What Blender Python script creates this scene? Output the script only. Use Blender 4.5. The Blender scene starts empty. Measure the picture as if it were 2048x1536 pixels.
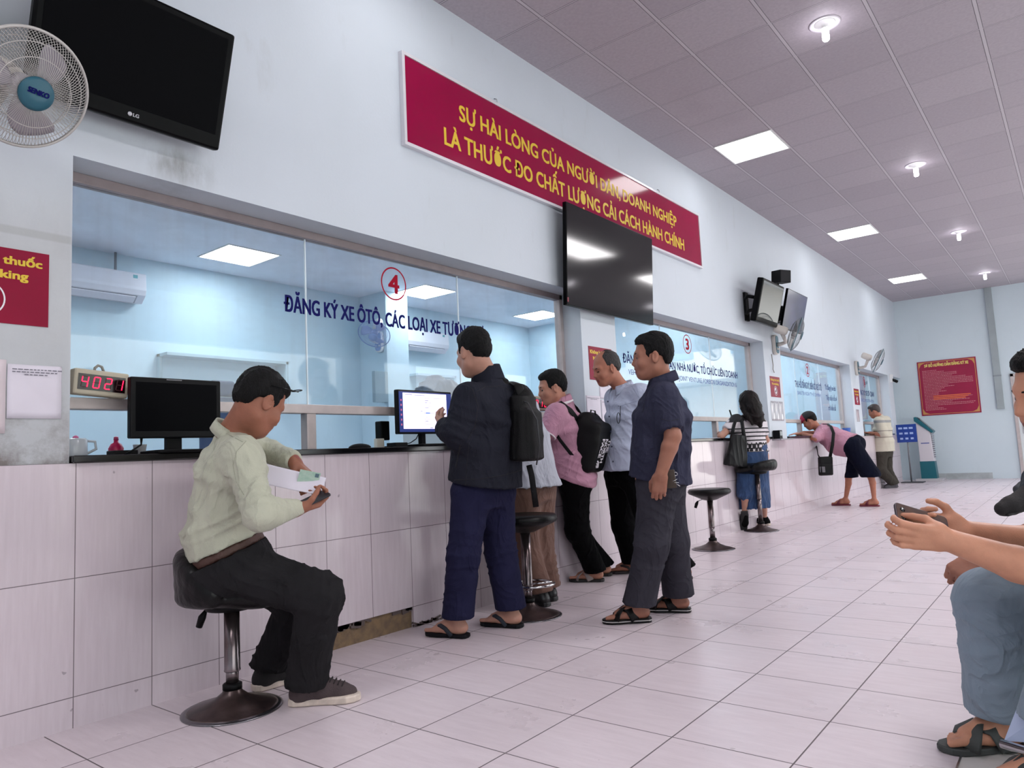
import bpy, bmesh, math, random
import numpy as np
from mathutils import Vector, Matrix
random.seed(7)
SC = bpy.context.scene
COL = SC.collection
R = math.radians

# ---------------------------------------------------------------- camera
CAM = Vector((3.1822, 0.0, 0.9685))
RT = Vector((0.78248497, 0.62088909, -0.04705318))
UP = Vector((0.09787438, -0.04801583, 0.99403978))
FW = Vector((-0.61492916, 0.78242649, 0.0983408))
FPX = 1443.33
cd = bpy.data.cameras.new('camera')
cam = bpy.data.objects.new('camera', cd)
COL.objects.link(cam)
cd.sensor_width = 36.0
cd.sensor_fit = 'HORIZONTAL'
cd.lens = FPX * 36.0 / 2048.0
cd.clip_start = 0.02
cd.clip_end = 200
cam.matrix_world = Matrix(((RT.x, UP.x, -FW.x, CAM.x), (RT.y, UP.y, -FW.y, CAM.y), (RT.z, UP.z, -FW.z, CAM.z), (0, 0, 0, 1)))
SC.camera = cam

# ---------------------------------------------------------------- world, lights, exposure
W = bpy.data.worlds.new('daylight')
SC.world = W
W.use_nodes = True
bg = W.node_tree.nodes['Background']
bg.inputs['Color'].default_value = (0.88, 0.94, 1.0, 1)
bg.inputs['Strength'].default_value = 3.2
sund = bpy.data.lights.new('sun', 'SUN')
sund.energy = 4.0
sund.angle = R(3)
sund.color = (1, .96, .9)
sun = bpy.data.objects.new('sun', sund)
sun.rotation_euler = (R(28), R(-22), 0)
COL.objects.link(sun)
SC.view_settings.view_transform = 'Standard'
SC.view_settings.look = 'None'
SC.view_settings.exposure = 0.76
SC.view_settings.gamma = 1.0
SC.view_settings.use_curve_mapping = False


def portal(name, loc, sx, sy, rot):
    l = bpy.data.lights.new(name, 'AREA')
    l.shape = 'RECTANGLE'
    l.size, l.size_y = sx, sy
    l.cycles.is_portal = True
    o = bpy.data.objects.new(name, l)
    o.location = loc
    o.rotation_euler = rot
    COL.objects.link(o)
    return o


PANEL_E = 4.0
OFFICE_E = 11.5
CFL_E = 18.0


def ceiling_fill(x, y, w, sx=.7, sy=1.8):
    l = bpy.data.lights.new('hall_fill', 'AREA')
    l.shape = 'RECTANGLE'
    l.size, l.size_y = sx, sy
    l.energy = w
    l.color = (1.0, .97, .98)
    o = bpy.data.objects.new('hall_fill', l)
    o.location = (x, y, 4.05)
    COL.objects.link(o)


# unseen area lights added under the ceiling to brighten the hall
for lx_, ly_, lw_ in ((1.5, -1.6, 30), (3.85, -1.6, 22), (3.85, 3.2, 36), (3.85, 6.6, 46), (3.85, 10.2, 44), (3.85, 14.0, 50)):
    ceiling_fill(lx_, ly_, lw_)


# ---------------------------------------------------------------- helpers
def lin(c):
    if isinstance(c, str):
        c = [int(c[i:i + 2], 16) / 255 for i in (0, 2, 4)]
    return tuple((x / 12.92 if x <= .04045 else ((x + .055) / 1.055) ** 2.4) for x in c)


_M = {}


def mat(name, col, rough=.6, metal=0., spec=.5, var=0., vscale=4., bump=0., bscale=30., emit=0., coat=0., col2=None, stretch=None, sheen=0.):
    if name in _M:
        return _M[name]
    m = bpy.data.materials.new(name)
    _M[name] = m
    m.use_nodes = True
    nt = m.node_tree
    b = nt.nodes['Principled BSDF']
    c = lin(col) + (1,)
    b.inputs['Base Color'].default_value = c
    b.inputs['Roughness'].default_value = rough
    b.inputs['Metallic'].default_value = metal
    b.inputs['Specular IOR Level'].default_value = spec
    b.inputs['Coat Weight'].default_value = coat
    if sheen:
        b.inputs['Sheen Weight'].default_value = sheen
    m.diffuse_color = c
    if emit:
        b.inputs['Emission Color'].default_value = c
        b.inputs['Emission Strength'].default_value = emit
    if var or bump or col2:
        tc = nt.nodes.new('ShaderNodeTexCoord')
        src = tc.outputs['Object']
        if stretch:
            mp = nt.nodes.new('ShaderNodeMapping')
            mp.inputs['Scale'].default_value = stretch
            nt.links.new(src, mp.inputs['Vector'])
            src = mp.outputs['Vector']
    if var or col2:
        n = nt.nodes.new('ShaderNodeTexNoise')
        n.inputs['Scale'].default_value = vscale
        n.inputs['Detail'].default_value = 6
        nt.links.new(src, n.inputs['Vector'])
        rp = nt.nodes.new('ShaderNodeValToRGB')
        a, d = (c, lin(col2) + (1,)) if col2 else (tuple(x * (1 - var) for x in c[:3]) + (1,), tuple(min(1, x * (1 + var)) for x in c[:3]) + (1,))
        rp.color_ramp.elements[0].color = a
        rp.color_ramp.elements[1].color = d
        rp.color_ramp.elements[0].position = .35
        rp.color_ramp.elements[1].position = .65
        nt.links.new(n.outputs['Fac'], rp.inputs['Fac'])
        nt.links.new(rp.outputs['Color'], b.inputs['Base Color'])
        if emit:
            nt.links.new(rp.outputs['Color'], b.inputs['Emission Color'])
    if bump:
        n2 = nt.nodes.new('ShaderNodeTexNoise')
        n2.inputs['Scale'].default_value = bscale
        n2.inputs['Detail'].default_value = 4
        nt.links.new(src, n2.inputs['Vector'])
        bp = nt.nodes.new('ShaderNodeBump')
        bp.inputs['Strength'].default_value = bump
        bp.inputs['Distance'].default_value = .01
        nt.links.new(n2.outputs['Fac'], bp.inputs['Height'])
        nt.links.new(bp.outputs['Normal'], b.inputs['Normal'])
    return m


def thing(name, label, cat, loc=(0, 0, 0), rotz=0, group=None):
    o = bpy.data.objects.new(name, None)
    o.empty_display_size = .05
    o.location = loc
    o.rotation_euler = (0, 0, rotz)
    COL.objects.link(o)
    o['label'] = label
    o['category'] = cat
    if group:
        o['group'] = group
    return o


def tag(o, label, cat, group=None):
    o['label'] = label
    o['category'] = cat
    if group:
        o['group'] = group
    return o


def frame(z, x=None):
    """3x3 with third column along z"""
    z = Vector(z).normalized()
    if x is None:
        x = Vector((1, 0, 0)) if abs(z.x) < .9 else Vector((0, 1, 0))
    x = (Vector(x) - z * Vector(x).dot(z)).normalized()
    y = z.cross(x)
    return Matrix((x, y, z)).transposed()


class MB:
    """collects shapes into one mesh"""

    def __init__(s):
        s.v = []
        s.f = []
        s.m = []
        s.sm = []
        s.cur = 0
        s.smooth = False

    def add(s, vs, fs, smooth=None):
        o = len(s.v)
        s.v += [tuple(v) for v in vs]
        for f in fs:
            s.f.append([i + o for i in f])
            s.m.append(s.cur)
            s.sm.append(s.smooth if smooth is None else smooth)
        return s

    def box(s, a, b):
        (x0, y0, z0), (x1, y1, z1) = a, b
        x0, x1 = min(x0, x1), max(x0, x1)
        y0, y1 = min(y0, y1), max(y0, y1)
        z0, z1 = min(z0, z1), max(z0, z1)
        vs = [(x, y, z) for z in (z0, z1) for y in (y0, y1) for x in (x0, x1)]
        return s.add(vs, [(0, 2, 3, 1), (4, 5, 7, 6), (0, 1, 5, 4), (2, 6, 7, 3), (0, 4, 6, 2), (1, 3, 7, 5)], False)

    def obox(s, c, h, M):
        """box of half sizes h at c, rotated by 3x3 M"""
        c = Vector(c)
        vs = [c + M @ Vector((x * h[0], y * h[1], z * h[2])) for z in (-1, 1) for y in (-1, 1) for x in (-1, 1)]
        return s.add(vs, [(0, 2, 3, 1), (4, 5, 7, 6), (0, 1, 5, 4), (2, 6, 7, 3), (0, 4, 6, 2), (1, 3, 7, 5)], False)

    def lathe(s, prof, o=(0, 0, 0), z=(0, 0, 1), n=32, x=None, smooth=True, sx=1., sy=1.):
        """prof: list of (r,h) along axis z"""
        M = frame(z, x)
        o = Vector(o)
        vs = []
        for r, h in prof:
            for i in range(n):
                a = 2 * math.pi * i / n
                vs.append(o + M @ Vector((r * math.cos(a) * sx, r * math.sin(a) * sy, h)))
        fs = []
        for j in range(len(prof) - 1):
            for i in range(n):
                k = (i + 1) % n
                fs.append((j * n + i, j * n + k, (j + 1) * n + k, (j + 1) * n + i))
        fs.append(tuple(range(n))[::-1])
        fs.append(tuple((len(prof) - 1) * n + i for i in range(n)))
        return s.add(vs, fs, smooth)

    def cyl(s, a, b, r0, r1=None, n=20, smooth=True):
        a, b = Vector(a), Vector(b)
        r1 = r0 if r1 is None else r1
        return s.lathe([(r0, 0), (r1, (b - a).length)], a, b - a, n, smooth=smooth)

    def tube(s, path, r, n=8, closed=False, flat=None, nrm=None):
        """tube along points; flat=(w,t) gives an elliptic strap with normal nrm"""
        P = [Vector(p) for p in path]
        N = len(P)
        rings = []
        prev = None
        for i, p in enumerate(P):
            if closed:
                t = P[(i + 1) % N] - P[i - 1]
            else:
                t = P[min(i + 1, N - 1)] - P[max(i - 1, 0)]
            t.normalize()
            if nrm is not None:
                nn = nrm(p) if callable(nrm) else nrm
                y = (Vector(nn) - t * t.dot(Vector(nn)))
                y.normalize()
                x = y.cross(t)
            else:
                if prev is None:
                    x = Vector((0, 0, 1)) if abs(t.z) < .9 else Vector((1, 0, 0))
                else:
                    x = prev
                x = (x - t * t.dot(x)).normalized()
                y = t.cross(x)
            prev = x
            rr = r[i] if isinstance(r, (list, tuple)) else r
            w, h = flat if flat else (rr, rr)
            rings.append([p + x * w * math.cos(2 * math.pi * k / n) + y * h * math.sin(2 * math.pi * k / n) for k in range(n)])
        vs = [v for rg in rings for v in rg]
        fs = []
        for j in range(N if closed else N - 1):
            j2 = (j + 1) % N
            for i in range(n):
                k = (i + 1) % n
                fs.append((j * n + i, j * n + k, j2 * n + k, j2 * n + i))
        if not closed:
            fs.append(tuple(range(n))[::-1])
            fs.append(tuple((N - 1) * n + i for i in range(n)))
        return s.add(vs, fs, True)

    def prism(s, pts, o, x, y, t0, t1=0., smooth=False):
        """2D outline pts in axes x,y at o extruded from t0 to t1 along x cross y"""
        o, x, y = Vector(o), Vector(x).normalized(), Vector(y).normalized()
        z = x.cross(y)
        n = len(pts)
        vs = [o + x * a + y * b + z * t0 for a, b in pts] + [o + x * a + y * b + z * t1 for a, b in pts]
        fs = [tuple(range(n)), tuple(range(2 * n - 1, n - 1, -1))]
        for i in range(n):
            k = (i + 1) % n
            fs.append((i, n + i, n + k, k))
        return s.add(vs, fs, smooth)

    def build(s, name, mats, parent=None, bev=0., seg=2, kind=None, sub=0, solid=0.):
        me = bpy.data.meshes.new(name)
        off = Vector((0, 0, 0))
        if parent is not None:
            p = parent
            while p is not None:
                off = off + p.location
                p = p.parent
        me.from_pydata([(v[0] - off.x, v[1] - off.y, v[2] - off.z) for v in s.v], [], s.f)
        if not isinstance(mats, (list, tuple)):
            mats = [mats]
        for m in mats:
            me.materials.append(m)
        me.polygons.foreach_set('material_index', s.m)
        me.polygons.foreach_set('use_smooth', s.sm)
        bm = bmesh.new()
        bm.from_mesh(me)
        bmesh.ops.recalc_face_normals(bm, faces=bm.faces)
        bm.to_mesh(me)
        bm.free()
        me.update()
        o = bpy.data.objects.new(name, me)
        COL.objects.link(o)
        if parent is not None:
            o.parent = parent
        if solid:
            md = o.modifiers.new('solid', 'SOLIDIFY')
            md.thickness = solid
        if bev:
            md = o.modifiers.new('bevel', 'BEVEL')
            md.width = bev
            md.segments = seg
            md.limit_method = 'ANGLE'
            md.angle_limit = R(40)
        if sub:
            md = o.modifiers.new('sub', 'SUBSURF')
            md.levels = md.render_levels = sub
        if kind:
            o['kind'] = kind
        return o


def dup(root, loc, rotz, label, group=None):
    r = root.copy()
    COL.objects.link(r)
    r.location = loc
    r.rotation_euler = (0, 0, rotz)
    r['label'] = label
    if group:
        r['group'] = group
    for ch in list(root.children):
        c = ch.copy()
        COL.objects.link(c)
        c.parent = r
        for g in ch.children:
            d = g.copy()
            COL.objects.link(d)
            d.parent = c
    return r


def textmesh(body, bold=0.):
    c = bpy.data.curves.new('t', 'FONT')
    c.body = body
    c.size = 1.0
    c.offset = 0.
    c.resolution_u = 3
    o = bpy.data.objects.new('t', c)
    COL.objects.link(o)
    dg = bpy.context.evaluated_depsgraph_get()
    ev = o.evaluated_get(dg)
    me = ev.to_mesh()
    vs = [v.co.copy() for v in me.vertices]
    fs = [list(p.vertices) for p in me.polygons]
    ev.to_mesh_clear()
    bpy.data.objects.remove(o)
    bpy.data.curves.remove(c)
    return vs, fs


def text(mb, body, o, x, y, h, width=None, align='C', bold=.012, lift=.001):
    """flat lettering: cap height h, optional total width, at o (centre or left baseline)"""
    vs, fs = textmesh(body, bold)
    if not vs:
        return
    x, y = Vector(x).normalized(), Vector(y).normalized()
    z = x.cross(y)
    x0, x1 = min(v.x for v in vs), max(v.x for v in vs)
    sy = h / .70
    sx = (width / (x1 - x0)) if width else sy
    w = (x1 - x0) * sx
    sh = -w / 2 if align == 'C' else (0 if align == 'L' else -w)
    o = Vector(o)
    n = 0
    for dx, dy in ([(0, 0)] if bold < .015 else [(-1, -.6), (-1, .6), (1, -.6), (1, .6), (0, 0), (-.4, 0), (.4, 0)]):
        n += 1
        mb.add([o + x * ((v.x - x0) * sx + sh + dx * bold * sy) + y * ((v.y + dy * bold) * sy) + z * (lift + n * .00002) for v in vs], fs, False)


def ring2d(mb, o, x, y, r0, r1, n=40, lift=.001):
    x, y = Vector(x).normalized(), Vector(y).normalized()
    z = x.cross(y)
    o = Vector(o) + z * lift
    vs = []
    for i in range(n):
        a = 2 * math.pi * i / n
        d = x * math.cos(a) + y * math.sin(a)
        vs += [o + d * r0, o + d * r1]
    mb.add(vs, [(2 * i, 2 * i + 1, (2 * i + 3) % (2 * n), (2 * i + 2) % (2 * n)) for i in range(n)], False)


def rrect(w, h, r, n=5, cx=0, cy=0):
    pts = []
    for sx, sy, a0 in ((1, 1, 0), (-1, 1, 90), (-1, -1, 180), (1, -1, 270)):
        for i in range(n + 1):
            a = R(a0 + 90 * i / n)
            pts.append((cx + sx * (w / 2 - r) + r * math.cos(a), cy + sy * (h / 2 - r) + r * math.sin(a)))
    return pts


def at(px, py, depth):
    """world point seen at a pixel of the 2048x1536 frame, at an axial distance"""
    return CAM + (RT * ((px - 1024) / FPX) + UP * ((768 - py) / FPX) + FW) * depth


X, Y, Z = Vector((1, 0, 0)), Vector((0, 1, 0)), Vector((0, 0, 1))
# ================================================================ organic shapes: signed distances -> one smooth closed mesh
def v3(p):
    return np.array((p[0], p[1], p[2]), dtype=np.float32)


class SDF:
    """union of rounded cones, ellipsoids and elliptic lofts with smooth blends"""

    def __init__(s, h=.008):
        s.h = h
        s.p = []
        s.final = []

    def _push(s, fn, lo, hi, k, op, clip):
        s.p.append((fn, np.array(lo, np.float32), np.array(hi, np.float32), k, op, clip))

    def cap(s, a, b, ra, rb=None, k=.02, op='u', clip=None, sq=None):
        a, b = v3(a), v3(b)
        rb = ra if rb is None else rb
        ba = b - a
        L2 = max(float(ba @ ba), 1e-9)

        def fn(p):
            t = np.clip(((p - a) @ ba) / L2, 0, 1)
            q = p - a - t[..., None] * ba
            return np.sqrt((q * q).sum(-1)) - (ra + (rb - ra) * t)
        r = max(ra, rb)
        s._push(fn, np.minimum(a, b) - r, np.maximum(a, b) + r, k, op, clip)
        return s

    def chain(s, pts, rs, k=.02, op='u', clip=None):
        for i in range(len(pts) - 1):
            s.cap(pts[i], pts[i + 1], rs[i], rs[i + 1], k if i == 0 else min(k, .012), op, clip)
        return s

    def ell(s, c, r, M=None, k=.02, op='u', clip=None):
        c = v3(c)
        r = np.array(r, np.float32)
        B = np.eye(3, dtype=np.float32) if M is None else np.array([list(x) for x in M], np.float32)   # rows = axes

        def fn(p):
            q = (p - c) @ B.T
            k0 = np.sqrt(((q / r) ** 2).sum(-1)) + 1e-9
            k1 = np.sqrt(((q / (r * r)) ** 2).sum(-1)) + 1e-9
            return k0 * (k0 - 1) / k1
        e = np.sqrt(((B * r[:, None]) ** 2).sum(0))
        s._push(fn, c - e, c + e, k, op, clip)
        return s

    def box(s, c, hs, M=None, rd=.01, k=.01, op='u', clip=None):
        c = v3(c)
        hs = np.array(hs, np.float32)
        B = np.eye(3, dtype=np.float32) if M is None else np.array([list(x) for x in M], np.float32)

        def fn(p):
            q = np.abs((p - c) @ B.T) - (hs - rd)
            return np.sqrt((np.maximum(q, 0) ** 2).sum(-1)) + np.minimum(q.max(-1), 0) - rd
        e = (np.abs(B) * hs[:, None]).sum(0)
        s._push(fn, c - e, c + e, k, op, clip)
        return s

    def loft(s, a, b, sa, sb, side, k=.03, e=2.3, op='u', clip=None):
        """elliptic cone from a to b; sa=(half width, half depth); side = width direction"""
        a, b = v3(a), v3(b)
        ax = b - a
        Ln = float(np.linalg.norm(ax))
        ax = ax / Ln
        sd = v3(side)
        sd = sd - ax * float(sd @ ax)
        sd /= np.linalg.norm(sd)
        fr = np.cross(ax, sd)

        def fn(p):
            q = p - a
            t = q @ ax
            tc = np.clip(t, 0, Ln)
            u = tc / Ln
            w = sa[0] + (sb[0] - sa[0]) * u
            d = sa[1] + (sb[1] - sa[1]) * u
            x = np.abs(q @ sd) / w
            y = np.abs(q @ fr) / d
            rr = (x ** e + y ** e) ** (1 / e)
            d2 = (rr - 1) * np.minimum(w, d) * (.55 + .45 * np.clip(np.maximum(w, d) / np.minimum(w, d) * (x > y) + (x <= y), 1, 2))
            dz = np.abs(t - tc)
            return np.sqrt(np.maximum(d2, 0) ** 2 + dz ** 2) + np.minimum(d2, 0) * (dz < 1e-6)
        r = max(max(sa), max(sb))
        s._push(fn, np.minimum(a, b) - r, np.maximum(a, b) + r, k, op, clip)
        return s

    def sweep(s, pts, rad, k=.02):
        for i in range(len(pts) - 1):
            s.cap(pts[i], pts[i + 1], rad, rad, k)
        return s

    def mesh(s):
        h = s.h
        us = [p for p in s.p if p[4] == 'u']
        lo = np.min([p[1] for p in us], 0) - 4 * h
        hi = np.max([p[2] for p in us], 0) + 4 * h
        n = np.ceil((hi - lo) / h).astype(int) + 1
        D = np.full(tuple(n), 4 * h, np.float32)
        for fn, a, b, k, op, clip in s.p:
            m = k + 3 * h
            i0 = np.maximum(np.floor((a - m - lo) / h).astype(int), 0)
            i1 = np.minimum(np.ceil((b + m - lo) / h).astype(int) + 1, n)
            if (i1 <= i0).any():
                continue
            g = np.stack(np.meshgrid(*[np.arange(i0[q], i1[q], dtype=np.float32) * h + lo[q] for q in range(3)], indexing='ij'), -1)
            d = fn(g)
            if clip:
                for p0, nn in clip:
                    d = np.maximum(d, (g - v3(p0)) @ v3(nn))
            sl = tuple(slice(i0[q], i1[q]) for q in range(3))
            E0 = D[sl]
            if op == 'u':
                if k > 1e-5:
                    hh = np.maximum(k - np.abs(E0 - d), 0) / k
                    D[sl] = np.minimum(E0, d) - hh * hh * k * .25
                else:
                    D[sl] = np.minimum(E0, d)
            else:
                d = -d
                if k > 1e-5:
                    hh = np.maximum(k - np.abs(E0 - d), 0) / k
                    D[sl] = np.maximum(E0, d) + hh * hh * k * .25
                else:
                    D[sl] = np.maximum(E0, d)
        if s.final:
            ax = [np.arange(n[q], dtype=np.float32) * h + lo[q] for q in range(3)]
            for p0, nn in s.final:
                p0, nn = v3(p0), v3(nn)
                nn = nn / np.linalg.norm(nn)
                pl = ((ax[0] - p0[0]) * nn[0])[:, None, None] + ((ax[1] - p0[1]) * nn[1])[None, :, None] + ((ax[2] - p0[2]) * nn[2])[None, None, :]
                D = np.maximum(D, pl)
        return nets(D, lo, h)


def nets(D, lo, h):
    s = D < 0
    nx, ny, nz = D.shape
    c = np.zeros((nx - 1, ny - 1, nz - 1), np.uint8)
    offs = [(i, j, k) for i in (0, 1) for j in (0, 1) for k in (0, 1)]
    for i, j, k in offs:
        c += s[i:nx - 1 + i, j:ny - 1 + j, k:nz - 1 + k]
    act = (c > 0) & (c < 8)
    I = np.argwhere(act)
    N = len(I)
    idx = np.full(act.shape, -1, np.int64)
    idx[act] = np.arange(N)
    cv = np.stack([D[I[:, 0] + i, I[:, 1] + j, I[:, 2] + k] for i, j, k in offs], 1)
    acc = np.zeros((N, 3), np.float32)
    cnt = np.zeros(N, np.float32)
    for a in range(8):
        for b in range(a + 1, 8):
            da = np.array(offs[b]) - np.array(offs[a])
            if np.abs(da).sum() != 1:
                continue
            va, vb = cv[:, a], cv[:, b]
            x = (va < 0) != (vb < 0)
            t = np.where(x, va / np.where(x, va - vb, 1), 0)
            p = np.array(offs[a], np.float32) + t[:, None] * da
            acc += np.where(x[:, None], p, 0)
            cnt += x
    V = lo + (I + acc / np.maximum(cnt, 1)[:, None]) * h
    F = []
    for ax in range(3):
        o = [(1, 2), (2, 0), (0, 1)][ax]
        sl0 = [slice(None)] * 3
        sl1 = [slice(None)] * 3
        sl0[ax] = slice(0, -1)
        sl1[ax] = slice(1, None)
        df = s[tuple(sl0)] != s[tuple(sl1)]
        E = np.argwhere(df)
        ok = (E[:, o[0]] > 0) & (E[:, o[1]] > 0) & (E[:, o[0]] < D.shape[o[0]] - 1) & (E[:, o[1]] < D.shape[o[1]] - 1)
        E = E[ok]
        inside = s[E[:, 0], E[:, 1], E[:, 2]]
        q = []
        for d0, d1 in ((-1, -1), (0, -1), (0, 0), (-1, 0)):
            J = E.copy()
            J[:, o[0]] += d0
            J[:, o[1]] += d1
            q.append(idx[J[:, 0], J[:, 1], J[:, 2]])
        Q = np.stack(q, 1)
        Q[~inside] = Q[~inside][:, ::-1]
        F.append(Q)
    return V.astype(np.float32), np.concatenate(F)


def vnormals(V, F):
    a, b, c, d = (V[F[:, i]] for i in range(4))
    fn = np.cross(c - a, d - b)
    N = np.zeros_like(V)
    for i in range(4):
        np.add.at(N, F[:, i], fn)
    return N / (np.linalg.norm(N, axis=1, keepdims=True) + 1e-12)


def relax(V, F, it=1, lam=.5):
    E = np.concatenate([F[:, [0, 1]], F[:, [1, 2]], F[:, [2, 3]], F[:, [3, 0]]])
    for _ in range(it):
        S = np.zeros_like(V)
        c = np.zeros(len(V), np.float32)
        np.add.at(S, E[:, 0], V[E[:, 1]])
        np.add.at(c, E[:, 0], 1)
        np.add.at(S, E[:, 1], V[E[:, 0]])
        np.add.at(c, E[:, 1], 1)
        V = V + lam * (S / np.maximum(c, 1)[:, None] - V)
    return V


def wrinkle(V, amp, lam=.09, seed=0, an=(1, 1, .5)):
    """soft irregular cloth undulation: a few thin ridges over a calm surface"""
    r = np.random.RandomState(seed)
    V = V * np.array(an, np.float32)
    out = np.zeros(len(V), np.float32)
    for o in range(3):
        f = 2 * np.pi / (lam * (.55 ** o))
        d, d2, d3 = (x / np.linalg.norm(x) for x in r.randn(3, 3))
        ph = V @ d * f * .7 + 2.2 * np.sin(V @ d2 * f * .37 + r.rand() * 6) + 1.5 * np.sin(V @ d3 * f * .23 + r.rand() * 6)
        gate = .5 + .5 * np.sin(V @ d3 * f * .21 + r.rand() * 6)
        out += ((1 - np.abs(np.sin(ph * .5))) ** 2 - .25) * gate * (.6 ** o)
    return out * amp


GEO = {}


def sdf_obj(S, name, mats, parent=None, folds=(), wr=0., wl=.09, seed=0, zones=(), sm=1, soft=None):
    """mesh an SDF; folds: (centre, radius, direction, wavelength, amplitude); zones: (fn(V)->bool, material index)"""
    V, F = S.mesh()
    if sm:
        V = relax(V, F, sm, .5)
    if wr or folds:
        N = vnormals(V, F)
        d = np.zeros(len(V), np.float32)
        if wr:
            d += wrinkle(V, wr, wl, seed)
        for i, (c, rad, dr, wlen, amp) in enumerate(folds):
            q = V - v3(c)
            dv = v3(dr)
            dv = dv / np.linalg.norm(dv)
            rr = np.random.RandomState(seed * 17 + i)
            e1 = rr.randn(3).astype(np.float32)
            ph = q @ dv / wlen * 2 * np.pi + 1.4 * np.sin(q @ e1 * 22 + i) + .9 * np.sin(q @ e1[::-1] * 13)
            d += amp * np.exp(-(q * q).sum(1) / rad ** 2) * 1.3 * ((1 - np.abs(np.sin(ph * .5))) ** 2 - .25) * (.55 + .45 * np.sin(q @ e1 * 9 + i))
        V = V + N * d[:, None]
    me = bpy.data.meshes.new(name)
    off = np.zeros(3, np.float32)
    p = parent
    while p is not None:
        off += np.array(p.location, np.float32)
        p = p.parent
    W_ = (V - off).astype(np.float32)
    me.vertices.add(len(W_))
    me.vertices.foreach_set('co', W_.ravel())
    n = len(F)
    me.loops.add(n * 4)
    me.loops.foreach_set('vertex_index', F.astype(np.int32).ravel())
    me.polygons.add(n)
    me.polygons.foreach_set('loop_start', np.arange(0, 4 * n, 4, dtype=np.int32))
    me.polygons.foreach_set('loop_total', np.full(n, 4, np.int32))
    if not isinstance(mats, (list, tuple)):
        mats = [mats]
    for m in mats:
        me.materials.append(m)
    if zones:
        C_ = V[F].mean(1)
        mi = np.zeros(n, np.int32)
        for fn, k in zones:
            mi[fn(C_)] = k
        me.polygons.foreach_set('material_index', mi)
    me.polygons.foreach_set('use_smooth', np.ones(n, bool))
    me.update(calc_edges=True)
    me.validate()
    o = bpy.data.objects.new(name, me)
    GEO[o.name] = (V, F)
    COL.objects.link(o)
    if parent is not None:
        o.parent = parent
    return o


def seam(obj, lines, r, m, name='seam', lift=.0):
    """thin stitched lines lying on a garment's surface"""
    from mathutils.bvhtree import BVHTree
    V, F = GEO[obj.name]
    bv = BVHTree.FromPolygons([tuple(v) for v in V.tolist()], F.tolist())
    for ln in lines:
        pts = []
        for (x0, y0), (x1, y1) in zip(ln[:-1], ln[1:]):
            n = max(2, int(math.hypot(x1 - x0, y1 - y0) / 4))
            for i in range(n):
                pts.append((x0 + (x1 - x0) * i / n, y0 + (y1 - y0) * i / n))
        pts.append(ln[-1])
        P = []
        for x, y in pts:
            d = (at(x, y, 1.) - CAM).normalized()
            hit = bv.ray_cast(CAM, d)
            if hit[0] is not None:
                if P and (hit[0] - P[-1]).length > .08:
                    continue
                P.append(hit[0] + hit[1] * lift)
        if len(P) > 2:
            MB().tube(P, r, 6).build(name, m, obj)
# ================================================================ materials of the setting
def nodes(name):
    m = bpy.data.materials.new(name)
    m.use_nodes = True
    nt = m.node_tree
    return m, nt, nt.nodes['Principled BSDF']


class NT:
    """tiny helper for node maths"""

    def __init__(s, nt):
        s.nt = nt

    def n(s, t, **kw):
        x = s.nt.nodes.new(t)
        for k, v in kw.items():
            setattr(x, k, v)
        return x

    def sock(s, node, i, v):
        if hasattr(v, 'is_output'):
            s.nt.links.new(v, node.inputs[i])
        else:
            node.inputs[i].default_value = v

    def m(s, op, a, b=0., c=0.):
        x = s.n('ShaderNodeMath', operation=op)
        s.sock(x, 0, a)
        s.sock(x, 1, b)
        s.sock(x, 2, c)
        return x.outputs[0]

    def mix(s, f, a, b):
        x = s.n('ShaderNodeMix', data_type='RGBA')
        s.sock(x, 0, f)
        s.sock(x, 6, a)
        s.sock(x, 7, b)
        return x.outputs[2]

    def noise(s, vec, scale, detail=5, rough=.55):
        x = s.n('ShaderNodeTexNoise')
        s.nt.links.new(vec, x.inputs['Vector'])
        x.inputs['Scale'].default_value = scale
        x.inputs['Detail'].default_value = detail
        x.inputs['Roughness'].default_value = rough
        return x.outputs['Fac']

    def ramp(s, v, lo, hi, a=0., b=1.):
        x = s.n('ShaderNodeMapRange')
        s.sock(x, 0, v)
        s.sock(x, 1, lo)
        s.sock(x, 2, hi)
        s.sock(x, 3, a)
        s.sock(x, 4, b)
        return x.outputs[0]

    def mapv(s, vec, scale=(1, 1, 1), loc=(0, 0, 0)):
        x = s.n('ShaderNodeMapping')
        s.nt.links.new(vec, x.inputs['Vector'])
        x.inputs['Scale'].default_value = scale
        x.inputs['Location'].default_value = loc
        return x.outputs['Vector']

    def pos(s):
        g = s.n('ShaderNodeNewGeometry')
        p = s.n('ShaderNodeSeparateXYZ')
        s.nt.links.new(g.outputs['Position'], p.inputs[0])
        return g.outputs['Position'], p.outputs

    def linedist(s, c, o, p):
        """distance of coordinate c to the nearest line o+k*p"""
        t = s.m('DIVIDE', s.m('SUBTRACT', c, o), p)
        fr = s.m('SUBTRACT', t, s.m('FLOOR', s.m('ADD', t, .5)))
        return s.m('MULTIPLY', s.m('ABSOLUTE', fr), p)

    def cell(s, c, o, p):
        return s.m('FLOOR', s.m('DIVIDE', s.m('SUBTRACT', c, o), p))

    def rnd(s, a, b):
        v = s.n('ShaderNodeCombineXYZ')
        s.sock(v, 0, a)
        s.sock(v, 1, b)
        w = s.n('ShaderNodeTexWhiteNoise')
        s.nt.links.new(v.outputs[0], w.inputs['Vector'])
        return w.outputs['Value']


def L(c):
    return lin(c) + (1,)


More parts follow.
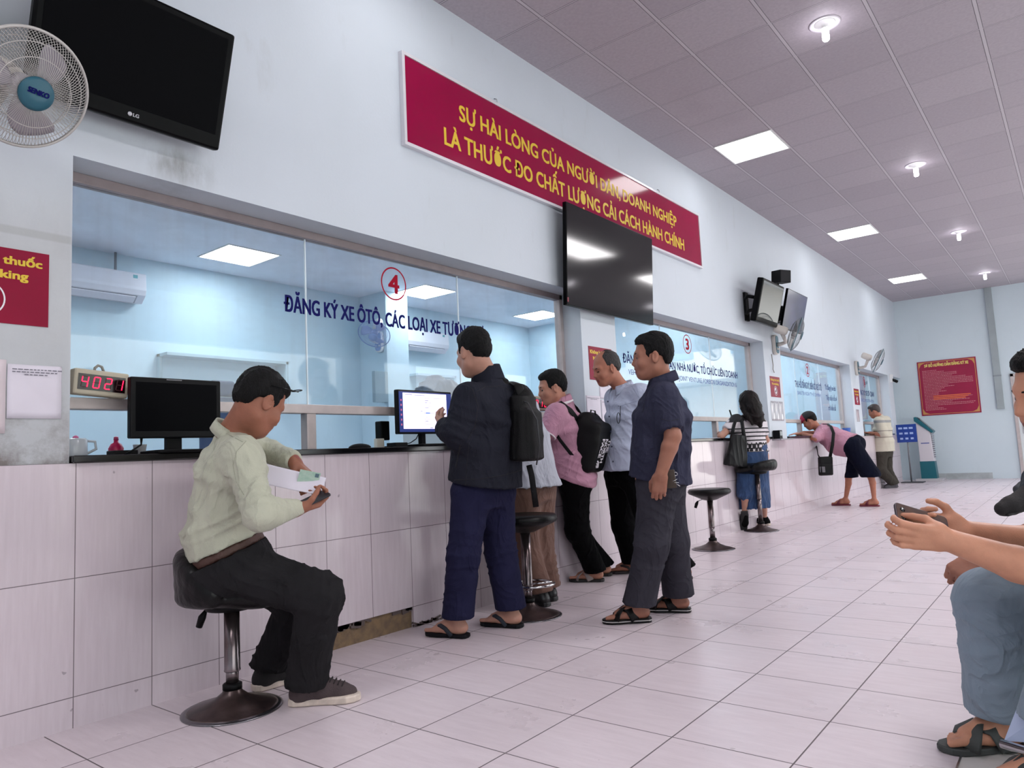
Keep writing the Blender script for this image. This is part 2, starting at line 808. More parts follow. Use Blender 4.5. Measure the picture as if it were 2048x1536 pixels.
def make_floor_mat():
    m, nt, b = nodes('floor tiles')
    k = NT(nt)
    P, (x, y, z) = k.pos()
    d = k.m('MINIMUM', k.linedist(x, .3927, .4), k.linedist(y, 1.4939, .4))
    line = k.ramp(d, .0014, .0034, 1, 0)
    st = k.noise(k.mapv(P, (2.2, 14, 1)), 2.2, 8, .65)
    st2 = k.noise(k.mapv(P, (6, 40, 1)), 2.0, 6, .6)
    r = k.rnd(k.cell(x, .3927, .4), k.cell(y, 1.4939, .4))
    base = k.mix(k.ramp(st, .32, .66), L('d3c6cc'), L('ded2d8'))
    base = k.mix(k.ramp(st2, .62, .75, 0, .35), base, L('aba0a5'))
    base = k.mix(k.m('MULTIPLY', r, .12), base, L('bfb3b8'))
    big = k.noise(P, .9, 4)
    base = k.mix(k.ramp(big, .5, .75, 0, .25), base, L('b9aeb3'))
    sp = k.noise(P, 30, 2, .4)
    base = k.mix(k.ramp(sp, .79, .82, 0, .5), base, L('6d6567'))
    sc2 = k.noise(k.mapv(P, (5, 22, 1)), 3.0, 3, .5)
    base = k.mix(k.ramp(sc2, .74, .82, 0, .3), base, L('978d92'))
    base = k.mix(line, base, L('5e5458'))
    side = k.m('GREATER_THAN', x, 2.793)
    base = k.mix(k.m('MULTIPLY', side, k.m('SUBTRACT', 1., line)), base, k.mix(k.ramp(st, .3, .7), L('d2cdcb'), L('dedad7')))
    nt.links.new(base, b.inputs['Base Color'])
    rg = k.ramp(k.noise(P, 3.0, 5), .3, .7, .24, .42)
    nt.links.new(k.m('ADD', rg, k.m('MULTIPLY', line, .4)), b.inputs['Roughness'])
    b.inputs['Specular IOR Level'].default_value = .5
    bp = k.n('ShaderNodeBump')
    bp.inputs['Strength'].default_value = .5
    bp.inputs['Distance'].default_value = .003
    nt.links.new(k.m('SUBTRACT', k.m('MULTIPLY', r, .3), line), bp.inputs['Height'])
    nt.links.new(bp.outputs[0], b.inputs['Normal'])
    return m


def make_ceiling_mat():
    m, nt, b = nodes('ceiling tiles')
    k = NT(nt)
    P, (x, y, z) = k.pos()
    d = k.m('MINIMUM', k.linedist(x, .4266, .608), k.m('ADD', k.linedist(y, 5.263, .607), .007))
    bar = k.ramp(d, .0115, .0125, 1, 0)
    edge = k.m('MULTIPLY', k.ramp(d, .0145, .0165, 1, 0), k.m('SUBTRACT', 1., bar))
    r = k.rnd(k.cell(x, .4266, .608), k.cell(y, 5.263, .607))
    nz = k.noise(P, 40, 4)
    big = k.noise(P, .8, 3)
    base = k.mix(k.ramp(nz, .3, .7), L('a59da5'), L('afa7af'))
    base = k.mix(k.m('MULTIPLY', r, .3), base, L('8f8791'))
    base = k.mix(k.ramp(big, .6, .8, 0, .3), base, L('867e85'))
    base = k.mix(bar, base, L('b9b3ba'))
    base = k.mix(edge, base, L('4f4a4f'))
    nt.links.new(base, b.inputs['Base Color'])
    b.inputs['Roughness'].default_value = .7
    bp = k.n('ShaderNodeBump')
    bp.inputs['Strength'].default_value = .5
    bp.inputs['Distance'].default_value = .006
    nt.links.new(k.m('ADD', bar, k.m('MULTIPLY', r, .2)), bp.inputs['Height'])
    nt.links.new(bp.outputs[0], b.inputs['Normal'])
    return m


def make_dado_mat():
    m, nt, b = nodes('counter tiles')
    k = NT(nt)
    P, (x, y, z) = k.pos()
    d = k.m('MINIMUM', k.linedist(y, 1.192, .3017), k.linedist(z, .1165, .4518))
    line = k.ramp(d, .0008, .0022, 1, 0)
    st = k.noise(k.mapv(P, (1, 26, 2.2)), 2.0, 7, .6)
    r = k.rnd(k.cell(y, 1.192, .3017), k.cell(z, .1165, .4518))
    base = k.mix(k.ramp(st, .3, .7), L('cdc0c7'), L('d6cad1'))
    base = k.mix(k.m('MULTIPLY', r, .2), base, L('bdb3b9'))
    sp = k.noise(P, 22, 2, .4)
    base = k.mix(k.ramp(sp, .76, .79, 0, .5), base, L('6d6367'))
    base = k.mix(line, base, L('6b6064'))
    nt.links.new(base, b.inputs['Base Color'])
    b.inputs['Roughness'].default_value = .09
    b.inputs['Specular IOR Level'].default_value = .5
    bp = k.n('ShaderNodeBump')
    bp.inputs['Strength'].default_value = .4
    bp.inputs['Distance'].default_value = .002
    wob = k.noise(P, 3.5, 2)
    nt.links.new(k.m('SUBTRACT', k.m('MULTIPLY', wob, 1.5), line), bp.inputs['Height'])
    nt.links.new(bp.outputs[0], b.inputs['Normal'])
    return m


def make_wall_mat(name, c, dirt, low_stain=False, c2=None):
    m, nt, b = nodes(name)
    k = NT(nt)
    P, (x, y, z) = k.pos()
    n1 = k.noise(P, 1.3, 6)
    n2 = k.noise(k.mapv(P, (1, 1, .35)), 4.0, 6, .65)
    n3 = k.noise(P, 60, 3)
    base = k.mix(k.ramp(n1, .4, .75, 0, .6), L(c), L(c2 or dirt))
    base = k.mix(k.ramp(n2, .6, .8, 0, .5), base, L(dirt))
    if low_stain:
        # bare cement-grey pier left of the first window, dirtier towards the tile edge (worn paint)
        pier = k.ramp(y, 1.20, 1.16, 0, 1)
        lowz = k.m('MULTIPLY', pier, k.ramp(z, 2.3, 1.9, 0, 1))
        nn = k.noise(P, 5.0, 7, .7)
        base = k.mix(k.m('MULTIPLY', lowz, .55), base, k.mix(k.ramp(nn, .3, .7), L('a2a09f'), L('b3b1af')))
        worn = k.m('MULTIPLY', pier, k.ramp(z, 1.42, 1.04, 0, 1))
        base = k.mix(k.m('MULTIPLY', worn, k.ramp(nn, .4, .62)), base, L('7b7472'))
        line = k.ramp(k.m('ABSOLUTE', k.m('SUBTRACT', z, 1.93)), .012, .02, .35, 0)
        base = k.mix(k.m('MULTIPLY', line, pier), base, L('93928f'))
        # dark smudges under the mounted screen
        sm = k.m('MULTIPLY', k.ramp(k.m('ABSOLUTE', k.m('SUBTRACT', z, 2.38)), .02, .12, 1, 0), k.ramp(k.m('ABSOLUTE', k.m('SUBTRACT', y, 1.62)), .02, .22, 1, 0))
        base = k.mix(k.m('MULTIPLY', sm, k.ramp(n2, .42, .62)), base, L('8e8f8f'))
    nt.links.new(base, b.inputs['Base Color'])
    b.inputs['Roughness'].default_value = .55
    b.inputs['Specular IOR Level'].default_value = .3
    bp = k.n('ShaderNodeBump')
    bp.inputs['Strength'].default_value = .12
    bp.inputs['Distance'].default_value = .004
    nt.links.new(k.m('ADD', n3, k.m('MULTIPLY', n2, 2.)), bp.inputs['Height'])
    nt.links.new(bp.outputs[0], b.inputs['Normal'])
    return m


def make_glass_mat():
    m = bpy.data.materials.new('dusty pane glass')
    m.use_nodes = True
    nt = m.node_tree
    nt.nodes.remove(nt.nodes['Principled BSDF'])
    out = nt.nodes['Material Output']
    k = NT(nt)
    P, (x, y, z) = k.pos()
    tr = k.n('ShaderNodeBsdfTransparent')
    tr.inputs[0].default_value = (.97, .985, .99, 1)
    gl = k.n('ShaderNodeBsdfGlossy')
    gl.inputs['Roughness'].default_value = .005
    ge = k.n('ShaderNodeNewGeometry')
    vd = k.n('ShaderNodeVectorMath', operation='DOT_PRODUCT')
    nt.links.new(ge.outputs['Normal'], vd.inputs[0])
    nt.links.new(ge.outputs['Incoming'], vd.inputs[1])
    q = k.m('SUBTRACT', 1., k.m('ABSOLUTE', vd.outputs['Value']))
    fr = k.m('ADD', .04, k.m('MULTIPLY', .9, k.m('POWER', q, 5.)))
    m1 = k.n('ShaderNodeMixShader')
    nt.links.new(fr, m1.inputs[0])
    nt.links.new(tr.outputs[0], m1.inputs[1])
    nt.links.new(gl.outputs[0], m1.inputs[2])
    df = k.n('ShaderNodeBsdfDiffuse')
    df.inputs[0].default_value = (.75, .78, .8, 1)
    m2 = k.n('ShaderNodeMixShader')
    sm = k.noise(k.mapv(P, (1, 1, 2.2), (3, 1, 0)), 2.6, 8, .7)
    sm2 = k.noise(k.mapv(P, (1, 9, .6)), 1.6, 6, .6)
    f = k.m('ADD', k.ramp(sm, .42, .75, 0, .07), k.ramp(sm2, .5, .8, 0, .05))
    f = k.m('MULTIPLY', f, k.ramp(z, 1.5, 2.25, .35, 1.))
    nt.links.new(f, m2.inputs[0])
    nt.links.new(m1.outputs[0], m2.inputs[1])
    nt.links.new(df.outputs[0], m2.inputs[2])
    nt.links.new(m2.outputs[0], out.inputs['Surface'])
    return m


FLOOR_M = make_floor_mat()
CEIL_M = make_ceiling_mat()
DADO_M = make_dado_mat()
WALL_M = make_wall_mat('painted plaster', 'c9d0d9', 'b3b6b8', True, 'c3cad1')
BACK_M = make_wall_mat('pale blue plaster', 'ccd8df', 'bac6cb', False, 'c4d1d8')
OFF_M = make_wall_mat('office blue paint', 'c2dbe8', 'b4cedb', False, 'bcd6e4')
OCEIL_M = mat('office ceiling', 'dfe7f2', .7, var=.05, vscale=2, bump=.1)
GLASS_M = make_glass_mat()
GRANITE = mat('black granite', '0d0d10', .12, spec=.6, var=.3, vscale=60)
ALU = mat('painted aluminium frame', 'bdb2b0', .38, .25, var=.06, vscale=12)
ALU_D = mat('brown aluminium', '96898a', .4, .3, var=.06, vscale=12)
WHITE_E = mat('lit panel', 'ffffff', emit=PANEL_E)
WHITE_O = mat('lit office panel', 'f4faff', emit=OFFICE_E)
CFL_M = mat('lit lamp tube', 'fbf6ff', emit=CFL_E)
WHITE_P = mat('white paint', 'dedede', .4)
STEEL = mat('brushed steel', 'b9b9bb', .28, 1., var=.05, vscale=20)
CHROME = mat('chrome', 'd6d6d8', .12, 1.)
BLACK = mat('black plastic', '0b0b0d', .45, spec=.15)
DARK_INK = mat('navy lettering', '0c0c58', .6, spec=.1)
RED_INK = mat('red lettering', 'a00628', .6, spec=.1)
GOLD = mat('yellow lettering', 'd9b62c', .45)
CRIMSON = mat('crimson board', '8c0038', .1, spec=.35, var=.04, vscale=3)
PAPER = mat('white paper', 'd9d3de', .8, var=.03, vscale=6)
INK = mat('grey print', '6f6c78', .8)

ST = 'structure'
H = 4.072
YB = 18.4          # back wall
XR = 8.6           # right wall
YF = -4.5          # wall behind the camera
XO = -4.37         # office back wall
OZ = 3.2           # office ceiling

MB().add([(-5, YF, 0), (XR, YF, 0), (XR, YB, 0), (-5, YB, 0)], [(0, 1, 2, 3)]).build('floor', FLOOR_M, kind=ST)
MB().box((-.25, YF, H), (XR, YB, H + .1)).build('ceiling', CEIL_M, kind=ST)
MB().box((2.7905, YF, 0), (2.7955, YB, .003)).build('trim_2', STEEL, kind=ST)

OPEN = [(1.17, 5.007), (5.57, 9.38), (10.05, 13.83), (14.44, 17.03)]
HEAD = 2.295
w = MB()
w.box((-.25, YF, HEAD), (0, YB, H))
edges = [YF] + [e for o in OPEN for e in o]
for a, b_ in ((YF, 1.17), (5.007, 5.57), (9.38, 10.05), (13.83, 14.44), (17.03, 17.48)):
    w.box((-.25, a, 1.0), (0, b_, HEAD))
w.build('wall_left', WALL_M, kind=ST)
MB().box((-.24, YF, 0), (.010, 2.085, .1165)).box((-.24, 3.0, 0), (.010, 17.48, .1165)).box((-.24, YF, .1165), (.010, 17.48, 1.02)).build('trim_1', DADO_M, kind=ST)
# strip where the skirting tiles have come off, ragged bits of adhesive
mm = mat('exposed mortar', '8a7256', .9, bump=.8, bscale=60, col2='6f5c4c', vscale=18)
p = MB()
p.box((-.24, 2.085, 0), (-.004, 3.0, .1165))
p.cur = 1
for i in range(26):
    yy = 2.09 + .9 * random.random()
    zz = .1165 - random.random() * .02
    p.obox((.001, yy, zz), (.006, .01 + .03 * random.random(), .006 + .012 * random.random()), Matrix.Rotation(random.uniform(-.4, .4), 3, 'X'))
for i in range(14):
    yy = 3.02 + .3 * random.random()
    p.obox((.012, yy, .004 + .012 * random.random()), (.006, .02 + .03 * random.random(), .005), Matrix.Rotation(random.uniform(-.5, .5), 3, 'X'))
p.build('trim_3', [mm, mat('broken tile edge', '5d5150', .9, bump=.6)], kind=ST)

# ---------------------------------------------------------------- hall back wall with opening, right wall, front wall
bw = MB()
bw.box((-.25, YB, 0), (3.35, YB + .2, H))
bw.box((3.35, YB, 3.55), (7.6, YB + .2, H))
bw.box((7.6, YB, 0), (XR, YB + .2, H))
bw.build('wall_back', BACK_M, kind=ST)
rw = MB()
for a, b_ in ((YF, -2.5), (3.0, 4.2), (9.7, 10.9), (16.4, YB)):
    rw.box((XR, a, 0), (XR + .2, b_, H))
rw.box((XR, YF, 3.2), (XR + .2, YB, H))
rw.build('wall_right', BACK_M, kind=ST)
MB().box((-.25, YF - .2, 0), (XR + .2, YF, H)).build('wall_front', BACK_M, kind=ST)
for a, b_ in ((-2.5, 3.0), (4.2, 9.7), (10.9, 16.4)):
    portal('window_light', (XR + .1, (a + b_) / 2, 1.6), 3.2, b_ - a, (0, R(90), 0))
portal('window_light', (5.475, YB + .1, 1.77), 4.25, 3.55, (R(-90), 0, 0))
bb = MB().box((.55, YB - .012, 0), (1.56, YB, .13))
bb.build('baseboard_back', mat('grey skirting tile', 'aab0b2', .4, var=.12, vscale=9), kind=ST)
# white door at the right of the back wall
d = MB()
d.box((2.12, YB - .03, .02), (2.95, YB, 2.12))
dob = d.build('door_1', mat('white door panel', 'd3d8da', .4), kind=ST, bev=.004)
f = MB()
for a, b_ in (((2.06, YB - .05, 0), (2.12, YB, 2.18)), ((2.95, YB - .05, 0), (3.01, YB, 2.18)), ((2.06, YB - .05, 2.12), (3.01, YB, 2.18))):
    f.box(a, b_)
f.build('door_frame', ALU, dob, bev=.004)
MB().box((2.3, YB - .036, 1.2), (2.8, YB - .028, 1.95)).build('door_pane', mat('greenish glazing', '9fc2c0', .1, spec=.6), dob)
MB().tube([(2.2, YB - .03, 1.03), (2.2, YB - .075, 1.03), (2.31, YB - .075, 1.03)], .011).box((2.17, YB - .036, .92), (2.23, YB - .028, 1.14)).build('door_handle', STEEL, dob)

# ---------------------------------------------------------------- offices behind the counter
o = MB()
o.box((XO - .1, -1.5, 0), (XO, 10.2, OZ))
o.build('wall_office_back', OFF_M, kind=ST)
o = MB()
o.box((XO, 10.14, 0), (-.25, 10.24, OZ))
o.build('wall_office_divider', OFF_M, kind=ST)
o = MB()
o.box((XO, -1.6, 0), (-.25, -1.5, OZ))
o.build('wall_office_near', OFF_M, kind=ST)
MB().box((XO, -1.5, OZ), (-.25, 10.2, OZ + .1)).build('ceiling_office', OCEIL_M, kind=ST)
MB().box((XO, 6.33, 0), (-3.84, 6.72, OZ)).build('pillar_office', OFF_M, kind=ST)
# far offices (windows 2 and 1)
o = MB()
o.box((-3.3, 10.24, 0), (-3.2, 18.6, OZ))
o.build('wall_far_office_back', OFF_M, kind=ST)
MB().box((-3.2, 17.2, 0), (-.25, 17.3, OZ)).build('wall_far_office_end', OFF_M, kind=ST)
MB().box((-3.2, 14.1, 0), (-.25, 14.2, OZ)).build('wall_far_office_divider', OFF_M, kind=ST)
MB().box((-3.2, 10.24, OZ), (-.25, 17.3, OZ + .1)).build('ceiling_far_office', OCEIL_M, kind=ST)
# recess at the end of the counter
MB().box((-.45, 17.3, 0), (-.35, YB + .2, H)).build('wall_recess', BACK_M, kind=ST)

# ---------------------------------------------------------------- windows
GX = -.2


def window(n, y0, y1, joints, mull):
    fr = MB()
    t = .045
    fr.box((GX - .03, y0, HEAD - t), (GX + .03, y1, HEAD))
    fr.cur = 1
    fr.box((GX - .03, y0, 1.05), (GX + .03, y0 + t, HEAD))
    fr.box((GX - .03, y1 - t, 1.05), (GX + .03, y1, HEAD))
    root = fr.build('window_%d' % n, [ALU_D, ALU], kind=ST, bev=.003)
    MB().box((GX - .035, y0 + t, 1.252), (GX + .035, y1 - t, 1.302)).build('rail', ALU, root, bev=.003)
    for y in mull:
        MB().box((GX - .03, y - .03, 1.05), (GX + .03, y + .03, 1.252)).build('mullion', ALU, root, bev=.003)
    ys = [y0 + t] + joints + [y1 - t]
    for a, b_ in zip(ys[:-1], ys[1:]):
        MB().box((GX - .004, a + .0015, 1.302), (GX + .004, b_ - .0015, HEAD - t)).build('pane', GLASS_M, root)
    for y in joints:
        MB().box((GX - .005, y - .003, 1.302), (GX + .005, y + .003, HEAD - t)).build('seal', mat('clear seal', 'e4eef2', .2), root)
    return root


W4 = window(4, 1.17, 5.007, [2.45, 3.726], [2.453, 3.73])
W3 = window(3, 5.57, 9.38, [6.84, 8.11], [6.84, 8.11])
W2 = window(2, 10.05, 13.83, [11.3, 12.57], [11.3, 12.57])
W1 = window(1, 14.44, 17.03, [15.3, 16.16], [15.3, 16.16])

gl = GX + .0045


def glass_text(win, items, name='lettering'):
    for i, (mtl, fn) in enumerate(items):
        b_ = MB()
        fn(b_)
        b_.build(name, mtl, win)


glass_text(W4, [
    (RED_INK, lambda b: (ring2d(b, (gl, 3.12, 2.098), Y, Z, .098, .108), text(b, '4', (gl, 3.12, 2.037), Y, Z, .122, .085, bold=.03))),
    (DARK_INK, lambda b: text(b, 'ĐĂNG KÝ XE ÔTÔ, CÁC LOẠI XE TƯƠNG TỰ', (gl, 3.146, 1.816), Y, Z, .088, 1.68, bold=.026))])
glass_text(W3, [
    (RED_INK, lambda b: (ring2d(b, (gl, 7.49, 2.11), Y, Z, .098, .108), text(b, '3', (gl, 7.49, 2.05), Y, Z, .12, .075, bold=.04))),
    (DARK_INK, lambda b: text(b, 'ĐĂNG KÝ XE CƠ QUAN NHÀ NƯỚC, TỔ CHỨC LIÊN DOANH', (gl, 7.47, 1.80), Y, Z, .085, 2.9, bold=.016)),
    (mat('blue lettering', '2a2f86', .5), lambda b: text(b, 'VEHICLES OF STATE-OWNED, JOINT VENTURE, FOREIGN ORGANIZATIONS', (gl, 7.49, 1.69), Y, Z, .052, 2.75, bold=.01))])
glass_text(W2, [
    (RED_INK, lambda b: (ring2d(b, (gl, 11.95, 2.10), Y, Z, .095, .107), text(b, '2', (gl, 11.95, 2.04), Y, Z, .12, .08, bold=.04))),
    (DARK_INK, lambda b: text(b, 'THU HỒI ĐĂNG KÝ, BIỂN SỐ XE ÔTÔ', (gl, 11.95, 1.80), Y, Z, .1, 1.4, bold=.015)),
    (mat('blue lettering', '2a2f86', .5), lambda b: text(b, '(SANG TÊN NGOÀI TP. HỒ CHÍ MINH)', (gl, 11.95, 1.69), Y, Z, .055, 1.25, bold=.01)),
    (DARK_INK, lambda b: (text(b, 'Tổ đăng ký xe ôtô', (gl, 13.2, 1.83), Y, Z, .085, .66, bold=.015), text(b, 'Tiếp nhận hồ sơ', (gl, 13.22, 1.65), Y, Z, .085, .66, bold=.015), text(b, 'trả biển số', (gl, 13.2, 1.48), Y, Z, .085, .46, bold=.015)))])
glass_text(W1, [
    (RED_INK, lambda b: (ring2d(b, (gl, 15.75, 2.10), Y, Z, .095, .107), text(b, '1', (gl, 15.75, 2.04), Y, Z, .12, .05, bold=.04))),
    (DARK_INK, lambda b: text(b, 'ĐĂNG KÝ XE CƠ QUAN', (gl, 15.85, 1.83), Y, Z, .1, 1.3, bold=.015)),
    (mat('blue lettering', '2a2f86', .5), lambda b: text(b, 'VEHICLE REGISTRATION', (gl, 15.85, 1.70), Y, Z, .06, 1.15, bold=.01))])

# ---------------------------------------------------------------- street outside
MB().add([(-30, YB + .2, -.06), (40, YB + .2, -.06), (40, 70, -.06), (-30, 70, -.06)], [(0, 1, 2, 3)]).build('ground_yard', mat('yard concrete', 'b5b2ac', .9, var=.08), kind=ST)
MB().add([(XR + .2, -30, -.06), (60, -30, -.06), (60, YB + .2, -.06), (XR + .2, YB + .2, -.06)], [(0, 1, 2, 3)]).build('ground_street', mat('yard concrete', 'b5b2ac', .9, var=.08), kind=ST)
# ================================================================ lamps
def panel_light(x, y, z, m, label, group):
    t = thing('panel_light', label, 'ceiling light', (x, y, z), 0, group)
    f = MB()
    for a, b_ in (((-.303, -.303), (.303, -.288)), ((-.303, .288), (.303, .303)), ((-.303, -.288), (-.288, .288)), ((.288, -.288), (.303, .288))):
        f.box((x + a[0], y + a[1], z - .008), (x + b_[0], y + b_[1], z + .004))
    f.build('frame', WHITE_P, t)
    MB().box((x - .288, y - .288, z - .004), (x + .288, y + .288, z + .002)).build('diffuser', m, t)


HX = .4266 + .304
HL = ['nearest of the three in view', 'middle one of the three in view', 'closest to the back wall']
for i, yy in enumerate((-1.41, 2.85, 7.388, 11.63, 15.9)):
    panel_light(HX, yy, H, WHITE_E, 'white light panel by the counter wall, ' + (['above the seat behind the photographer', 'behind the upper edge of view'] + HL)[i], 'hall light panels')
OL = ['above the air conditioner at the left edge', 'over the desks behind the lettering of window 4', 'beside the red numeral of window 4', 'by the far end of window 4', 'nearest the hall wall']
for i, (xx, yy) in enumerate(((-3.62, 1.5), (-3.62, 4.11), (-3.55, 6.78), (-3.55, 9.35))):
    panel_light(xx, yy, OZ, WHITE_O, 'square lit panel in the office ceiling, ' + OL[i], 'office light panels')
for i, yy in enumerate((1.5, 4.11, 6.78, 9.35)):  # second row, out of view, added to even out the office light
    panel_light(-1.5, yy, OZ, WHITE_O, 'added unseen office light panel above the counter staff, ' + ['first', 'second', 'third', 'last'][i] + ' from the near end', 'office light panels')
for xx, yy, s_ in ((-1.75, 11.6, 'behind the numeral of window 2'), (-1.75, 13.1, 'over the desks behind window 2'), (-.9, 11.0, 'added fill near the counter of window 2'), (-.9, 12.8, 'added fill, second along the counter of window 2'), (-1.0, 15.2, 'added fill near the counter of window 1'), (-1.75, 15.9, 'behind the numeral of window 1')):  # panels closest to the counter are added to brighten the far office
    panel_light(xx, yy, OZ, WHITE_O, 'square lit panel in the far office, ' + s_, 'office light panels')


def downlight(x, y, label):
    t = thing('downlight', label, 'ceiling light', (x, y, H), 0, 'bulb downlights')
    MB().lathe([(.075, .0), (.085, -.006), (.105, -.008), (.112, -.003), (.112, .004)], (x, y, H), n=40).build('ring', mat('lamp ring', 'c9c4cc', .35), t)
    MB().lathe([(.074, -.001), (.072, -.003), (.03, -.02), (.026, -.04)], (x, y, H), n=32).build('socket', WHITE_P, t)
    b_ = MB()
    b_.lathe([(.02, -.035), (.025, -.045), (.025, -.125), (.018, -.135), (.004, -.138)], (x, y, H), n=20)
    b_.build('bulb', CFL_M, t)


for i, yy in enumerate((-1.85, 1.85, 5.551, 9.255, 12.863, 16.6)):
    downlight(1.955, yy, 'bare white bulb in a round ring fitting, ' + ['behind the photographer', 'just beyond the top of the view', 'largest and nearest in the ceiling', 'second of the row from the near end', 'third of the row from the near end', 'last of the row by the back wall'][i])
for i, yy in enumerate((-1.85, 1.85, 5.551, 9.255, 12.863, 16.6)):
    downlight(5.65, yy, 'bare white bulb over the waiting seats, ' + ['first of six', 'second of six', 'third of six', 'fourth of six', 'fifth of six', 'last of six'][i])

# ================================================================ wall fans
FAN_W = mat('fan cream plastic', 'cfc9c2', .4, var=.05)
FAN_T = mat('fan teal plastic', '20586a', .4)
FAN_G = mat('fan guard wire', 'b9b5b2', .4, .2)
FAN_B = mat('fan blade', '9a939c', .3, spec=.6)
FAN_LB = mat('fan pale blue', '8ea5d2', .35)


def wall_fan(label, wall, wn, head, nrm, r=.215, wires=72, cols=None, brand=None, blade_a=0.3, group=None):
    """wall = point on the wall, wn = wall normal, head = guard centre, nrm = facing"""
    cream, ringm, guard, blade, cap = cols or (FAN_W, FAN_G, FAN_G, FAN_B, FAN_T)
    wall, wn, head, nrm = Vector(wall), Vector(wn).normalized(), Vector(head), Vector(nrm).normalized()
    t = thing('wall_fan', label, 'fan', wall, 0, group)
    Mf = frame(nrm, Z.cross(nrm))
    ex, ey = Mf.col[0], Mf.col[1]
    if ey.z < 0:
        ex, ey = -ex, -ey
    # base plate with switches
    side = Z.cross(wn)
    b_ = MB()
    b_.prism(rrect(.13, .27, .05, 6), wall, side, Z, .05)
    base = b_.build('base', cream, t, bev=.012)
    b2 = MB().prism(rrect(.11, .24, .042, 6), wall + wn * .0505, side, Z, .004)
    b2.build('switch_panel', cap, base)
    b3 = MB()
    for q in (-.03, .03):
        b3.cyl(wall + wn * .052 + side * q - Z * .06, wall + wn * .066 + side * q - Z * .06, .014, n=16)
    b3.build('switch', cream, base)
    # arm
    el = wall + wn * .17 + Z * .015
    mt = head - nrm * .16
    a = MB()
    a.tube([wall + wn * .04, wall + wn * .10, el, mt - ey * .05], [.03, .026, .022, .025], 14)
    a.build('arm', cream, t)
    MB().lathe([(.02, -.13), (.045, -.12), (.056, -.09), (.056, 0), (.05, .035), (.03, .05)], mt, nrm, 28).build('motor', cream, t)
    hub = MB().lathe([(.03, -.03), (.042, -.02), (.042, .03), (.03, .04)], head - nrm * .03, nrm, 24)
    hub.build('hub', blade, t)
    for i in range(3):
        a0 = blade_a + i * 2 * math.pi / 3
        bl = MB()
        vs, fs = [], []
        nr, na = 8, 8
        for j in range(nr + 1):
            rr = .035 + (r * .86 - .035) * j / nr
            w0 = .35 + .55 * math.sin(math.pi * min(1, j / nr * .75 + .1)) * (.75 if j > nr - 1 else 1)
            for q in range(na + 1):
                an = a0 + (q / na - .5) * w0 * 1.15 + .35 * j / nr
                pz = (q / na - .5) * .05 * (1 - .3 * j / nr)
                vs.append(head - nrm * .03 + ex * rr * math.cos(an) + ey * rr * math.sin(an) + nrm * pz)
        for j in range(nr):
            for q in range(na):
                k = j * (na + 1) + q
                fs.append((k, k + 1, k + na + 2, k + na + 1))
        bl.add(vs, fs, True)
        bl.build('blade', blade, t, solid=.003)

    def guard_mesh(sgn, name, d0, tw):
        g = MB()
        for i in range(wires):
            a0 = 2 * math.pi * i / wires
            pts = []
            for j in range(8):
                u = j / 7
                rr = .05 + (r - .05) * u
                hh = sgn * (d0 * (1 - u ** 2.6))
                an = a0 + tw * u
                pts.append(head + ex * rr * math.cos(an) + ey * rr * math.sin(an) + nrm * hh)
            g.tube(pts, .0011, 4)
        for u in (.45, .75):
            rr = .05 + (r - .05) * u
            hh = sgn * (d0 * (1 - u ** 2.6))
            g.tube([head + ex * rr * math.cos(2 * math.pi * i / 48) + ey * rr * math.sin(2 * math.pi * i / 48) + nrm * hh for i in range(48)], .0016, 5, closed=True)
        g.build(name, guard, t)
    guard_mesh(1, 'front_guard', .065, .25)
    guard_mesh(-1, 'rear_guard', .085, -.3)
    g = MB()
    g.tube([head + ex * r * math.cos(2 * math.pi * i / 64) + ey * r * math.sin(2 * math.pi * i / 64) for i in range(64)], .006, 8, closed=True)
    g.build('guard_rim', ringm, t)
    c = MB().lathe([(.0, .012), (.045, .012), (.056, .006), (.058, 0), (.056, -.008), (.03, -.01)], head + nrm * .065, nrm, 36)
    cp = c.build('centre_badge', cap, t)
    if brand:
        l_ = MB()
        text(l_, brand, head + nrm * .0785, ex, ey, .017, .068, bold=.05)
        l_.build('lettering', DARK_INK, cp)
    return t


# coordinates: wall point, facing etc.
f1 = wall_fan('large cream wall fan with teal centre at the top left corner', (0, .70, 2.02), (1, 0, 0), (.43, .864, 2.311), (.83, .157, -.537), r=.2, wires=104, brand='SENKO', blade_a=.75, group='wall fans')
# pull cord and paper loop of the near fan
c = MB()
c.tube([(.02, .845, 2.10), (.03, .86, 2.07), (.02, .875, 2.06), (.022, .885, 2.09)], .0018, 6)
c.tube([(.022, .872, 2.06), (.022, .866, 2.02), (.022, .858, 1.975), (.022, .866, 1.965), (.022, .876, 1.98), (.022, .878, 2.05)], .004, 6)
tag(c.build('pull_cord', mat('dark cord', '3c3d42', .7)), 'dark looped cord hanging below the large cream fan', 'cord')
wall_fan('white and blue wall fan on the office pillar behind window 4', (-3.95, 6.33, 2.53), (0, -1, 0), (-3.62, 5.93, 2.55), (.35, -.65, -.75), r=.2, wires=48, cols=(mat('fan white plastic', 'dfe1e2', .4), FAN_LB, FAN_LB, mat('fan blue blade', '9fb0d8', .3), FAN_LB), blade_a=.4, group='wall fans')
wall_fan('grey wall fan under the pair of tilted screens', (0, 9.80, 2.285), (1, 0, 0), (.40, 9.50, 2.345), (.80, .32, -.35), r=.225, wires=64, cols=(FAN_W, mat('fan dark teal rim', '4f7078', .4), mat('fan grey wire', '7f8386', .4), mat('fan smoky blade', 'a8a6a6', .25), FAN_T), blade_a=.2, group='wall fans')
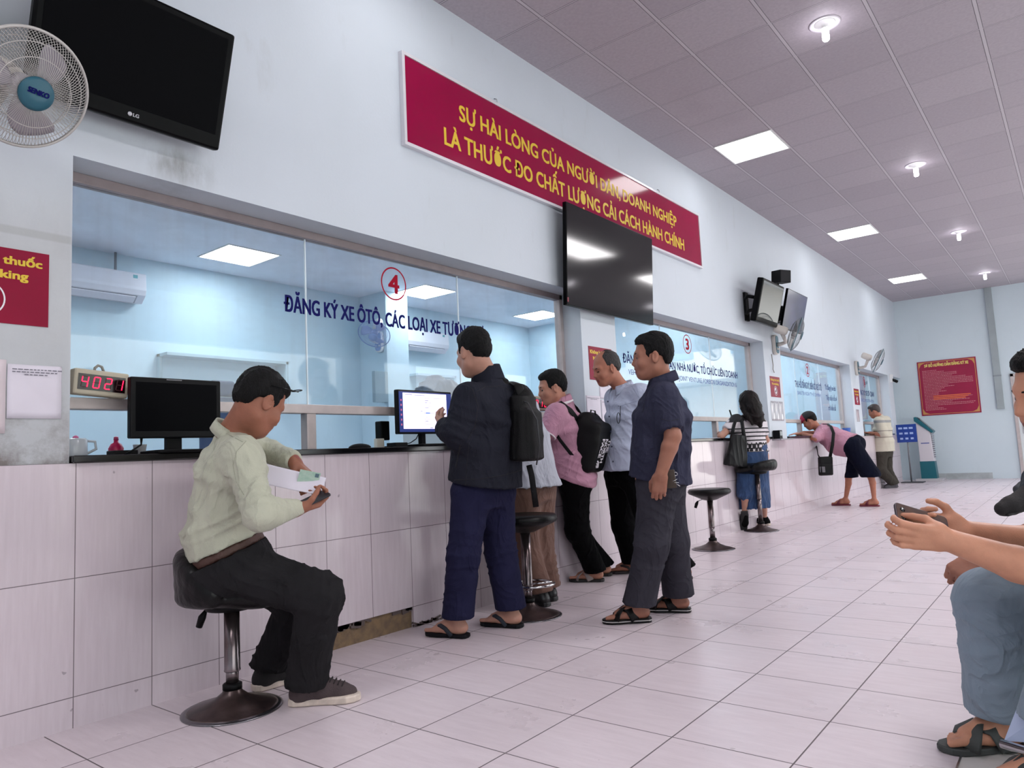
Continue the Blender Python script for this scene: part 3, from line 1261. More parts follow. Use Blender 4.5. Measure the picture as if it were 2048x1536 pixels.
wall_fan('grey wall fan on the pillar between windows 2 and 1', (0, 14.25, 2.26), (1, 0, 0), (.42, 14.1, 2.34), (.85, .22, -.45), r=.225, wires=48, cols=(FAN_W, mat('fan dark teal rim', '4f7078', .4), mat('fan grey wire', '7f8386', .4), mat('fan smoky blade', 'a8a6a6', .25), FAN_T), blade_a=1.1, group='wall fans')

# ================================================================ screens
SCREEN = mat('black screen glass', '050508', .08, spec=.5)
SCREEN_M = mat('satin black screen', '030306', .4, spec=.04)
BEZEL = mat('gloss black bezel', '050507', .3, spec=.08)


def tv(name, label, c, right, up, w_, h_, dep, bez, cat='television', group=None, scr=SCREEN, bezm=BEZEL, chin=0., bevel=.006):
    c, right, up = Vector(c), Vector(right).normalized(), Vector(up)
    up = (up - right * up.dot(right)).normalized()
    n = right.cross(up)
    t = thing(name, label, cat, c, 0, group)
    M = Matrix((right, up, n)).transposed()
    MB().obox(c - n * dep / 2, (w_ / 2, h_ / 2, dep / 2), M).build('casing', bezm, t, bev=bevel)
    MB().obox(c - n * (dep + .02), (w_ * .32, h_ * .32, .02), M).build('rear_housing', BLACK, t, bev=.01)
    MB().obox(c + up * chin / 2 + n * .0008, (w_ / 2 - bez, h_ / 2 - bez - chin / 2, .0008), M).build('screen', scr, t)
    return t, right, up, n


tl = R(16.5)
tv1, r_, u_, n_ = tv('television', 'black flat television tilted down beside the large cream fan', (.195, 1.352, 2.715), Y, (math.sin(tl), 0, math.cos(tl)), .80, .535, .05, .032, scr=SCREEN_M, chin=.035, group='black televisions', bevel=.012)
b_ = MB()
b_.lathe([(.0, 0), (.009, .0), (.009, .001), (0, .001)], Vector((.195, 1.352, 2.715)) - u_ * .232 - r_ * .012 + n_ * .001, n_, 20)
text(b_, 'LG', Vector((.195, 1.352, 2.715)) - u_ * .239 + r_ * .013 + n_ * .001, r_, u_, .014, .024, bold=.03)
b_.build('logo', mat('silver logo', 'b9b9c0', .4), tv1)
b_ = MB()
b_.box((0, 1.25, 2.6), (.03, 1.45, 2.85)).tube([(.02, 1.3, 2.72), (.14, 1.3, 2.72)], .015).tube([(.02, 1.4, 2.72), (.14, 1.4, 2.72)], .015)
b_.build('wall_bracket', BLACK, tv1)
tv0, r_, u_, n_ = tv('television', 'dark television cut off at the upper left corner', (.195, .44, 2.715), Y, (math.sin(tl), 0, math.cos(tl)), .80, .535, .05, .032, scr=SCREEN_M, chin=.035, group='black televisions', bevel=.012)
MB().box((0, .34, 2.6), (.03, .54, 2.85)).tube([(.02, .4, 2.72), (.14, .4, 2.72)], .015).build('wall_bracket', BLACK, tv0)
t2 = R(3.2)
tv2, r_, u_, n_ = tv('television', 'large thin black television overlapping the red slogan board', (.125, 5.387, 2.535), Y, (math.sin(t2), 0, math.cos(t2)), 1.452, .825, .035, .008, group='black televisions', bevel=.003)
MB().box((.001, 5.1, 2.4), (.06, 5.7, 2.7)).build('wall_bracket', BLACK, tv2)
MB().obox(Vector((.125, 5.387, 2.535)) - u_ * .37 - r_ * .71 + n_ * .002, (.008, .018, .0006), Matrix((r_, u_, n_)).transposed()).build('sticker', mat('red sticker', '8c2238', .5), tv2)
t3 = R(15)
tv3, r_, u_, n_ = tv('television', 'tilted television with a bright reflection, nearer of the pair above the fan', (.27, 9.0, 2.70), Y, (math.sin(t3), 0, math.cos(t3)), .78, .53, .08, .03, scr=mat('shiny screen glass', '46484b', .06, .55, spec=.8), chin=.03, group='black televisions', bevel=.015)
b_ = MB()
b_.tube([(0, 8.85, 2.78), (.1, 8.7, 2.78), (.18, 8.8, 2.76)], .022).tube([(0, 8.85, 2.58), (.1, 8.7, 2.6), (.18, 8.8, 2.62)], .022).box((0, 8.8, 2.5), (.03, 8.9, 2.86))
b_.build('wall_bracket', BLACK, tv3)
t4 = R(14)
tv4, r_, u_, n_ = tv('television', 'tilted dark blue television, farther of the pair above the fan', (.28, 9.94, 2.71), Y, (math.sin(t4), 0, math.cos(t4)), .84, .52, .03, .008, scr=mat('bluish screen glass', '2a2a45', .12, spec=.7, col2='3b3760', var=.1, vscale=3), group='black televisions', bevel=.003)
MB().box((0, 9.8, 2.6), (.16, 10.0, 2.8)).build('wall_bracket', BLACK, tv4)

t = thing('loudspeaker', 'small black loudspeaker on a bracket above the tilted screens', 'speaker', (.02, 9.35, 3.0))
Ms = Matrix.Rotation(R(-28), 3, 'Z') @ Matrix.Rotation(R(6), 3, 'Y')
MB().obox((.3, 9.40, 3.10), (.08, .09, .08), Ms).build('cabinet', BLACK, t, bev=.006)
MB().obox(Vector((.3, 9.40, 3.10)) + Ms @ Vector((.081, 0, 0)), (.002, .08, .07), Ms).build('grille', mat('speaker cloth', '1b1b1f', .9, bump=.5, bscale=300), t)
MB().tube([(0, 9.35, 2.98), (.14, 9.36, 2.98), (.27, 9.39, 3.01)], .012).box((0, 9.31, 2.93), (.012, 9.39, 3.03)).build('bracket', BLACK, t)

# ================================================================ boards and notices
t = thing('slogan_board', 'long crimson board with yellow slogan lettering', 'sign', (0, 5.29, 3.245))
MB().box((.0, 3.06, 2.955), (.028, 7.52, 3.535)).build('panel', CRIMSON, t)
f = MB()
for a, b_ in (((3.04, 2.935), (7.54, 2.957)), ((3.04, 3.533), (7.54, 3.555)), ((3.04, 2.957), (3.062, 3.533)), ((7.518, 2.957), (7.54, 3.533))):
    f.box((0, a[0], a[1]), (.036, b_[0], b_[1]))
f.build('frame', mat('white aluminium', 'd9d6dc', .3, .2), t, bev=.002)
l_ = MB()
text(l_, 'SỰ HÀI LÒNG CỦA NGƯỜI DÂN, DOANH NGHIỆP', (.0285, 5.255, 3.275), Y, Z, .113, 3.37, bold=.024)
text(l_, 'LÀ THƯỚC ĐO CHẤT LƯỢNG CẢI CÁCH HÀNH CHÍNH', (.0285, 5.25, 3.053), Y, Z, .120, 3.68, bold=.024)
l_.build('lettering', GOLD, t)
hk = MB()
for yy in (4.0, 6.6):
    hk.tube([(0, yy, 3.6), (.02, yy, 3.59), (.02, yy + .01, 3.56)], .004, 6)
hk.build('hook', STEEL, t)

NTS_M = mat('crimson notice sheet', '86002e', .35, spec=.2, var=.05)


def no_smoking(y0, y1, z0, z1, label, lines, bulge=0.):
    t = thing('no_smoking_notice', label, 'sign', (0, (y0 + y1) / 2, (z0 + z1) / 2), 0, 'no smoking notices')
    MB().box((0, y0, z0), (.003, y1, z1)).build('sheet', NTS_M, t)
    w_, h_ = y1 - y0, z1 - z0
    l_ = MB()
    text(l_, lines[0], (.0031, (y0 + y1) / 2, z1 - h_ * .21), Y, Z, h_ * .105, w_ * .88, bold=.045)
    text(l_, lines[1], (.0031, (y0 + y1) / 2, z1 - h_ * .40), Y, Z, h_ * .105, w_ * .66, bold=.045)
    l_.build('lettering', GOLD, t)
    s_ = MB()
    cc = Vector((.0031, (y0 + y1) / 2, z0 + h_ * .31))
    rr = h_ * .235
    ring2d(s_, cc, Y, Z, rr * .92, rr)
    s_.lathe([(0, .0003), (rr * .72, .0003), (rr * .72, .0006), (0, .0006)], cc, X, 36, x=Y)
    s_.build('white_disc', mat('white print', 'e2dde4', .5), t)
    s_ = MB()
    s_.box((.0040, cc.y - rr * .5, cc.z - rr * .16), (.0044, cc.y + rr * .28, cc.z + rr * .02))
    s_.box((.0040, cc.y + rr * .34, cc.z - rr * .16), (.0044, cc.y + rr * .5, cc.z + rr * .02))
    s_.tube([(.0042, cc.y + rr * .42, cc.z + rr * .08), (.0042, cc.y + rr * .3, cc.z + rr * .2), (.0042, cc.y + rr * .42, cc.z + rr * .32), (.0042, cc.y + rr * .2, cc.z + rr * .42)], rr * .035, 5)
    s_.build('cigarette', mat('dark print', '26202a', .6), t)
    s_ = MB()
    ring2d(s_, cc, Y, Z, rr * .72, rr * .86, lift=.0012)
    Mx = Matrix.Rotation(R(45), 3, 'X')
    s_.obox(cc + X * .0016, (.0002, rr * .8, rr * .07), Mx)
    s_.build('prohibition_ring', NTS_M, t)
    return t


NL = ['Không hút thuốc', 'No smoking']
no_smoking(.655, 1.087, 1.56, 1.855, 'crimson no smoking notice at the left edge above the white sheets', NL)
no_smoking(5.10, 5.475, 1.566, 1.85, 'crimson no smoking notice on the pillar behind the balding man', NL)
no_smoking(9.54, 9.93, 1.575, 1.85, 'crimson no smoking notice on the pillar left of window 2', NL)
no_smoking(13.97, 14.33, 1.585, 1.875, 'crimson no smoking notice on the pillar between windows 2 and 1', NL)


def sheet(y0, y1, z0, z1, label, m=PAPER, x0=.0, group='paper sheets on the pillars', lines=2):
    t = thing('paper_sheet', label, 'notice', (x0, (y0 + y1) / 2, (z0 + z1) / 2), 0, group)
    vs, fs = [], []
    n = 8
    for i in range(n + 1):
        for j in range(n + 1):
            yy, zz = y0 + (y1 - y0) * i / n, z0 + (z1 - z0) * j / n
            vs.append((x0 + .003 + .002 * math.sin(i * 1.1) * math.sin(j * .9), yy, zz))
    for i in range(n):
        for j in range(n):
            k = i * (n + 1) + j
            fs.append((k, k + 1, k + n + 2, k + n + 1))
    MB().add(vs, fs, True).build('sheet', m, t, solid=.0006)
    b_ = MB()
    for q in range(lines):
        zz = z1 - .02 - q * .010
        w_ = (y1 - y0) * (.42 if q < lines - 1 else .2)
        yc = (y0 + y1) / 2
        xx = yc - w_
        while xx < yc + w_:
            l1 = random.uniform(.006, .016)
            b_.box((x0 + .0056, xx, zz), (x0 + .006, xx + l1, zz + .0035))
            xx += l1 + .004
    b_.build('print', INK, t)


sheet(.952, 1.138, 1.197, 1.405, 'white printed sheet at the left edge of window 4', lines=3)
sheet(.70, .948, 1.14, 1.42, 'pinkish white sheet at the far left of the wall', mat('pink paper', 'd9ccd2', .8), lines=0)
sheet(5.02, 5.24, 1.187, 1.43, 'white sheet on the pillar behind the black backpack')
sheet(5.25, 5.46, 1.15, 1.40, 'white sheet on the pillar against the balding man')
sheet(5.24, 5.44, 1.41, 1.55, 'small white sheet under the notice behind the balding man')
PL = mat('plastic sleeve', 'c3c2c8', .08, spec=.8, var=.08, vscale=9)
sheet(9.49, 9.64, 1.26, 1.52, 'left plastic sleeve under the notice by window 2', PL, group='plastic sleeves')
sheet(9.645, 9.80, 1.26, 1.52, 'middle plastic sleeve under the notice by window 2', PL, group='plastic sleeves')
sheet(9.805, 9.97, 1.26, 1.52, 'right plastic sleeve under the notice by window 2', PL, group='plastic sleeves')
sheet(13.98, 14.2, 1.28, 1.5, 'plastic sleeve under the notice by window 1', PL, group='plastic sleeves')

# procedure board on the back wall
t = thing('procedure_board', 'crimson board of small text on the pale blue back wall', 'sign', (.925, YB, 2.02))
yb = YB - .02
MB().box((.362, yb, 1.413), (1.487, YB - .002, 2.622)).build('panel', mat('crimson satin board', '961440', .35, spec=.4, var=.05), t)
l_ = MB()
GP = mat('dull gold print', 'c08a4e', .5)
for a, b_ in (((.385, 1.436), (1.464, 1.446)), ((.385, 2.59), (1.464, 2.60)), ((.385, 1.436), (.395, 2.60)), ((1.454, 1.436), (1.464, 2.60))):
    l_.box((a[0], yb - .001, a[1]), (b_[0], yb, b_[1]))
for sx, sz in ((.395, 1.446), (1.454, 1.446), (.395, 2.59), (1.454, 2.59)):
    dx, dz = (1 if sx < .9 else -1), (1 if sz < 2 else -1)
    l_.prism([(0, 0), (dx * .12, 0), (dx * .04, dz * .04), (0, dz * .12)], (sx, yb, sz), X, Z, .001)
l_.build('border', GP, t)
l_ = MB()
text(l_, 'SƠ ĐỒ HƯỚNG DẪN ĐĂNG KÝ XE', (.925, yb, 2.49), X, Z, .062, .84, bold=.045)
l_.build('heading', mat('pale gold print', 'd8c06a', .5), t)
l_ = MB()
lens = [.3, .44, .7, .7, .6, .86, 1, 1, 1, 1, .5, .62, .42, .36, .45, .3, .3, .9, .96, .8, .9, .55, 1, .96, .25, .36, .42]
for i, q in enumerate(lens):
    zz = 2.40 - i * .0335
    xx = .45
    end = .45 + .95 * q
    while xx < end:
        w_ = random.uniform(.012, .04)
        l_.box((xx, yb - .001, zz), (min(xx + w_, end), yb, zz + .013))
        xx += w_ + .008
l_.build('text_lines', mat('pinkish print', 'c57f86', .6), t)
l_ = MB()
for i in range(3):
    zz = 1.825 - i * .034
    l_.box((.62, yb - .002, zz), (1.33 - i * .05, yb - .001, zz + .017))
l_.build('highlight_lines', mat('orange print', 'e8743c', .5), t)

t = thing('cable_trunking', 'grey cable trunking running down the back wall', 'trunking', (1.84, YB, 1.46))
MB().box((1.775, YB - .06, 1.46), (1.905, YB, 4.07)).build('channel', mat('grey galvanised', '9aa3a6', .5, .2, var=.06), t, bev=.004)
MB().box((1.77, YB - .065, 2.15), (1.91, YB, 2.18)).build('joint_band', mat('grey galvanised dark', '868e92', .5, .2), t)

# ================================================================ kiosk and standing sign near the back
TEAL = mat('teal laminate', '14626f', .35)
t = thing('ticket_kiosk', 'white and teal touch kiosk standing below the crimson board', 'kiosk', (.42, 18.0, 0))
kx, ky = .46, 18.0
MB().box((kx - .24, ky - .3, 0), (kx + .26, ky + .22, .05)).build('foot', mat('grey plinth', 'b6b4b8', .5), t, bev=.004)
prof = [(-.15, .05), (.14, .05), (.09, 1.10), (-.16, 1.35)]
MB().prism([(a, b_) for a, b_ in prof], (kx, ky, 0), X, Z, -.12, .12).build('body', mat('white laminate', 'd4ced4', .4), t, bev=.01)
MB().prism([(-.155, .05), (.145, .05), (.125, .42), (-.158, .42)], (kx, ky, 0), X, Z, -.125, .125).build('lower_panel', TEAL, t)
MB().prism([(-.19, 1.30), (.13, 1.02), (.165, 1.06), (-.15, 1.39), (-.19, 1.38)], (kx, ky, 0), X, Z, -.15, .15).build('screen_head', TEAL, t, bev=.008)
MB().prism([(-.12, 1.367), (.14, 1.083), (.144, 1.088), (-.117, 1.373)], (kx, ky, 0), X, Z, -.12, .12).build('touch_screen', SCREEN, t)
MB().box((kx - .10, ky - .1215, .80), (kx + .06, ky - .12, .82)).build('nameplate', mat('blue print', '3f4f94', .5), t)
g = MB()
for i in range(12):
    g.box((kx + .105, ky - .08, .5 + i * .045), (kx + .135, ky + .08, .515 + i * .045))
g.build('vents', mat('grey print', '8b8b92', .6), t)

sx_, sy_ = .215, 17.25
t = thing('sign_stand', 'blue notice on a grey post with a flat foot', 'sign', (sx_, sy_, 0))
MB().box((sx_ - .18, sy_ - .15, 0), (sx_ + .24, sy_ + .15, .02)).build('foot', mat('dark grey steel', '4b4b50', .5, .4), t, bev=.004)
MB().cyl((sx_, sy_, .02), (sx_, sy_, 1.1), .016).build('post', mat('grey steel', '6f7076', .5, .4), t)
MB().box((sx_ - .19, sy_ - .026, .85), (sx_ + .19, sy_ - .017, 1.23)).build('panel', mat('blue sign face', '173a8c', .35), t)
l_ = MB()
for i in range(3):
    for q in range(3):
        l_.box((sx_ - .15 + q * .1 + i * .01, sy_ - .0275, 1.13 - i * .11), (sx_ - .075 + q * .1, sy_ - .026, 1.17 - i * .11))
l_.build('lettering', mat('pale blue print', '9fb2dd', .5), t)

# ================================================================ counter tops
CT = ['under window 4 with the two monitors', 'under window 3 where the woman writes', 'under window 2 where the man leans', 'under window 1']
for i, (a, b_) in enumerate(OPEN):
    o = MB().box((-.62, a + .004, 1.021), (.032, b_ - .004, 1.05)).build('counter_top', GRANITE, bev=.004)
    tag(o, 'polished black stone counter top ' + CT[i], 'counter top', 'counter tops')

# ================================================================ things on the counter of window 4
t = thing('queue_display', 'cream number display showing 4021 in red digits', 'queue display', (-.17, 1.34, 1.302))
c0 = Vector((-.14, 1.336, 1.36))
MB().obox(c0, (.028, .112, .055), Matrix.Rotation(R(-4), 3, 'X')).build('case', mat('cream case', 'b9b09c', .45), t, bev=.008)
cx = c0.x + .0285
MB().obox(c0 + X * .0285, (.001, .096, .034), Matrix.Rotation(R(-4), 3, 'X')).build('display_window', mat('dark red window', '1c060c', .15), t)
SEG = {'4': 'bcfg', '0': 'abcdef', '2': 'abged', '1': 'bc'}


def digits(txt, o, ex, ey, h_, pitch, m, off, parent):
    for on in (0, 1):
        b_ = MB()
        for i, ch in enumerate(txt):
            for s_ in 'abcdefg':
                if (s_ in SEG[ch]) != bool(on):
                    continue
                w_ = h_ * .52
                th = h_ * .085
                px_, py_, hor = {'a': (0, .5, 1), 'g': (0, 0, 1), 'd': (0, -.5, 1), 'b': (.5, .25, 0), 'c': (.5, -.25, 0), 'f': (-.5, .25, 0), 'e': (-.5, -.25, 0)}[s_]
                q = o + ex * (i * pitch + px_ * w_ + py_ * h_ * .12) + ey * (py_ * h_)
                n = ex.cross(ey)
                d = (ex if hor else (ey + ex * .12).normalized())
                ln = (w_ * .42 if hor else h_ * .22)
                e2 = n.cross(d)
                b_.obox(q + n * (.0006 if on else .0003), (ln, th / 2, .0004), Matrix((d, e2, n)).transposed())
        b_.build('lit_segments' if on else 'unlit_segments', m if on else off, parent)


LED = mat('red led', 'ff1238', emit=3.0)
LEDOFF = mat('unlit led', '3d1018', .4)
eyy = Vector((0, math.cos(R(-4)), math.sin(R(-4))))
ezz = Vector((0, -math.sin(R(-4)), math.cos(R(-4))))
digits('4021', c0 + X * .0297 - eyy * .069, eyy, ezz, .046, .047, LED, LEDOFF, t)
MB().tube([(-.15, 1.32, 1.415), (-.15, 1.322, 1.43), (-.15, 1.335, 1.442), (-.15, 1.35, 1.437), (-.15, 1.358, 1.415)], .006, 8).build('cable', mat('grey cable', '8f8c86', .6), t)
t = thing('queue_display', 'small red number display behind the man in pink', 'queue display', (-.17, 4.52, 1.302))
c1 = Vector((-.14, 4.52, 1.36))
MB().obox(c1, (.028, .13, .057), Matrix.Identity(3)).build('case', mat('cream case', 'b9b09c', .45), t, bev=.008)
MB().obox(c1 + X * .0285, (.001, .112, .036), Matrix.Identity(3)).build('display_window', mat('dark red window', '1c060c', .15), t)
digits('1012', c1 + X * .0297 - Y * .084, Y, Z, .05, .055, LED, LEDOFF, t)


def monitor(label, yc, w_, h_, zb, scr, bez, xs, neck_w, group, foot):
    t = thing('computer_monitor', label, 'monitor', (xs, yc, 1.05), 0, group)
    MB().box((xs - .035, yc - w_ / 2, zb), (xs, yc + w_ / 2, zb + h_)).build('casing', BLACK, t, bev=.006)
    MB().box((xs, yc - w_ / 2 + bez, zb + bez * 1.4), (xs + .001, yc + w_ / 2 - bez, zb + h_ - bez)).build('screen', scr, t)
    MB().box((xs - .06, yc - neck_w, 1.06), (xs - .03, yc + neck_w, zb + h_ * .5)).build('neck', BLACK, t, bev=.004)
    MB().prism(rrect(foot * .8, foot, .03), (xs - .03, yc, 1.051), X, Y, .014).build('foot', BLACK, t, bev=.004)
    return t


m1 = monitor('black monitor with a dark screen behind the seated man', 1.622, .415, .268, 1.118, SCREEN_M, .022, -.02, .035, 'counter monitors', .24)
MB().box((-.019, 1.57, 1.377), (-.0185, 1.64, 1.381)).build('maker_badge', mat('grey badge', '77777c', .4), m1)
m2 = monitor('black monitor with a lit web page beside the man in the jacket', 3.235, .475, .272, 1.129, mat('screen glow base', '0b1030', .3), .008, -.06, .02, 'counter monitors', .25)
sx = -.058
LCD = mat('lit web page', 'd9d3f0', emit=.85)
LCDB = mat('lit desktop blue', '20306e', emit=.5)
LCDG = mat('lit page grey', '9a97b4', emit=.5)
y0s = 3.235 - .23
MB().box((sx, y0s, 1.141), (sx + .0006, y0s + .46, 1.388)).build('desktop', LCDB, m2)
MB().box((sx, y0s + .032, 1.16), (sx + .0012, y0s + .415, 1.382)).build('web_page', LCD, m2)
b_ = MB()
for a, z_, w_, h_ in ((.05, 1.370, .06, .005), (.13, 1.368, .09, .004), (.215, 1.352, .2, .002), (.22, 1.335, .03, .005), (.22, 1.322, .02, .004), (.26, 1.322, .012, .004), (.22, 1.302, .19, .0015), (.22, 1.292, .03, .004), (.18, 1.258, .12, .002), (.18, 1.268, .015, .004), (.29, 1.268, .05, .0015), (.22, 1.232, .09, .0015), (.215, 1.22, .2, .0015), (.22, 1.206, .025, .004), (.215, 1.175, .0015, .18), (.22, 1.188, .06, .0015), (.30, 1.188, .06, .0015), (.26, 1.163, .025, .006), (.3, 1.164, .04, .005), (.37, 1.163, .02, .006)):
    b_.box((sx + .0012, y0s + a, z_), (sx + .0016, y0s + a + w_, z_ + h_))
b_.build('page_text', LCDG, m2)
MB().box((sx + .0012, y0s + .225, 1.256), (sx + .0018, y0s + .262, 1.262)).build('selection', mat('lit blue', '2a62c8', emit=.7), m2)
b_ = MB()
for i in range(6):
    b_.box((sx + .0006, y0s + .012, 1.18 + i * .03), (sx + .0012, y0s + .022, 1.192 + i * .03))
b_.build('desktop_icons', mat('lit icons', 'b05a78', emit=.5), m2)

o = MB().tube([(-.05, 1.47, 1.15), (-.05, 1.475, 1.118), (-.02, 1.46, 1.09), (-.03, 1.425, 1.065), (-.04, 1.405, 1.052)], [.004, .006, .004, .004, .004], 8).build('video_cable', BLACK)
tag(o, 'black cable hanging from the dark monitor to the counter', 'cable')
o = MB().tube([(-.09, 3.2, 1.14), (-.1, 3.18, 1.10), (-.08, 3.11, 1.075), (-.08, 3.02, 1.056), (-.08, 2.9, 1.055)], .003, 8).build('video_cable', BLACK)
tag(o, 'thin black cable running from the lit monitor', 'cable')
o = MB().box((-.13, 2.96, 1.0505), (-.05, 3.06, 1.078)).build('adapter_box', BLACK, bev=.003)
tag(o, 'small black adapter box beside the lit monitor', 'adapter')
o = MB().box((-.16, 1.375, 1.0505), (-.08, 1.475, 1.07)).build('adapter_box', BLACK, bev=.003)
tag(o, 'flat black box beside the pink bottle', 'adapter')
# kettle / mug / bottle / cup behind the dark monitor
t = thing('electric_kettle', 'small white kettle with a pink lid at the left end of the counter', 'kettle', (-.3, 1.32, 1.05))
MB().lathe([(.048, 0), (.052, .01), (.05, .075), (.044, .082)], (-.3, 1.30, 1.0505), n=32).build('body', mat('white enamel', 'dfe3ea', .2), t)
MB().tube([(-.3, 1.349, 1.122), (-.3, 1.385, 1.118), (-.3, 1.39, 1.085), (-.3, 1.351, 1.065)], .006, 8).build('handle', mat('white enamel', 'dfe3ea', .2), t)
MB().lathe([(.012, 0), (.012, .008), (.004, .014)], (-.3, 1.305, 1.132), n=20).build('lid_knob', mat('pink plastic', 'd65a92', .4), t)
t = thing('soap_bottle', 'small round pink bottle between the kettle and the monitor', 'bottle', (-.3, 1.47, 1.05))
MB().lathe([(.02, 0), (.03, .008), (.032, .035), (.022, .055), (.01, .062), (.009, .075)], (-.3, 1.475, 1.0505), n=28).build('body', mat('pink bottle', 'cf1f58', .3), t)
MB().lathe([(.011, 0), (.009, .014), (.002, .016)], (-.3, 1.475, 1.124), n=16).build('cap', mat('pink cap', 'd6507e', .4), t)
t = thing('paper_cup', 'small white cup beside the black box on the counter', 'cup', (-.34, 1.62, 1.05))
MB().lathe([(.022, 0), (.03, .05), (.031, .052), (.027, .05), (.02, .004)], (-.34, 1.60, 1.0505), n=24).build('cup', WHITE_P, t)
o = MB().box((-.245, 2.96, 1.051), (-.215, 3.02, 1.11)).build('power_socket', mat('cream plastic', 'd5d2c6', .4), bev=.004)
tag(o, 'cream power socket under the rail left of the lit monitor', 'socket')
o = MB().box((-.30, 3.02, 1.10), (-.24, 3.09, 1.22)).build('card_reader', BLACK, bev=.006)
tag(o, 'small black device on the rail left of the lit monitor', 'device')
# small black dome on the counter (back of a mouse)
S = SDF(.006)
S.ell((-.1, 2.73, 1.052), (.05, .075, .026), clip=[((0, 0, 1.0505), (0, 0, -1))])
o = sdf_obj(S, 'stamp_pad', BLACK)
tag(o, 'low black dome lying on the counter right of the seated man', 'stamp pad')

# ================================================================ office contents
ACW = mat('white air conditioner', 'dde1ec', .35)


def aircon(label, y0, y1, zb, x=XO):
    t = thing('air_conditioner', label, 'air conditioner', (x, (y0 + y1) / 2, zb), 0, 'office air conditioners')
    prof = [(0, 0.02), (.13, 0), (.21, .07), (.225, .12), (.215, .285), (.20, .295), (0, .295)]
    b_ = MB().prism(prof, (x, y0, zb), X, Z, 0, -(y1 - y0))
    b_.build('body', ACW, t, bev=.006)
    MB().prism([(.13, -.002), (.205, .062), (.195, .07), (.125, .006)], (x, y0 + .08, zb), X, Z, 0, -(y1 - y0 - .16)).build('outlet', mat('grey louvre', '9aa0ac', .4), t)
    MB().prism([(.15, -.004), (.212, .045), (.205, .053), (.145, .004)], (x, y0 + .1, zb), X, Z, 0, -(y1 - y0 - .2)).build('flap', ACW, t)
    MB().box((x + .2162, y0 + .02, zb + .19), (x + .2175, y1 - .02, zb + .194)).build('panel_seam', mat('grey seam', '8f98a6', .5), t)
    MB().box((x + .2165, y1 - .13, zb + .2), (x + .218, y1 - .085, zb + .27)).build('energy_label', mat('teal label', '5fa9b6', .5), t)


aircon('white split air conditioner at the left edge of window 4', 2.49, 3.39, 2.685)
aircon('white split air conditioner right of the office pillar', 6.95, 7.85, 2.53)
o = MB().cyl((XO + .05, 3.16, 2.97), (XO + .05, 3.16, 3.2), .012).build('drain_pipe', mat('grey pipe', '77808a', .6))
tag(o, 'thin grey pipe rising from the left air conditioner to the ceiling', 'pipe')
# recesses in the back wall
NICHE = mat('niche shadow paint', 'a9c3d0', .6)
b_ = MB()
b_.box((XO, 3.6, 1.66), (XO + .03, 5.05, 1.70)).box((XO, 3.6, 1.66), (XO + .06, 3.63, 2.2)).box((XO, 3.6, 2.17), (XO + .22, 5.05, 2.2)).box((XO, 5.02, 1.66), (XO + .22, 5.05, 2.2))
o = b_.build('wall_shelf', NICHE)
tag(o, 'pale blue boxed shelf on the office wall above the dark monitor', 'shelf')
b_ = MB()
b_.box((XO, 7.2, 1.70), (XO + .03, 8.0, 1.74)).box((XO, 7.2, 2.17), (XO + .2, 8.0, 2.2)).box((XO, 7.97, 1.7), (XO + .2, 8.0, 2.2))
o = b_.build('wall_shelf', NICHE)
tag(o, 'pale blue boxed shelf on the office wall right of the pillar', 'shelf')
o = MB().box((-3.86, 6.08, 1.72), (-3.80, 6.30, 2.12)).build('switch_box', mat('grey blue box', '8aa0ac', .5), bev=.006)
o.location = (-.0, .0, 0)
tag(o, 'small grey box mounted on the side of the office pillar', 'box')
# office chairs: rounded dark blue backs
CH = mat('dark blue chair fabric', '3a4c6b', .7)


def office_chair(x, y, ztop, label):
    t = thing('office_chair', label, 'chair', (x, y, 0), 0, 'office chairs')
    S = SDF(.014)
    S.box((x, y, ztop - .32), (.045, .23, .30), rd=.045)
    sdf_obj(S, 'backrest', CH, t)
    S = SDF(.012)
    S.box((x, y, ztop + .06), (.04, .13, .08), rd=.04)
    sdf_obj(S, 'headrest', CH, t)
    S = SDF(.014)
    S.box((x - .24, y, .5), (.23, .24, .05), rd=.045)
    sdf_obj(S, 'seat', CH, t)
    b_ = MB().cyl((x - .2, y, .08), (x - .2, y, .46), .03)
    for i in range(5):
        a = i * 2 * math.pi / 5
        b_.tube([(x - .2, y, .1), (x - .2 + .28 * math.cos(a), y + .28 * math.sin(a), .06)], .02, 8)
    b_.build('base', BLACK, t)


office_chair(-3.3, 3.72, 1.68, 'dark blue office chair with a headrest behind the dark monitor')
DESK = mat('grey desk laminate', 'a9b4bd', .5)
for i, (x0, x1, y0, y1, z1, lab) in enumerate(((-1.9, -1.25, 1.0, 2.2, .76, 'grey desk behind the dark monitor'), (-1.9, -1.25, 3.1, 4.6, .76, 'grey desk behind the lit monitor'), (-2.0, -1.2, 6.4, 8.6, .9, 'grey desk behind window 3'))):
    t = thing('office_desk', lab, 'desk', ((x0 + x1) / 2, (y0 + y1) / 2, 0), 0, 'office desks')
    MB().box((x0, y0, z1 - .03), (x1, y1, z1)).build('desk_top', DESK, t, bev=.004)
    for q in (y0 + .02, y1 - .05):
        MB().box((x0 + .03, q, 0), (x1 - .03, q + .03, z1 - .03)).build('side_panel', DESK, t)
    MB().box((x0 + .03, y0 + .05, .3), (x0 + .05, y1 - .05, z1 - .03)).build('front_panel', DESK, t)
KC = at(903, 799, 6.5)
kz = KC.z
t = thing('filing_cabinet', 'pale grey cabinet behind the man in the jacket', 'cabinet', (KC.x, KC.y, 0))
GST = mat('pale grey steel', 'b3bcc0', .5, .1)
MB().box((KC.x - .5, KC.y - .14, 0), (KC.x, KC.y + .55, kz - .12)).build('body', GST, t, bev=.006)
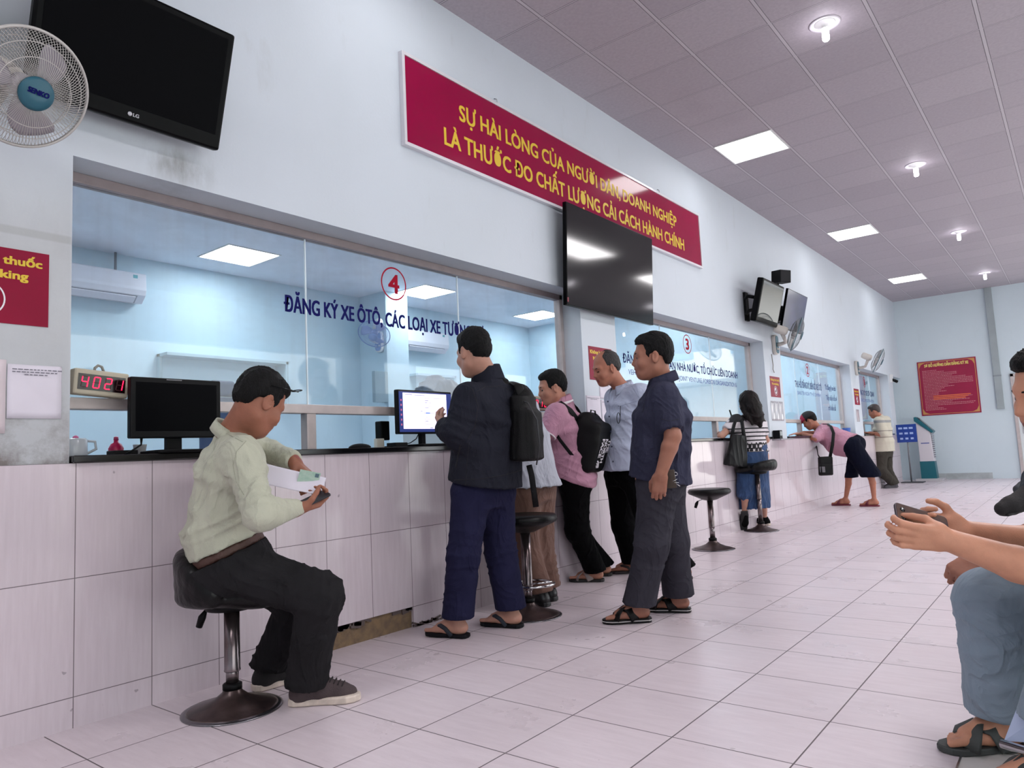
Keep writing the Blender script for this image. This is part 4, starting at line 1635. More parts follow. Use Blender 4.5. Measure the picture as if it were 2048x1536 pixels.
for q in (.45, .85, 1.2):
    MB().box((KC.x, KC.y - .10, q - .36), (KC.x + .012, KC.y + .5, q)).build('drawer', GST, t)
t = thing('document_crate', 'grey wire crate on the cabinet behind the man in the jacket', 'crate', (KC.x - .2, KC.y, kz - .12))
b_ = MB()
for i in range(12):
    yy = KC.y - .14 + i * .03
    b_.box((KC.x - .016, yy, kz - .119), (KC.x - .01, yy + .005, kz))
for q in (-.119, -.08, -.04, -.006):
    b_.box((KC.x - .016, KC.y - .14, kz + q), (KC.x - .01, KC.y + .2, kz + q + .006)).box((KC.x - .4, KC.y - .14, kz + q), (KC.x - .01, KC.y - .135, kz + q + .006))
b_.box((KC.x - .4, KC.y - .14, kz - .119), (KC.x - .01, KC.y + .2, kz - .115))
b_.build('wire_frame', mat('grey wire', '5d6870', .5, .3), t)
MB().box((KC.x - .38, KC.y - .12, kz - .114), (KC.x - .03, KC.y + .18, kz - .01)).build('papers', mat('bundled papers', '8d979c', .8, var=.2, vscale=30), t)
S = SDF(.012)
q = [((0, 0, kz + .002), (0, 0, -1))]
KX = KC.x - .2
S.ell((KX, KC.y + .05, kz + .10), (.17, .17, .12), k=.05, clip=q).ell((KX, KC.y - .07, kz + .05), (.15, .13, .08), k=.05, clip=q).ell((KX, KC.y + .17, kz + .07), (.15, .14, .10), k=.05, clip=q)
o = sdf_obj(S, 'plastic_sack', mat('dark grey sack', '414d5c', .5, var=.25, vscale=25, bump=.8, bscale=25), wr=.04, wl=.15)
tag(o, 'dark grey bulging sack on the crate behind the man in the jacket', 'sack')
# cabinet and machine seen under the rail of window 3
t = thing('steel_cabinet', 'low grey steel cabinet seen under the rail of window 3', 'cabinet', (-.8, 7.6, 0))
MB().box((-1.1, 6.6, 0), (-.7, 8.3, 1.22)).build('body', mat('blue grey steel', '6d767e', .45, .1), t, bev=.006)
for q in range(3):
    MB().box((-.7, 6.63 + q * .56, .75), (-.69, 7.15 + q * .56, 1.19)).build('door', mat('blue grey steel', '6d767e', .45, .1), t, bev=.003)
t = thing('stacked_bottle', 'white bottle with a blue cap on the counter of window 1', 'bottle', (-.15, 14.55, 1.05))
MB().lathe([(.045, 0), (.05, .02), (.05, .12), (.03, .15), (.018, .17)], (-.12, 14.75, 1.0505), n=24).build('body', mat('white bottle', 'd8dde4', .3), t)
MB().lathe([(.03, 0), (.028, .05), (.01, .07)], (-.12, 14.75, 1.222), n=20).build('pump', mat('blue cap', '3f66b4', .4), t)
t = thing('blue_tub', 'blue plastic tub on the pillar ledge left of window 1', 'tub', (-.12, 13.7, 1.05))
MB().lathe([(.055, 0), (.07, .12), (.066, .12), (.05, .01)], (-.10, 13.62, 1.0505), n=24).build('tub', mat('blue plastic', '2f5cb0', .4), t)
t = thing('potted_plant', 'small green leafy plant on the counter of window 2', 'plant', (-.25, 13.1, 1.05))
MB().lathe([(.05, 0), (.065, .09), (.06, .09), (.045, .01)], (-.3, 13.15, 1.0505), n=20).build('pot', mat('grey pot', '8a8a86', .6), t)
b_ = MB()
for i in range(26):
    a = random.uniform(0, 6.28)
    l1 = random.uniform(.1, .18)
    el_ = random.uniform(.3, 1.3)
    d = Vector((math.cos(a) * math.cos(el_), math.sin(a) * math.cos(el_), math.sin(el_)))
    s_ = d.cross(Z).normalized() * .02
    p0 = Vector((-.3, 13.15, 1.13))
    b_.add([p0, p0 + d * l1 * .5 + s_, p0 + d * l1 - Z * .02, p0 + d * l1 * .5 - s_], [(0, 1, 2, 3)], True)
b_.build('leaves', mat('leaf green', '2f6e3c', .5, var=.2), t, solid=.001)
t = thing('card_terminal', 'small dark card terminal on the ledge beside the woman', 'terminal', (-.1, 9.55, 1.05))
MB().box((.012, 9.45, 1.0205), (.10, 9.56, 1.13)).build('body', BLACK, t, bev=.006)
MB().box((.1, 9.465, 1.06), (.101, 9.545, 1.115)).build('display', mat('grey lcd', '8e989c', .3), t)
MB().box((.012, 9.40, 1.0), (.13, 9.9, 1.02)).build('ledge', mat('grey stone ledge', '8f8a90', .4), t, bev=.003)

# wall cable + socket at the fans
o = MB().tube([(.03, 9.6, 2.14), (.02, 9.66, 2.0), (.02, 9.64, 1.94), (.02, 9.68, 1.9)], .006, 6).build('fan_cable', mat('grey cable', '8f8c86', .6))
tag(o, 'thin cable hanging below the fan under the tilted screens', 'cable')
t = thing('security_camera', 'small white camera on the wall beyond window 1', 'camera', (0, 17.25, 2.2))
MB().box((0, 17.2, 2.15), (.05, 17.3, 2.32)).build('mount', WHITE_P, t, bev=.004)
MB().cyl((.05, 17.25, 2.2), (.14, 17.2, 2.15), .03).build('body', BLACK, t)

# ================================================================ street across the yard (seen mirrored in the glass)
t = thing('shop_building', 'white building with an orange shop band across the yard', 'building', (4, 28, 0))
MB().box((-6, 28, 0), (16, 34, 7)).build('wall', mat('white facade', 'e6e2dc', .8), t)
MB().box((-6, 27.9, 2.2), (5.2, 28, 2.85)).build('orange_band', mat('orange shop band', 'e08a4a', .6), t)
for i in range(6):
    MB().box((-4 + i * 3.2, 27.93, 4.6), (-2.4 + i * 3.2, 28, 6)).build('window', mat('blue grey pane', '7f9cae', .2), t)
MB().box((-6, 27.0, 3.4), (16, 28, 3.55)).build('awning', mat('grey awning', '8b8d90', .7), t)
t = thing('yard_building', 'long pale building beside the hall', 'building', (20, 6, 0))
MB().box((19, -12, 0), (26, 22, 6)).build('wall', mat('pale facade', 'd5d5cf', .8), t)
for i in range(8):
    MB().box((18.95, -9 + i * 3.6, 1), (19, -7 + i * 3.6, 2.6)).build('window', mat('blue grey pane', '7f9cae', .2), t)
# ================================================================ people
def sk(name, c, c2=None):
    m = mat(name, c, .5, spec=.35, var=.06, vscale=30, bump=.08, bscale=220)
    m.node_tree.nodes['Principled BSDF'].inputs['Subsurface Weight'].default_value = .08
    m.node_tree.nodes['Principled BSDF'].inputs['Subsurface Radius'].default_value = (.012, .004, .002)
    return m


HAIR = mat('black hair', '0b0a0b', .6, spec=.2, var=.5, vscale=70, bump=1., bscale=260, stretch=(1, 1, .25))
EYEM = mat('dark eye', '120d0c', .15)


def cloth(name, c, var=.06, bump=.25, bs=260, rough=.85, crease=.55):
    if name in _M:
        return _M[name]
    dark = sum(lin(c)[:3]) < .15
    m = mat(name, c, rough, spec=.08 if dark else .2, var=var, vscale=9, bump=bump, bscale=bs, sheen=0 if dark else .1)
    k = NT(m.node_tree)
    b = m.node_tree.nodes['Principled BSDF']
    tc = k.n('ShaderNodeTexCoord')
    nz = k.n('ShaderNodeTexNoise')
    nz.inputs['Scale'].default_value = 7.5
    nz.inputs['Detail'].default_value = 3
    nz.inputs['Roughness'].default_value = .45
    nz.inputs['Distortion'].default_value = 1.1
    m.node_tree.links.new(k.mapv(tc.outputs['Object'], (1, 1, .6)), nz.inputs['Vector'])
    ridge = k.m('SUBTRACT', 1., k.m('ABSOLUTE', k.m('MULTIPLY', k.m('SUBTRACT', nz.outputs['Fac'], .5), 5.)))
    bp = k.n('ShaderNodeBump')
    bp.inputs['Strength'].default_value = crease
    bp.inputs['Distance'].default_value = .012
    m.node_tree.links.new(k.m('POWER', k.m('MAXIMUM', ridge, 0.), 1.6), bp.inputs['Height'])
    for nd in m.node_tree.nodes:
        if nd.type == 'BUMP' and nd != bp:
            m.node_tree.links.new(bp.outputs[0], nd.inputs['Normal'])
    return m


def unit(v):
    return Vector(v).normalized()


def cam_dir(a, b, c):
    """direction given as right / up / away seen from the camera spot"""
    return (RT * a + UP * b + FW * c).normalized()


class Head:
    def __init__(s, c, f, u, sc=1.0):
        s.c = Vector(c)
        s.f = unit(f)
        u = Vector(u)
        s.u = (u - s.f * u.dot(s.f)).normalized()
        s.l = s.u.cross(s.f)
        s.s = sc
        s.M = [list(s.f), list(s.l), list(s.u)]

    def p(s, f, l, u):
        return s.c + (s.f * f + s.l * l + s.u * u) * s.s

    def local(s, V):
        q = V - v3(s.c)
        B = np.array(s.M, np.float32)
        return (q @ B.T) / s.s

    def sculpt(s, S, brow=True, chub=0.):
        k = s.s
        E_ = lambda c, r, kk=.02, op='u', M=None: S.ell(s.p(*c), [x * k for x in r], M or s.M, kk * k, op)
        E_((-.012, 0, .035), (.096, .076, .094))
        E_((.012, 0, -.03), (.078, .063 + chub, .082), .04)
        E_((.052, 0, -.082), (.036, .036 + chub, .03), .035)
        S.cap(s.p(.0, .048, -.06), s.p(.055, .024, -.092), .02 * k, .018 * k, .035 * k)
        S.cap(s.p(.0, -.048, -.06), s.p(.055, -.024, -.092), .02 * k, .018 * k, .035 * k)
        E_((.072, 0, -.094), (.018, .02, .016), .02)
        for q in (1, -1):
            E_((.062, q * .042, -.028), (.024, .024, .022), .03)
            S.cap(s.p(.083, q * .012, .026), s.p(.068, q * .045, .026), .011 * k, .010 * k, .02 * k)
        for q in (1, -1):
            S.ell(s.p(.096, q * .031, .006), [.016 * k, .017 * k, .011 * k], s.M, .016 * k, 's')
            E_((.076, q * .031, .004), (.013, .014, .0125), .006)
        S.cap(s.p(.084, 0, .018), s.p(.106, 0, -.026), .0085 * k, .0115 * k, .012 * k)
        for q in (1, -1):
            E_((.094, q * .012, -.030), (.012, .009, .0085), .008)
        E_((.084, 0, -.055), (.016, .026, .016), .02)
        S.cap(s.p(.090, .018, -.0585), s.p(.0975, .0, -.0565), .0045 * k, .0065 * k, .006 * k)
        S.cap(s.p(.090, -.018, -.0585), s.p(.0975, .0, -.0565), .0045 * k, .0065 * k, .006 * k)
        S.cap(s.p(.0885, .014, -.069), s.p(.0945, .0, -.070), .005 * k, .0068 * k, .006 * k)
        S.cap(s.p(.0885, -.014, -.069), s.p(.0945, .0, -.070), .005 * k, .0068 * k, .006 * k)
        S.cap(s.p(.101, .02, -.0632), s.p(.101, -.02, -.0632), .0035 * k, .0035 * k, .004 * k, 's')
        for q in (1, -1):
            n = (s.l * q + s.f * -.35).normalized()
            a = (s.u * .97 + s.f * -.2).normalized()
            b = a.cross(n)
            M = [list(n), list(a), list(b)]
            S.ell(s.p(-.012, q * .082, -.004), [.010 * k, .036 * k, .021 * k], M, .006 * k)
            S.ell(s.p(-.005, q * .093, .003), [.010 * k, .023 * k, .011 * k], M, .004 * k, 's')

    def zones(s, lip=1):
        def lips(V):
            q = s.local(V)
            return (q[:, 0] > .080) & (np.abs(q[:, 1]) < .024) & (q[:, 2] < -.054) & (q[:, 2] > -.0765)

        def eyes(V):
            q = s.local(V)
            return (q[:, 0] > .078) & (np.abs(np.abs(q[:, 1]) - .031) < .013) & (np.abs(q[:, 2] - .003) < .0042)
        return [(lips, 1), (eyes, 2)]

    def brows(s, parent, m):
        for q in (1, -1):
            b = MB()
            pts = [s.p(.0925 - .0012 * i * i, q * (.014 + .0085 * i), .0265 + .003 * math.sin(i * .8)) for i in range(5)]
            b.tube(pts, [.002 * s.s, .0034 * s.s, .0034 * s.s, .0028 * s.s, .0015 * s.s], 6)
            b.build('eyebrow', m, parent)

    def hair(s, parent, style='short', h=.006, m=None, seed=1):
        k = s.s
        S = SDF(h)
        E_ = lambda c, r, kk=.02, op='u': S.ell(s.p(*c), [x * k for x in r], s.M, kk * k, op)
        if style == 'short':
            E_((-.023, 0, .047), (.102, .0845, .096))
            E_((.036, 0, .098), (.042, .056, .027), .03)
            E_((-.055, 0, .0), (.058, .068, .062), .03)
            # cut face, ears, nape
            S.box(s.p(.11, 0, -.03), [.068 * k, .2 * k, .105 * k], s.M, .01 * k, .012 * k, 's')
            S.box(s.p(.02, 0, -.075), [.075 * k, .2 * k, .075 * k], s.M, .02 * k, .012 * k, 's')
            S.box(s.p(-.06, 0, -.14), [.12 * k, .2 * k, .085 * k], s.M, .02 * k, .012 * k, 's')
            for q in (1, -1):
                S.cap(s.p(.026, q * .068, .02), s.p(.022, q * .069, .0), .010 * k, .006 * k, .012 * k)
        elif style == 'receding':
            E_((-.022, 0, .043), (.099, .0825, .092))
            E_((-.055, 0, .0), (.056, .068, .06), .03)
            S.box(s.p(.10, 0, -.03), [.075 * k, .2 * k, .14 * k], s.M, .02 * k, .012 * k, 's')
            S.ell(s.p(.055, 0, .14), [.085 * k, .046 * k, .08 * k], s.M, .02 * k, 's')
            S.box(s.p(.02, 0, -.075), [.07 * k, .2 * k, .075 * k], s.M, .02 * k, .012 * k, 's')
            S.box(s.p(-.06, 0, -.14), [.12 * k, .2 * k, .085 * k], s.M, .02 * k, .012 * k, 's')
        elif style == 'long':
            E_((-.018, 0, .045), (.112, .094, .105))
            S.chain([s.p(-.05, 0, .03), s.p(-.075, 0, -.08), s.p(-.095, -.01, -.2), s.p(-.10, -.03, -.29)], [.098 * k, .095 * k, .08 * k, .03 * k], .03 * k)
            for q in (1, -1):
                S.chain([s.p(.02, q * .075, .03), s.p(.01, q * .085, -.06), s.p(-.05, q * .08, -.19), s.p(-.07, q * .055, -.27)], [.03 * k, .03 * k, .035 * k, .015 * k], .03 * k)
            S.ell(s.p(.12, 0, -.02), [.06 * k, .062 * k, .10 * k], s.M, .015 * k, 's')
        o = sdf_obj(S, 'hair', m or HAIR, parent, wr=.005 * k if style != 'long' else .012 * k, wl=.016 * k if style != 'long' else .05, seed=seed)
        return o


def hand(S, wrist, d, pn, side, curls, thumb=(.5, .5, .6), sc=1., spread=.06, fr=.0088):
    """d = towards the knuckles, pn = palm normal, side = sign or vector of the thumb side; curls per finger or joint triplets"""
    W_ = Vector(wrist)
    d = unit(d)
    pn = Vector(pn)
    pn = (pn - d * pn.dot(d)).normalized()
    sd = d.cross(pn)
    if sd.dot(Vector(side)) < 0:
        sd = -sd
    P = lambda a, b, c: W_ + (d * a + sd * b + pn * c) * sc
    S.cap(P(-.01, 0, 0), P(.02, 0, 0), .027 * sc, .027 * sc, .01)
    M = [list(d), list(sd), list(pn)]
    S.box(P(.052, 0, .002), [.048 * sc, .039 * sc, .0145 * sc], M, .0135 * sc, .016 * sc)
    S.ell(P(.032, .022, .012), [.032 * sc, .018 * sc, .016 * sc], M, .012 * sc)
    bases = [(.094, .029), (.099, .0095), (.095, -.0105), (.087, -.029)]
    lens = [(.044, .027, .021), (.049, .030, .022), (.045, .028, .021), (.035, .021, .019)]
    for i, ((bx, by), ln) in enumerate(zip(bases, lens)):
        c = curls[i] if isinstance(curls, (list, tuple)) else curls
        if not isinstance(c, (list, tuple)):
            c = (c, c * 1.1, c * .7)
        p = P(bx, by, -.002)
        S.cap(P(bx - .05, by * .75, -.002), p, .011 * sc, .0098 * sc, .008 * sc)
        dr = (d + sd * (by / .03) * spread).normalized()
        ang = 0.
        r0 = (fr, fr * .95, fr * .93, fr * .82)[i] / .0088
        pts = [p]
        for q in range(3):
            ang += c[q]
            v = dr * math.cos(ang) + pn * math.sin(ang)
            pts.append(pts[-1] + v * ln[q] * sc)
        S.cap(pts[0], pts[1], .0100 * r0 * sc, .0092 * r0 * sc, .004)
        S.cap(pts[1], pts[2], .0092 * r0 * sc, .0084 * r0 * sc, .003)
        S.cap(pts[2], pts[3], .0084 * r0 * sc, .0068 * r0 * sc, .003)
    a, b, c = thumb
    p0 = P(.026, .028, .006)
    v1 = (d * .62 + sd * (.75 - .5 * b) + pn * (.15 + .9 * a * b)).normalized()
    p1 = p0 + v1 * .042 * sc
    v2 = (d * .85 + sd * (.45 - .75 * b) + pn * (.1 + .7 * a)).normalized()
    p2 = p1 + v2 * .033 * sc
    v3_ = (v2 + (-sd * .5 * c) + pn * .1).normalized()
    p3 = p2 + v3_ * .027 * sc
    S.cap(P(.01, .012, .004), p0, .017 * sc, .016 * sc, .012 * sc)
    S.cap(p0, p1, .0145 * sc, .0118 * sc, .01 * sc)
    S.cap(p1, p2, .0118 * sc, .0102 * sc, .004)
    S.cap(p2, p3, .0106 * sc, .0082 * sc, .003)


def foot(S, ankle, toe_dir, gz, sc=1., tip=0.):
    """bare foot standing on height gz"""
    d = Vector((toe_dir[0], toe_dir[1], 0)).normalized()
    sdv = Vector((-d.y, d.x, 0))
    A = Vector(ankle)
    g = Vector((A.x, A.y, gz))
    P = lambda a, b, z: g + d * a * sc + sdv * b * sc + Z * z * sc
    S.cap(A, P(-.015, 0, .035), .036 * sc, .034 * sc, .02)
    S.cap(P(-.03, 0, .03), P(-.01, 0, .03), .03 * sc, .03 * sc, .02)
    S.chain([P(0, 0, .06), P(.06, 0, .045), P(.12, 0, .024)], [.034 * sc, .03 * sc, .024 * sc], .02)
    S.chain([P(-.01, .008, .022), P(.06, .02, .02), P(.13, .026, .018)], [.022 * sc, .022 * sc, .018 * sc], .02)
    S.chain([P(-.01, -.008, .022), P(.06, -.02, .02), P(.12, -.03, .016)], [.022 * sc, .022 * sc, .016 * sc], .02)
    for i, (b, l, r) in enumerate(((.032, .185, .0115), (.014, .18, .0085), (-.002, .172, .008), (-.018, .162, .0078), (-.033, .15, .0072))):
        S.cap(P(.11, b * .9, .014), P(l, b, .011), r * sc * 1.1, r * sc, .005)


def sole_outline(L_=.27, w=.10):
    pts = []
    prof = [(-.065, .0), (-.062, .022), (-.045, .034), (-.01, .036), (.05, .036), (.11, .046), (.15, .046), (.18, .034), (.197, .014), (.2, 0)]
    k = L_ / .265
    for a, b in prof:
        pts.append((a * k, b * w / .092))
    for a, b in prof[::-1][1:-1]:
        pts.append((a * k, -b * w / .092))
    return pts[::-1]


def sandal(parent, ankle, toe_dir, gz, style, mats, sc=1., th=.022, side=1):
    """sole + straps under and over a bare foot; style thong / cross / mule"""
    d = Vector((toe_dir[0], toe_dir[1], 0)).normalized()
    sdv = Vector((-d.y, d.x, 0))
    g = Vector((ankle[0], ankle[1], gz))
    P = lambda a, b, z: g + d * a * sc + sdv * b * sc + Z * z * sc
    ms, mst, mln = mats
    root = MB().prism([(a * sc, b * sc) for a, b in sole_outline()], g + Z * .001, d, sdv, 0, th - .001).build('sandal', ms, parent, bev=.005)
    if mln:
        MB().prism([(a * sc * 1.01, b * sc * 1.015) for a, b in sole_outline()], g + Z * .001, d, sdv, th * .45, th * .62).build('sole_stripe', mln, root)
    up = lambda p: Z

    def strap(pts, w):
        cc = g + d * .06 + Z * (th + .01)
        MB().tube(pts, .01, 8, flat=(w * sc, .004 * sc), nrm=lambda p: (p - cc)).build('strap', mst, root)
    z0 = th
    if style == 'thong':
        strap([P(.13, .016, z0 + .012), P(.12, .018, z0 + .034), P(.09, .034, z0 + .042), P(.05, .048, z0 + .03), P(.015, .044, z0 - .008)], .011)
        strap([P(.13, .016, z0 + .012), P(.12, .014, z0 + .034), P(.09, -.016, z0 + .045), P(.05, -.04, z0 + .03), P(.015, -.040, z0 - .008)], .011)
    elif style == 'cross':
        strap([P(.135, .05, z0 - .006), P(.125, .045, z0 + .025), P(.095, .01, z0 + .052), P(.055, -.035, z0 + .045), P(.03, -.046, z0 - .006)], .026)
        strap([P(.135, -.05, z0 - .006), P(.125, -.045, z0 + .025), P(.095, -.01, z0 + .053), P(.055, .035, z0 + .048), P(.03, .046, z0 - .006)], .026)
    else:
        strap([P(.10, .052, z0 - .006), P(.10, .048, z0 + .03), P(.095, .0, z0 + .058), P(.10, -.048, z0 + .03), P(.10, -.052, z0 - .006)], .04)
    return root


def sneaker(parent, ankle, toe_dir, gz, m_up, m_sole, m_lace, sc=1., name='shoe', h=.006):
    d = Vector((toe_dir[0], toe_dir[1], 0)).normalized()
    sdv = Vector((-d.y, d.x, 0))
    g = Vector((ankle[0], ankle[1], gz))
    P = lambda a, b, z: g + d * a * sc + sdv * b * sc + Z * z * sc
    S = SDF(h)
    cl = [(g + Z * .024 * sc, (0, 0, -1))]
    S.cap(P(-.02, 0, .05), P(.0, 0, .085), .042 * sc, .044 * sc, .02, clip=cl)
    S.chain([P(-.022, 0, .04), P(.06, .003, .045), P(.14, .006, .035), P(.175, .008, .03)], [.040 * sc, .044 * sc, .04 * sc, .030 * sc], .03, clip=cl)
    S.chain([P(.0, 0, .08), P(.07, 0, .066), P(.12, 0, .052)], [.036 * sc, .032 * sc, .03 * sc], .03, clip=cl)
    root = sdf_obj(S, name, m_up, parent)
    MB().prism([(a * sc * 1.06, b * sc * 1.04) for a, b in sole_outline(.275, .098)], g + Z * .001, d, sdv, 0, .03 * sc).build('sole', m_sole, root, bev=.007)
    if m_lace:
        b_ = MB()
        for i in range(5):
            a = .082 + i * .016
            z = .103 - i * .0065
            b_.tube([P(a, -.024, z - .012), P(a + .006, -.01, z), P(a + .008, .01, z), P(a + .004, .026, z - .012)], .003 * sc, 6)
        b_.tube([P(.085, 0, .107), P(.07, .022, .112), P(.085, .038, .095), P(.09, .006, .106)], .0026 * sc, 6)
        b_.tube([P(.085, 0, .107), P(.07, -.022, .112), P(.085, -.038, .095), P(.09, -.006, .106)], .0026 * sc, 6)
        b_.build('laces', m_lace, root)
    return root


class Fig:
    """joints in world space; a = person's left, b = person's right"""

    def __init__(s, **k):
        s.__dict__.update(k)

    def rings(s, g=0., bel=0., sw=1.0):
        hm = (s.hipa + s.hipb) / 2
        sm = (s.sha + s.shb) / 2
        hs = (s.hipa - s.hipb).normalized()
        ss = (s.sha - s.shb).normalized()
        ax = (sm - hm).normalized()
        wv = getattr(s, 'waist', None)
        Tn = (sm - hm).length
        mid = wv if wv is not None else hm + (sm - hm) * .38
        hw = (s.hipa - s.hipb).length / 2 + .068
        cw = (s.sha - s.shb).length / 2 * sw
        up = (sm - mid).normalized()
        lo = (mid - hm).normalized()
        return dict(hm=hm, sm=sm, hs=hs, ss=ss, mid=mid, hw=hw, cw=cw, up=up, lo=lo, T=Tn,
                    seat=hm - lo * .07, chest=mid + (sm - mid) * .58, top=sm + up * .005)

    def torso(s, S, g=0., bel=0., sw=1., clip=None, lowg=0., fat=0.):
        S.final = list(clip or [])
        q = s.rings(g, bel, sw)
        hs, ss = q['hs'], q['ss']
        ms = (hs + ss).normalized()
        S.loft(q['seat'], q['hm'], (q['hw'] - .012 + g + lowg, .105 + g + lowg + fat * .5), (q['hw'] + g + lowg, .112 + g + lowg + fat * .5), hs, .04, clip=clip)
        S.loft(q['hm'], q['mid'], (q['hw'] + g + lowg, .112 + g + lowg + fat * .5), (.142 + g + fat + bel * .5, .104 + g + fat + bel), ms, .05, clip=clip)
        S.loft(q['mid'], q['chest'], (.142 + g + fat + bel * .5, .104 + g + fat + bel), (q['cw'] * .93 + g + fat * .6, .112 + g + fat * .6), ss, .06, clip=clip)
        uc = q['mid'] + (q['sm'] - q['mid']) * .84
        S.loft(q['chest'], uc, (q['cw'] * .93 + g + fat * .6, .112 + g + fat * .6), (q['cw'] * .90 + g * .8, .098 + g * .8), ss, .06, clip=clip)
        S.loft(uc, q['top'], (q['cw'] * .90 + g * .8, .098 + g * .8), (q['cw'] * .55 + g * .6, .058 + g * .6), ss, .06, clip=clip)
        nb = s.neckb
        S.cap(q['top'] - q['up'] * .02, nb - (nb - q['top']).normalized() * .03, .075 + g * .6, .058 + g * .5, .05, clip=clip)
        for sh in (s.sha, s.shb):
            S.cap(sh + (q['sm'] - sh) * .55, sh, .060 + g * .55, .054 + g * .6, .055, clip=clip)

    def arm(s, S, w, g=0., upto='wrist', rs=(.05, .041, .042, .029), clip=None, k=.03):
        sh, el, wr = (getattr(s, n + w) for n in ('sh', 'el', 'wr'))
        S.cap(sh, el, rs[0] + g, rs[1] + g, k, clip=clip)
        if upto == 'wrist':
            m = el + (wr - el) * .3
            S.cap(el, m, rs[1] + g, rs[2] + g, .015, clip=clip)
            S.cap(m, wr, rs[2] + g, rs[3] + g, .012, clip=clip)

    def leg(s, S, w, g=0., rs=(.085, .062, .056, .038), clip=None, k=.04, calf=True):
        hp, kn, an = (getattr(s, n + w) for n in ('hip', 'kn', 'an'))
        S.cap(hp, kn, rs[0] + g, rs[1] + g, k, clip=clip)
        ax = (an - kn)
        if calf:
            fwd = (hp - kn).normalized()
            back = -(unit(s.toe[0 if w == 'a' else 1]))
            m = kn + ax * .3 + back * .012
            S.cap(kn, m, rs[1] + g, rs[2] + g, .02, clip=clip)
            S.cap(m, an, rs[2] + g, rs[3] + g, .015, clip=clip)
        else:
            S.cap(kn, an, rs[1] + g, rs[3] + g, .02, clip=clip)

    def neck(s, S, r=.054):
        h = s.head
        S.cap(h.p(-.022, 0, -.03), s.neckb, r * h.s, (r + .004), .025)

    def trousers(s, S, g=.014, hem=(.0, .0), rs=(.092, .073, .068, .066), wt=.17, waist_n=None, wp=None):
        q = s.rings()
        top = wp if wp is not None else q['hm'] + q['lo'] * wt
        wn = waist_n or q['lo']
        clw = [(top, wn)]
        S.final = list(clw)
        S.loft(q['seat'], q['hm'], (q['hw'] - .01 + g, .108 + g), (q['hw'] + g, .112 + g), q['hs'], .04, clip=clw)
        S.loft(q['hm'], q['mid'], (q['hw'] + g, .112 + g), (.146 + g, .106 + g), q['hs'], .05, clip=clw)
        for i, w in enumerate('ab'):
            an = getattr(s, 'an' + w)
            kn = getattr(s, 'kn' + w)
            hn = (an - kn).normalized()
            e = an + hn * .12
            hp = getattr(s, 'hip' + w)
            cl = [(Vector((an.x, an.y, hem[i])), hn * .35 - Z * .65)] + clw
            S.cap(hp, kn, rs[0] + g, rs[1] + g, .05, clip=cl)
            m = kn + (an - kn) * .35
            S.cap(kn, m, rs[1] + g, rs[2] + g, .03, clip=cl)
            S.cap(m, e, rs[2] + g, rs[3] + g, .02, clip=cl)


def collar(parent, m, nb, ax, fwd, r=.064, h=.035, w=.018, name='collar', open_=.5):
    """turned-down collar: leaning band open at the front"""
    ax = unit(ax)
    fwd = Vector(fwd)
    fwd = (fwd - ax * fwd.dot(ax)).normalized()
    sd = ax.cross(fwd)
    b = MB()
    n = 28
    vs, fs = [], []
    for i in range(n + 1):
        a = open_ + (2 * math.pi - 2 * open_) * i / n
        dr = fwd * math.cos(a) + sd * math.sin(a)
        dip = .5 * (1 + math.cos(a))
        for rr, hh in ((r - .008, -.012), (r - .004, h * (.8 - .3 * dip)), (r + .004, h * (1 - .3 * dip)), (r + w * .7, h * .35 - .012 * dip), (r + w + .008 * dip, -h * .3 - .028 * dip)):
            vs.append(nb + dr * rr + ax * (hh - .028 * dip))
    for i in range(n):
        for j in range(4):
            k = i * 5 + j
            fs.append((k, k + 5, k + 6, k + 1))
    b.add(vs, fs, True)
    return b.build(name, m, parent, solid=.004)
# ================================================================ stools
LEATH = mat('black stool vinyl', '080809', .35, spec=.25, bump=.25, bscale=60)
BASEM = mat('rusty steel base', '3a2f30', .3, .6, col2='5a4a48', vscale=14)
RIMM = mat('worn chrome rim', '77757a', .22, .9)
POST = mat('worn chrome post', '8d8588', .22, .9, col2='5b4a48', vscale=9)
FOAM = mat('torn foam', 'b08a68', .9)


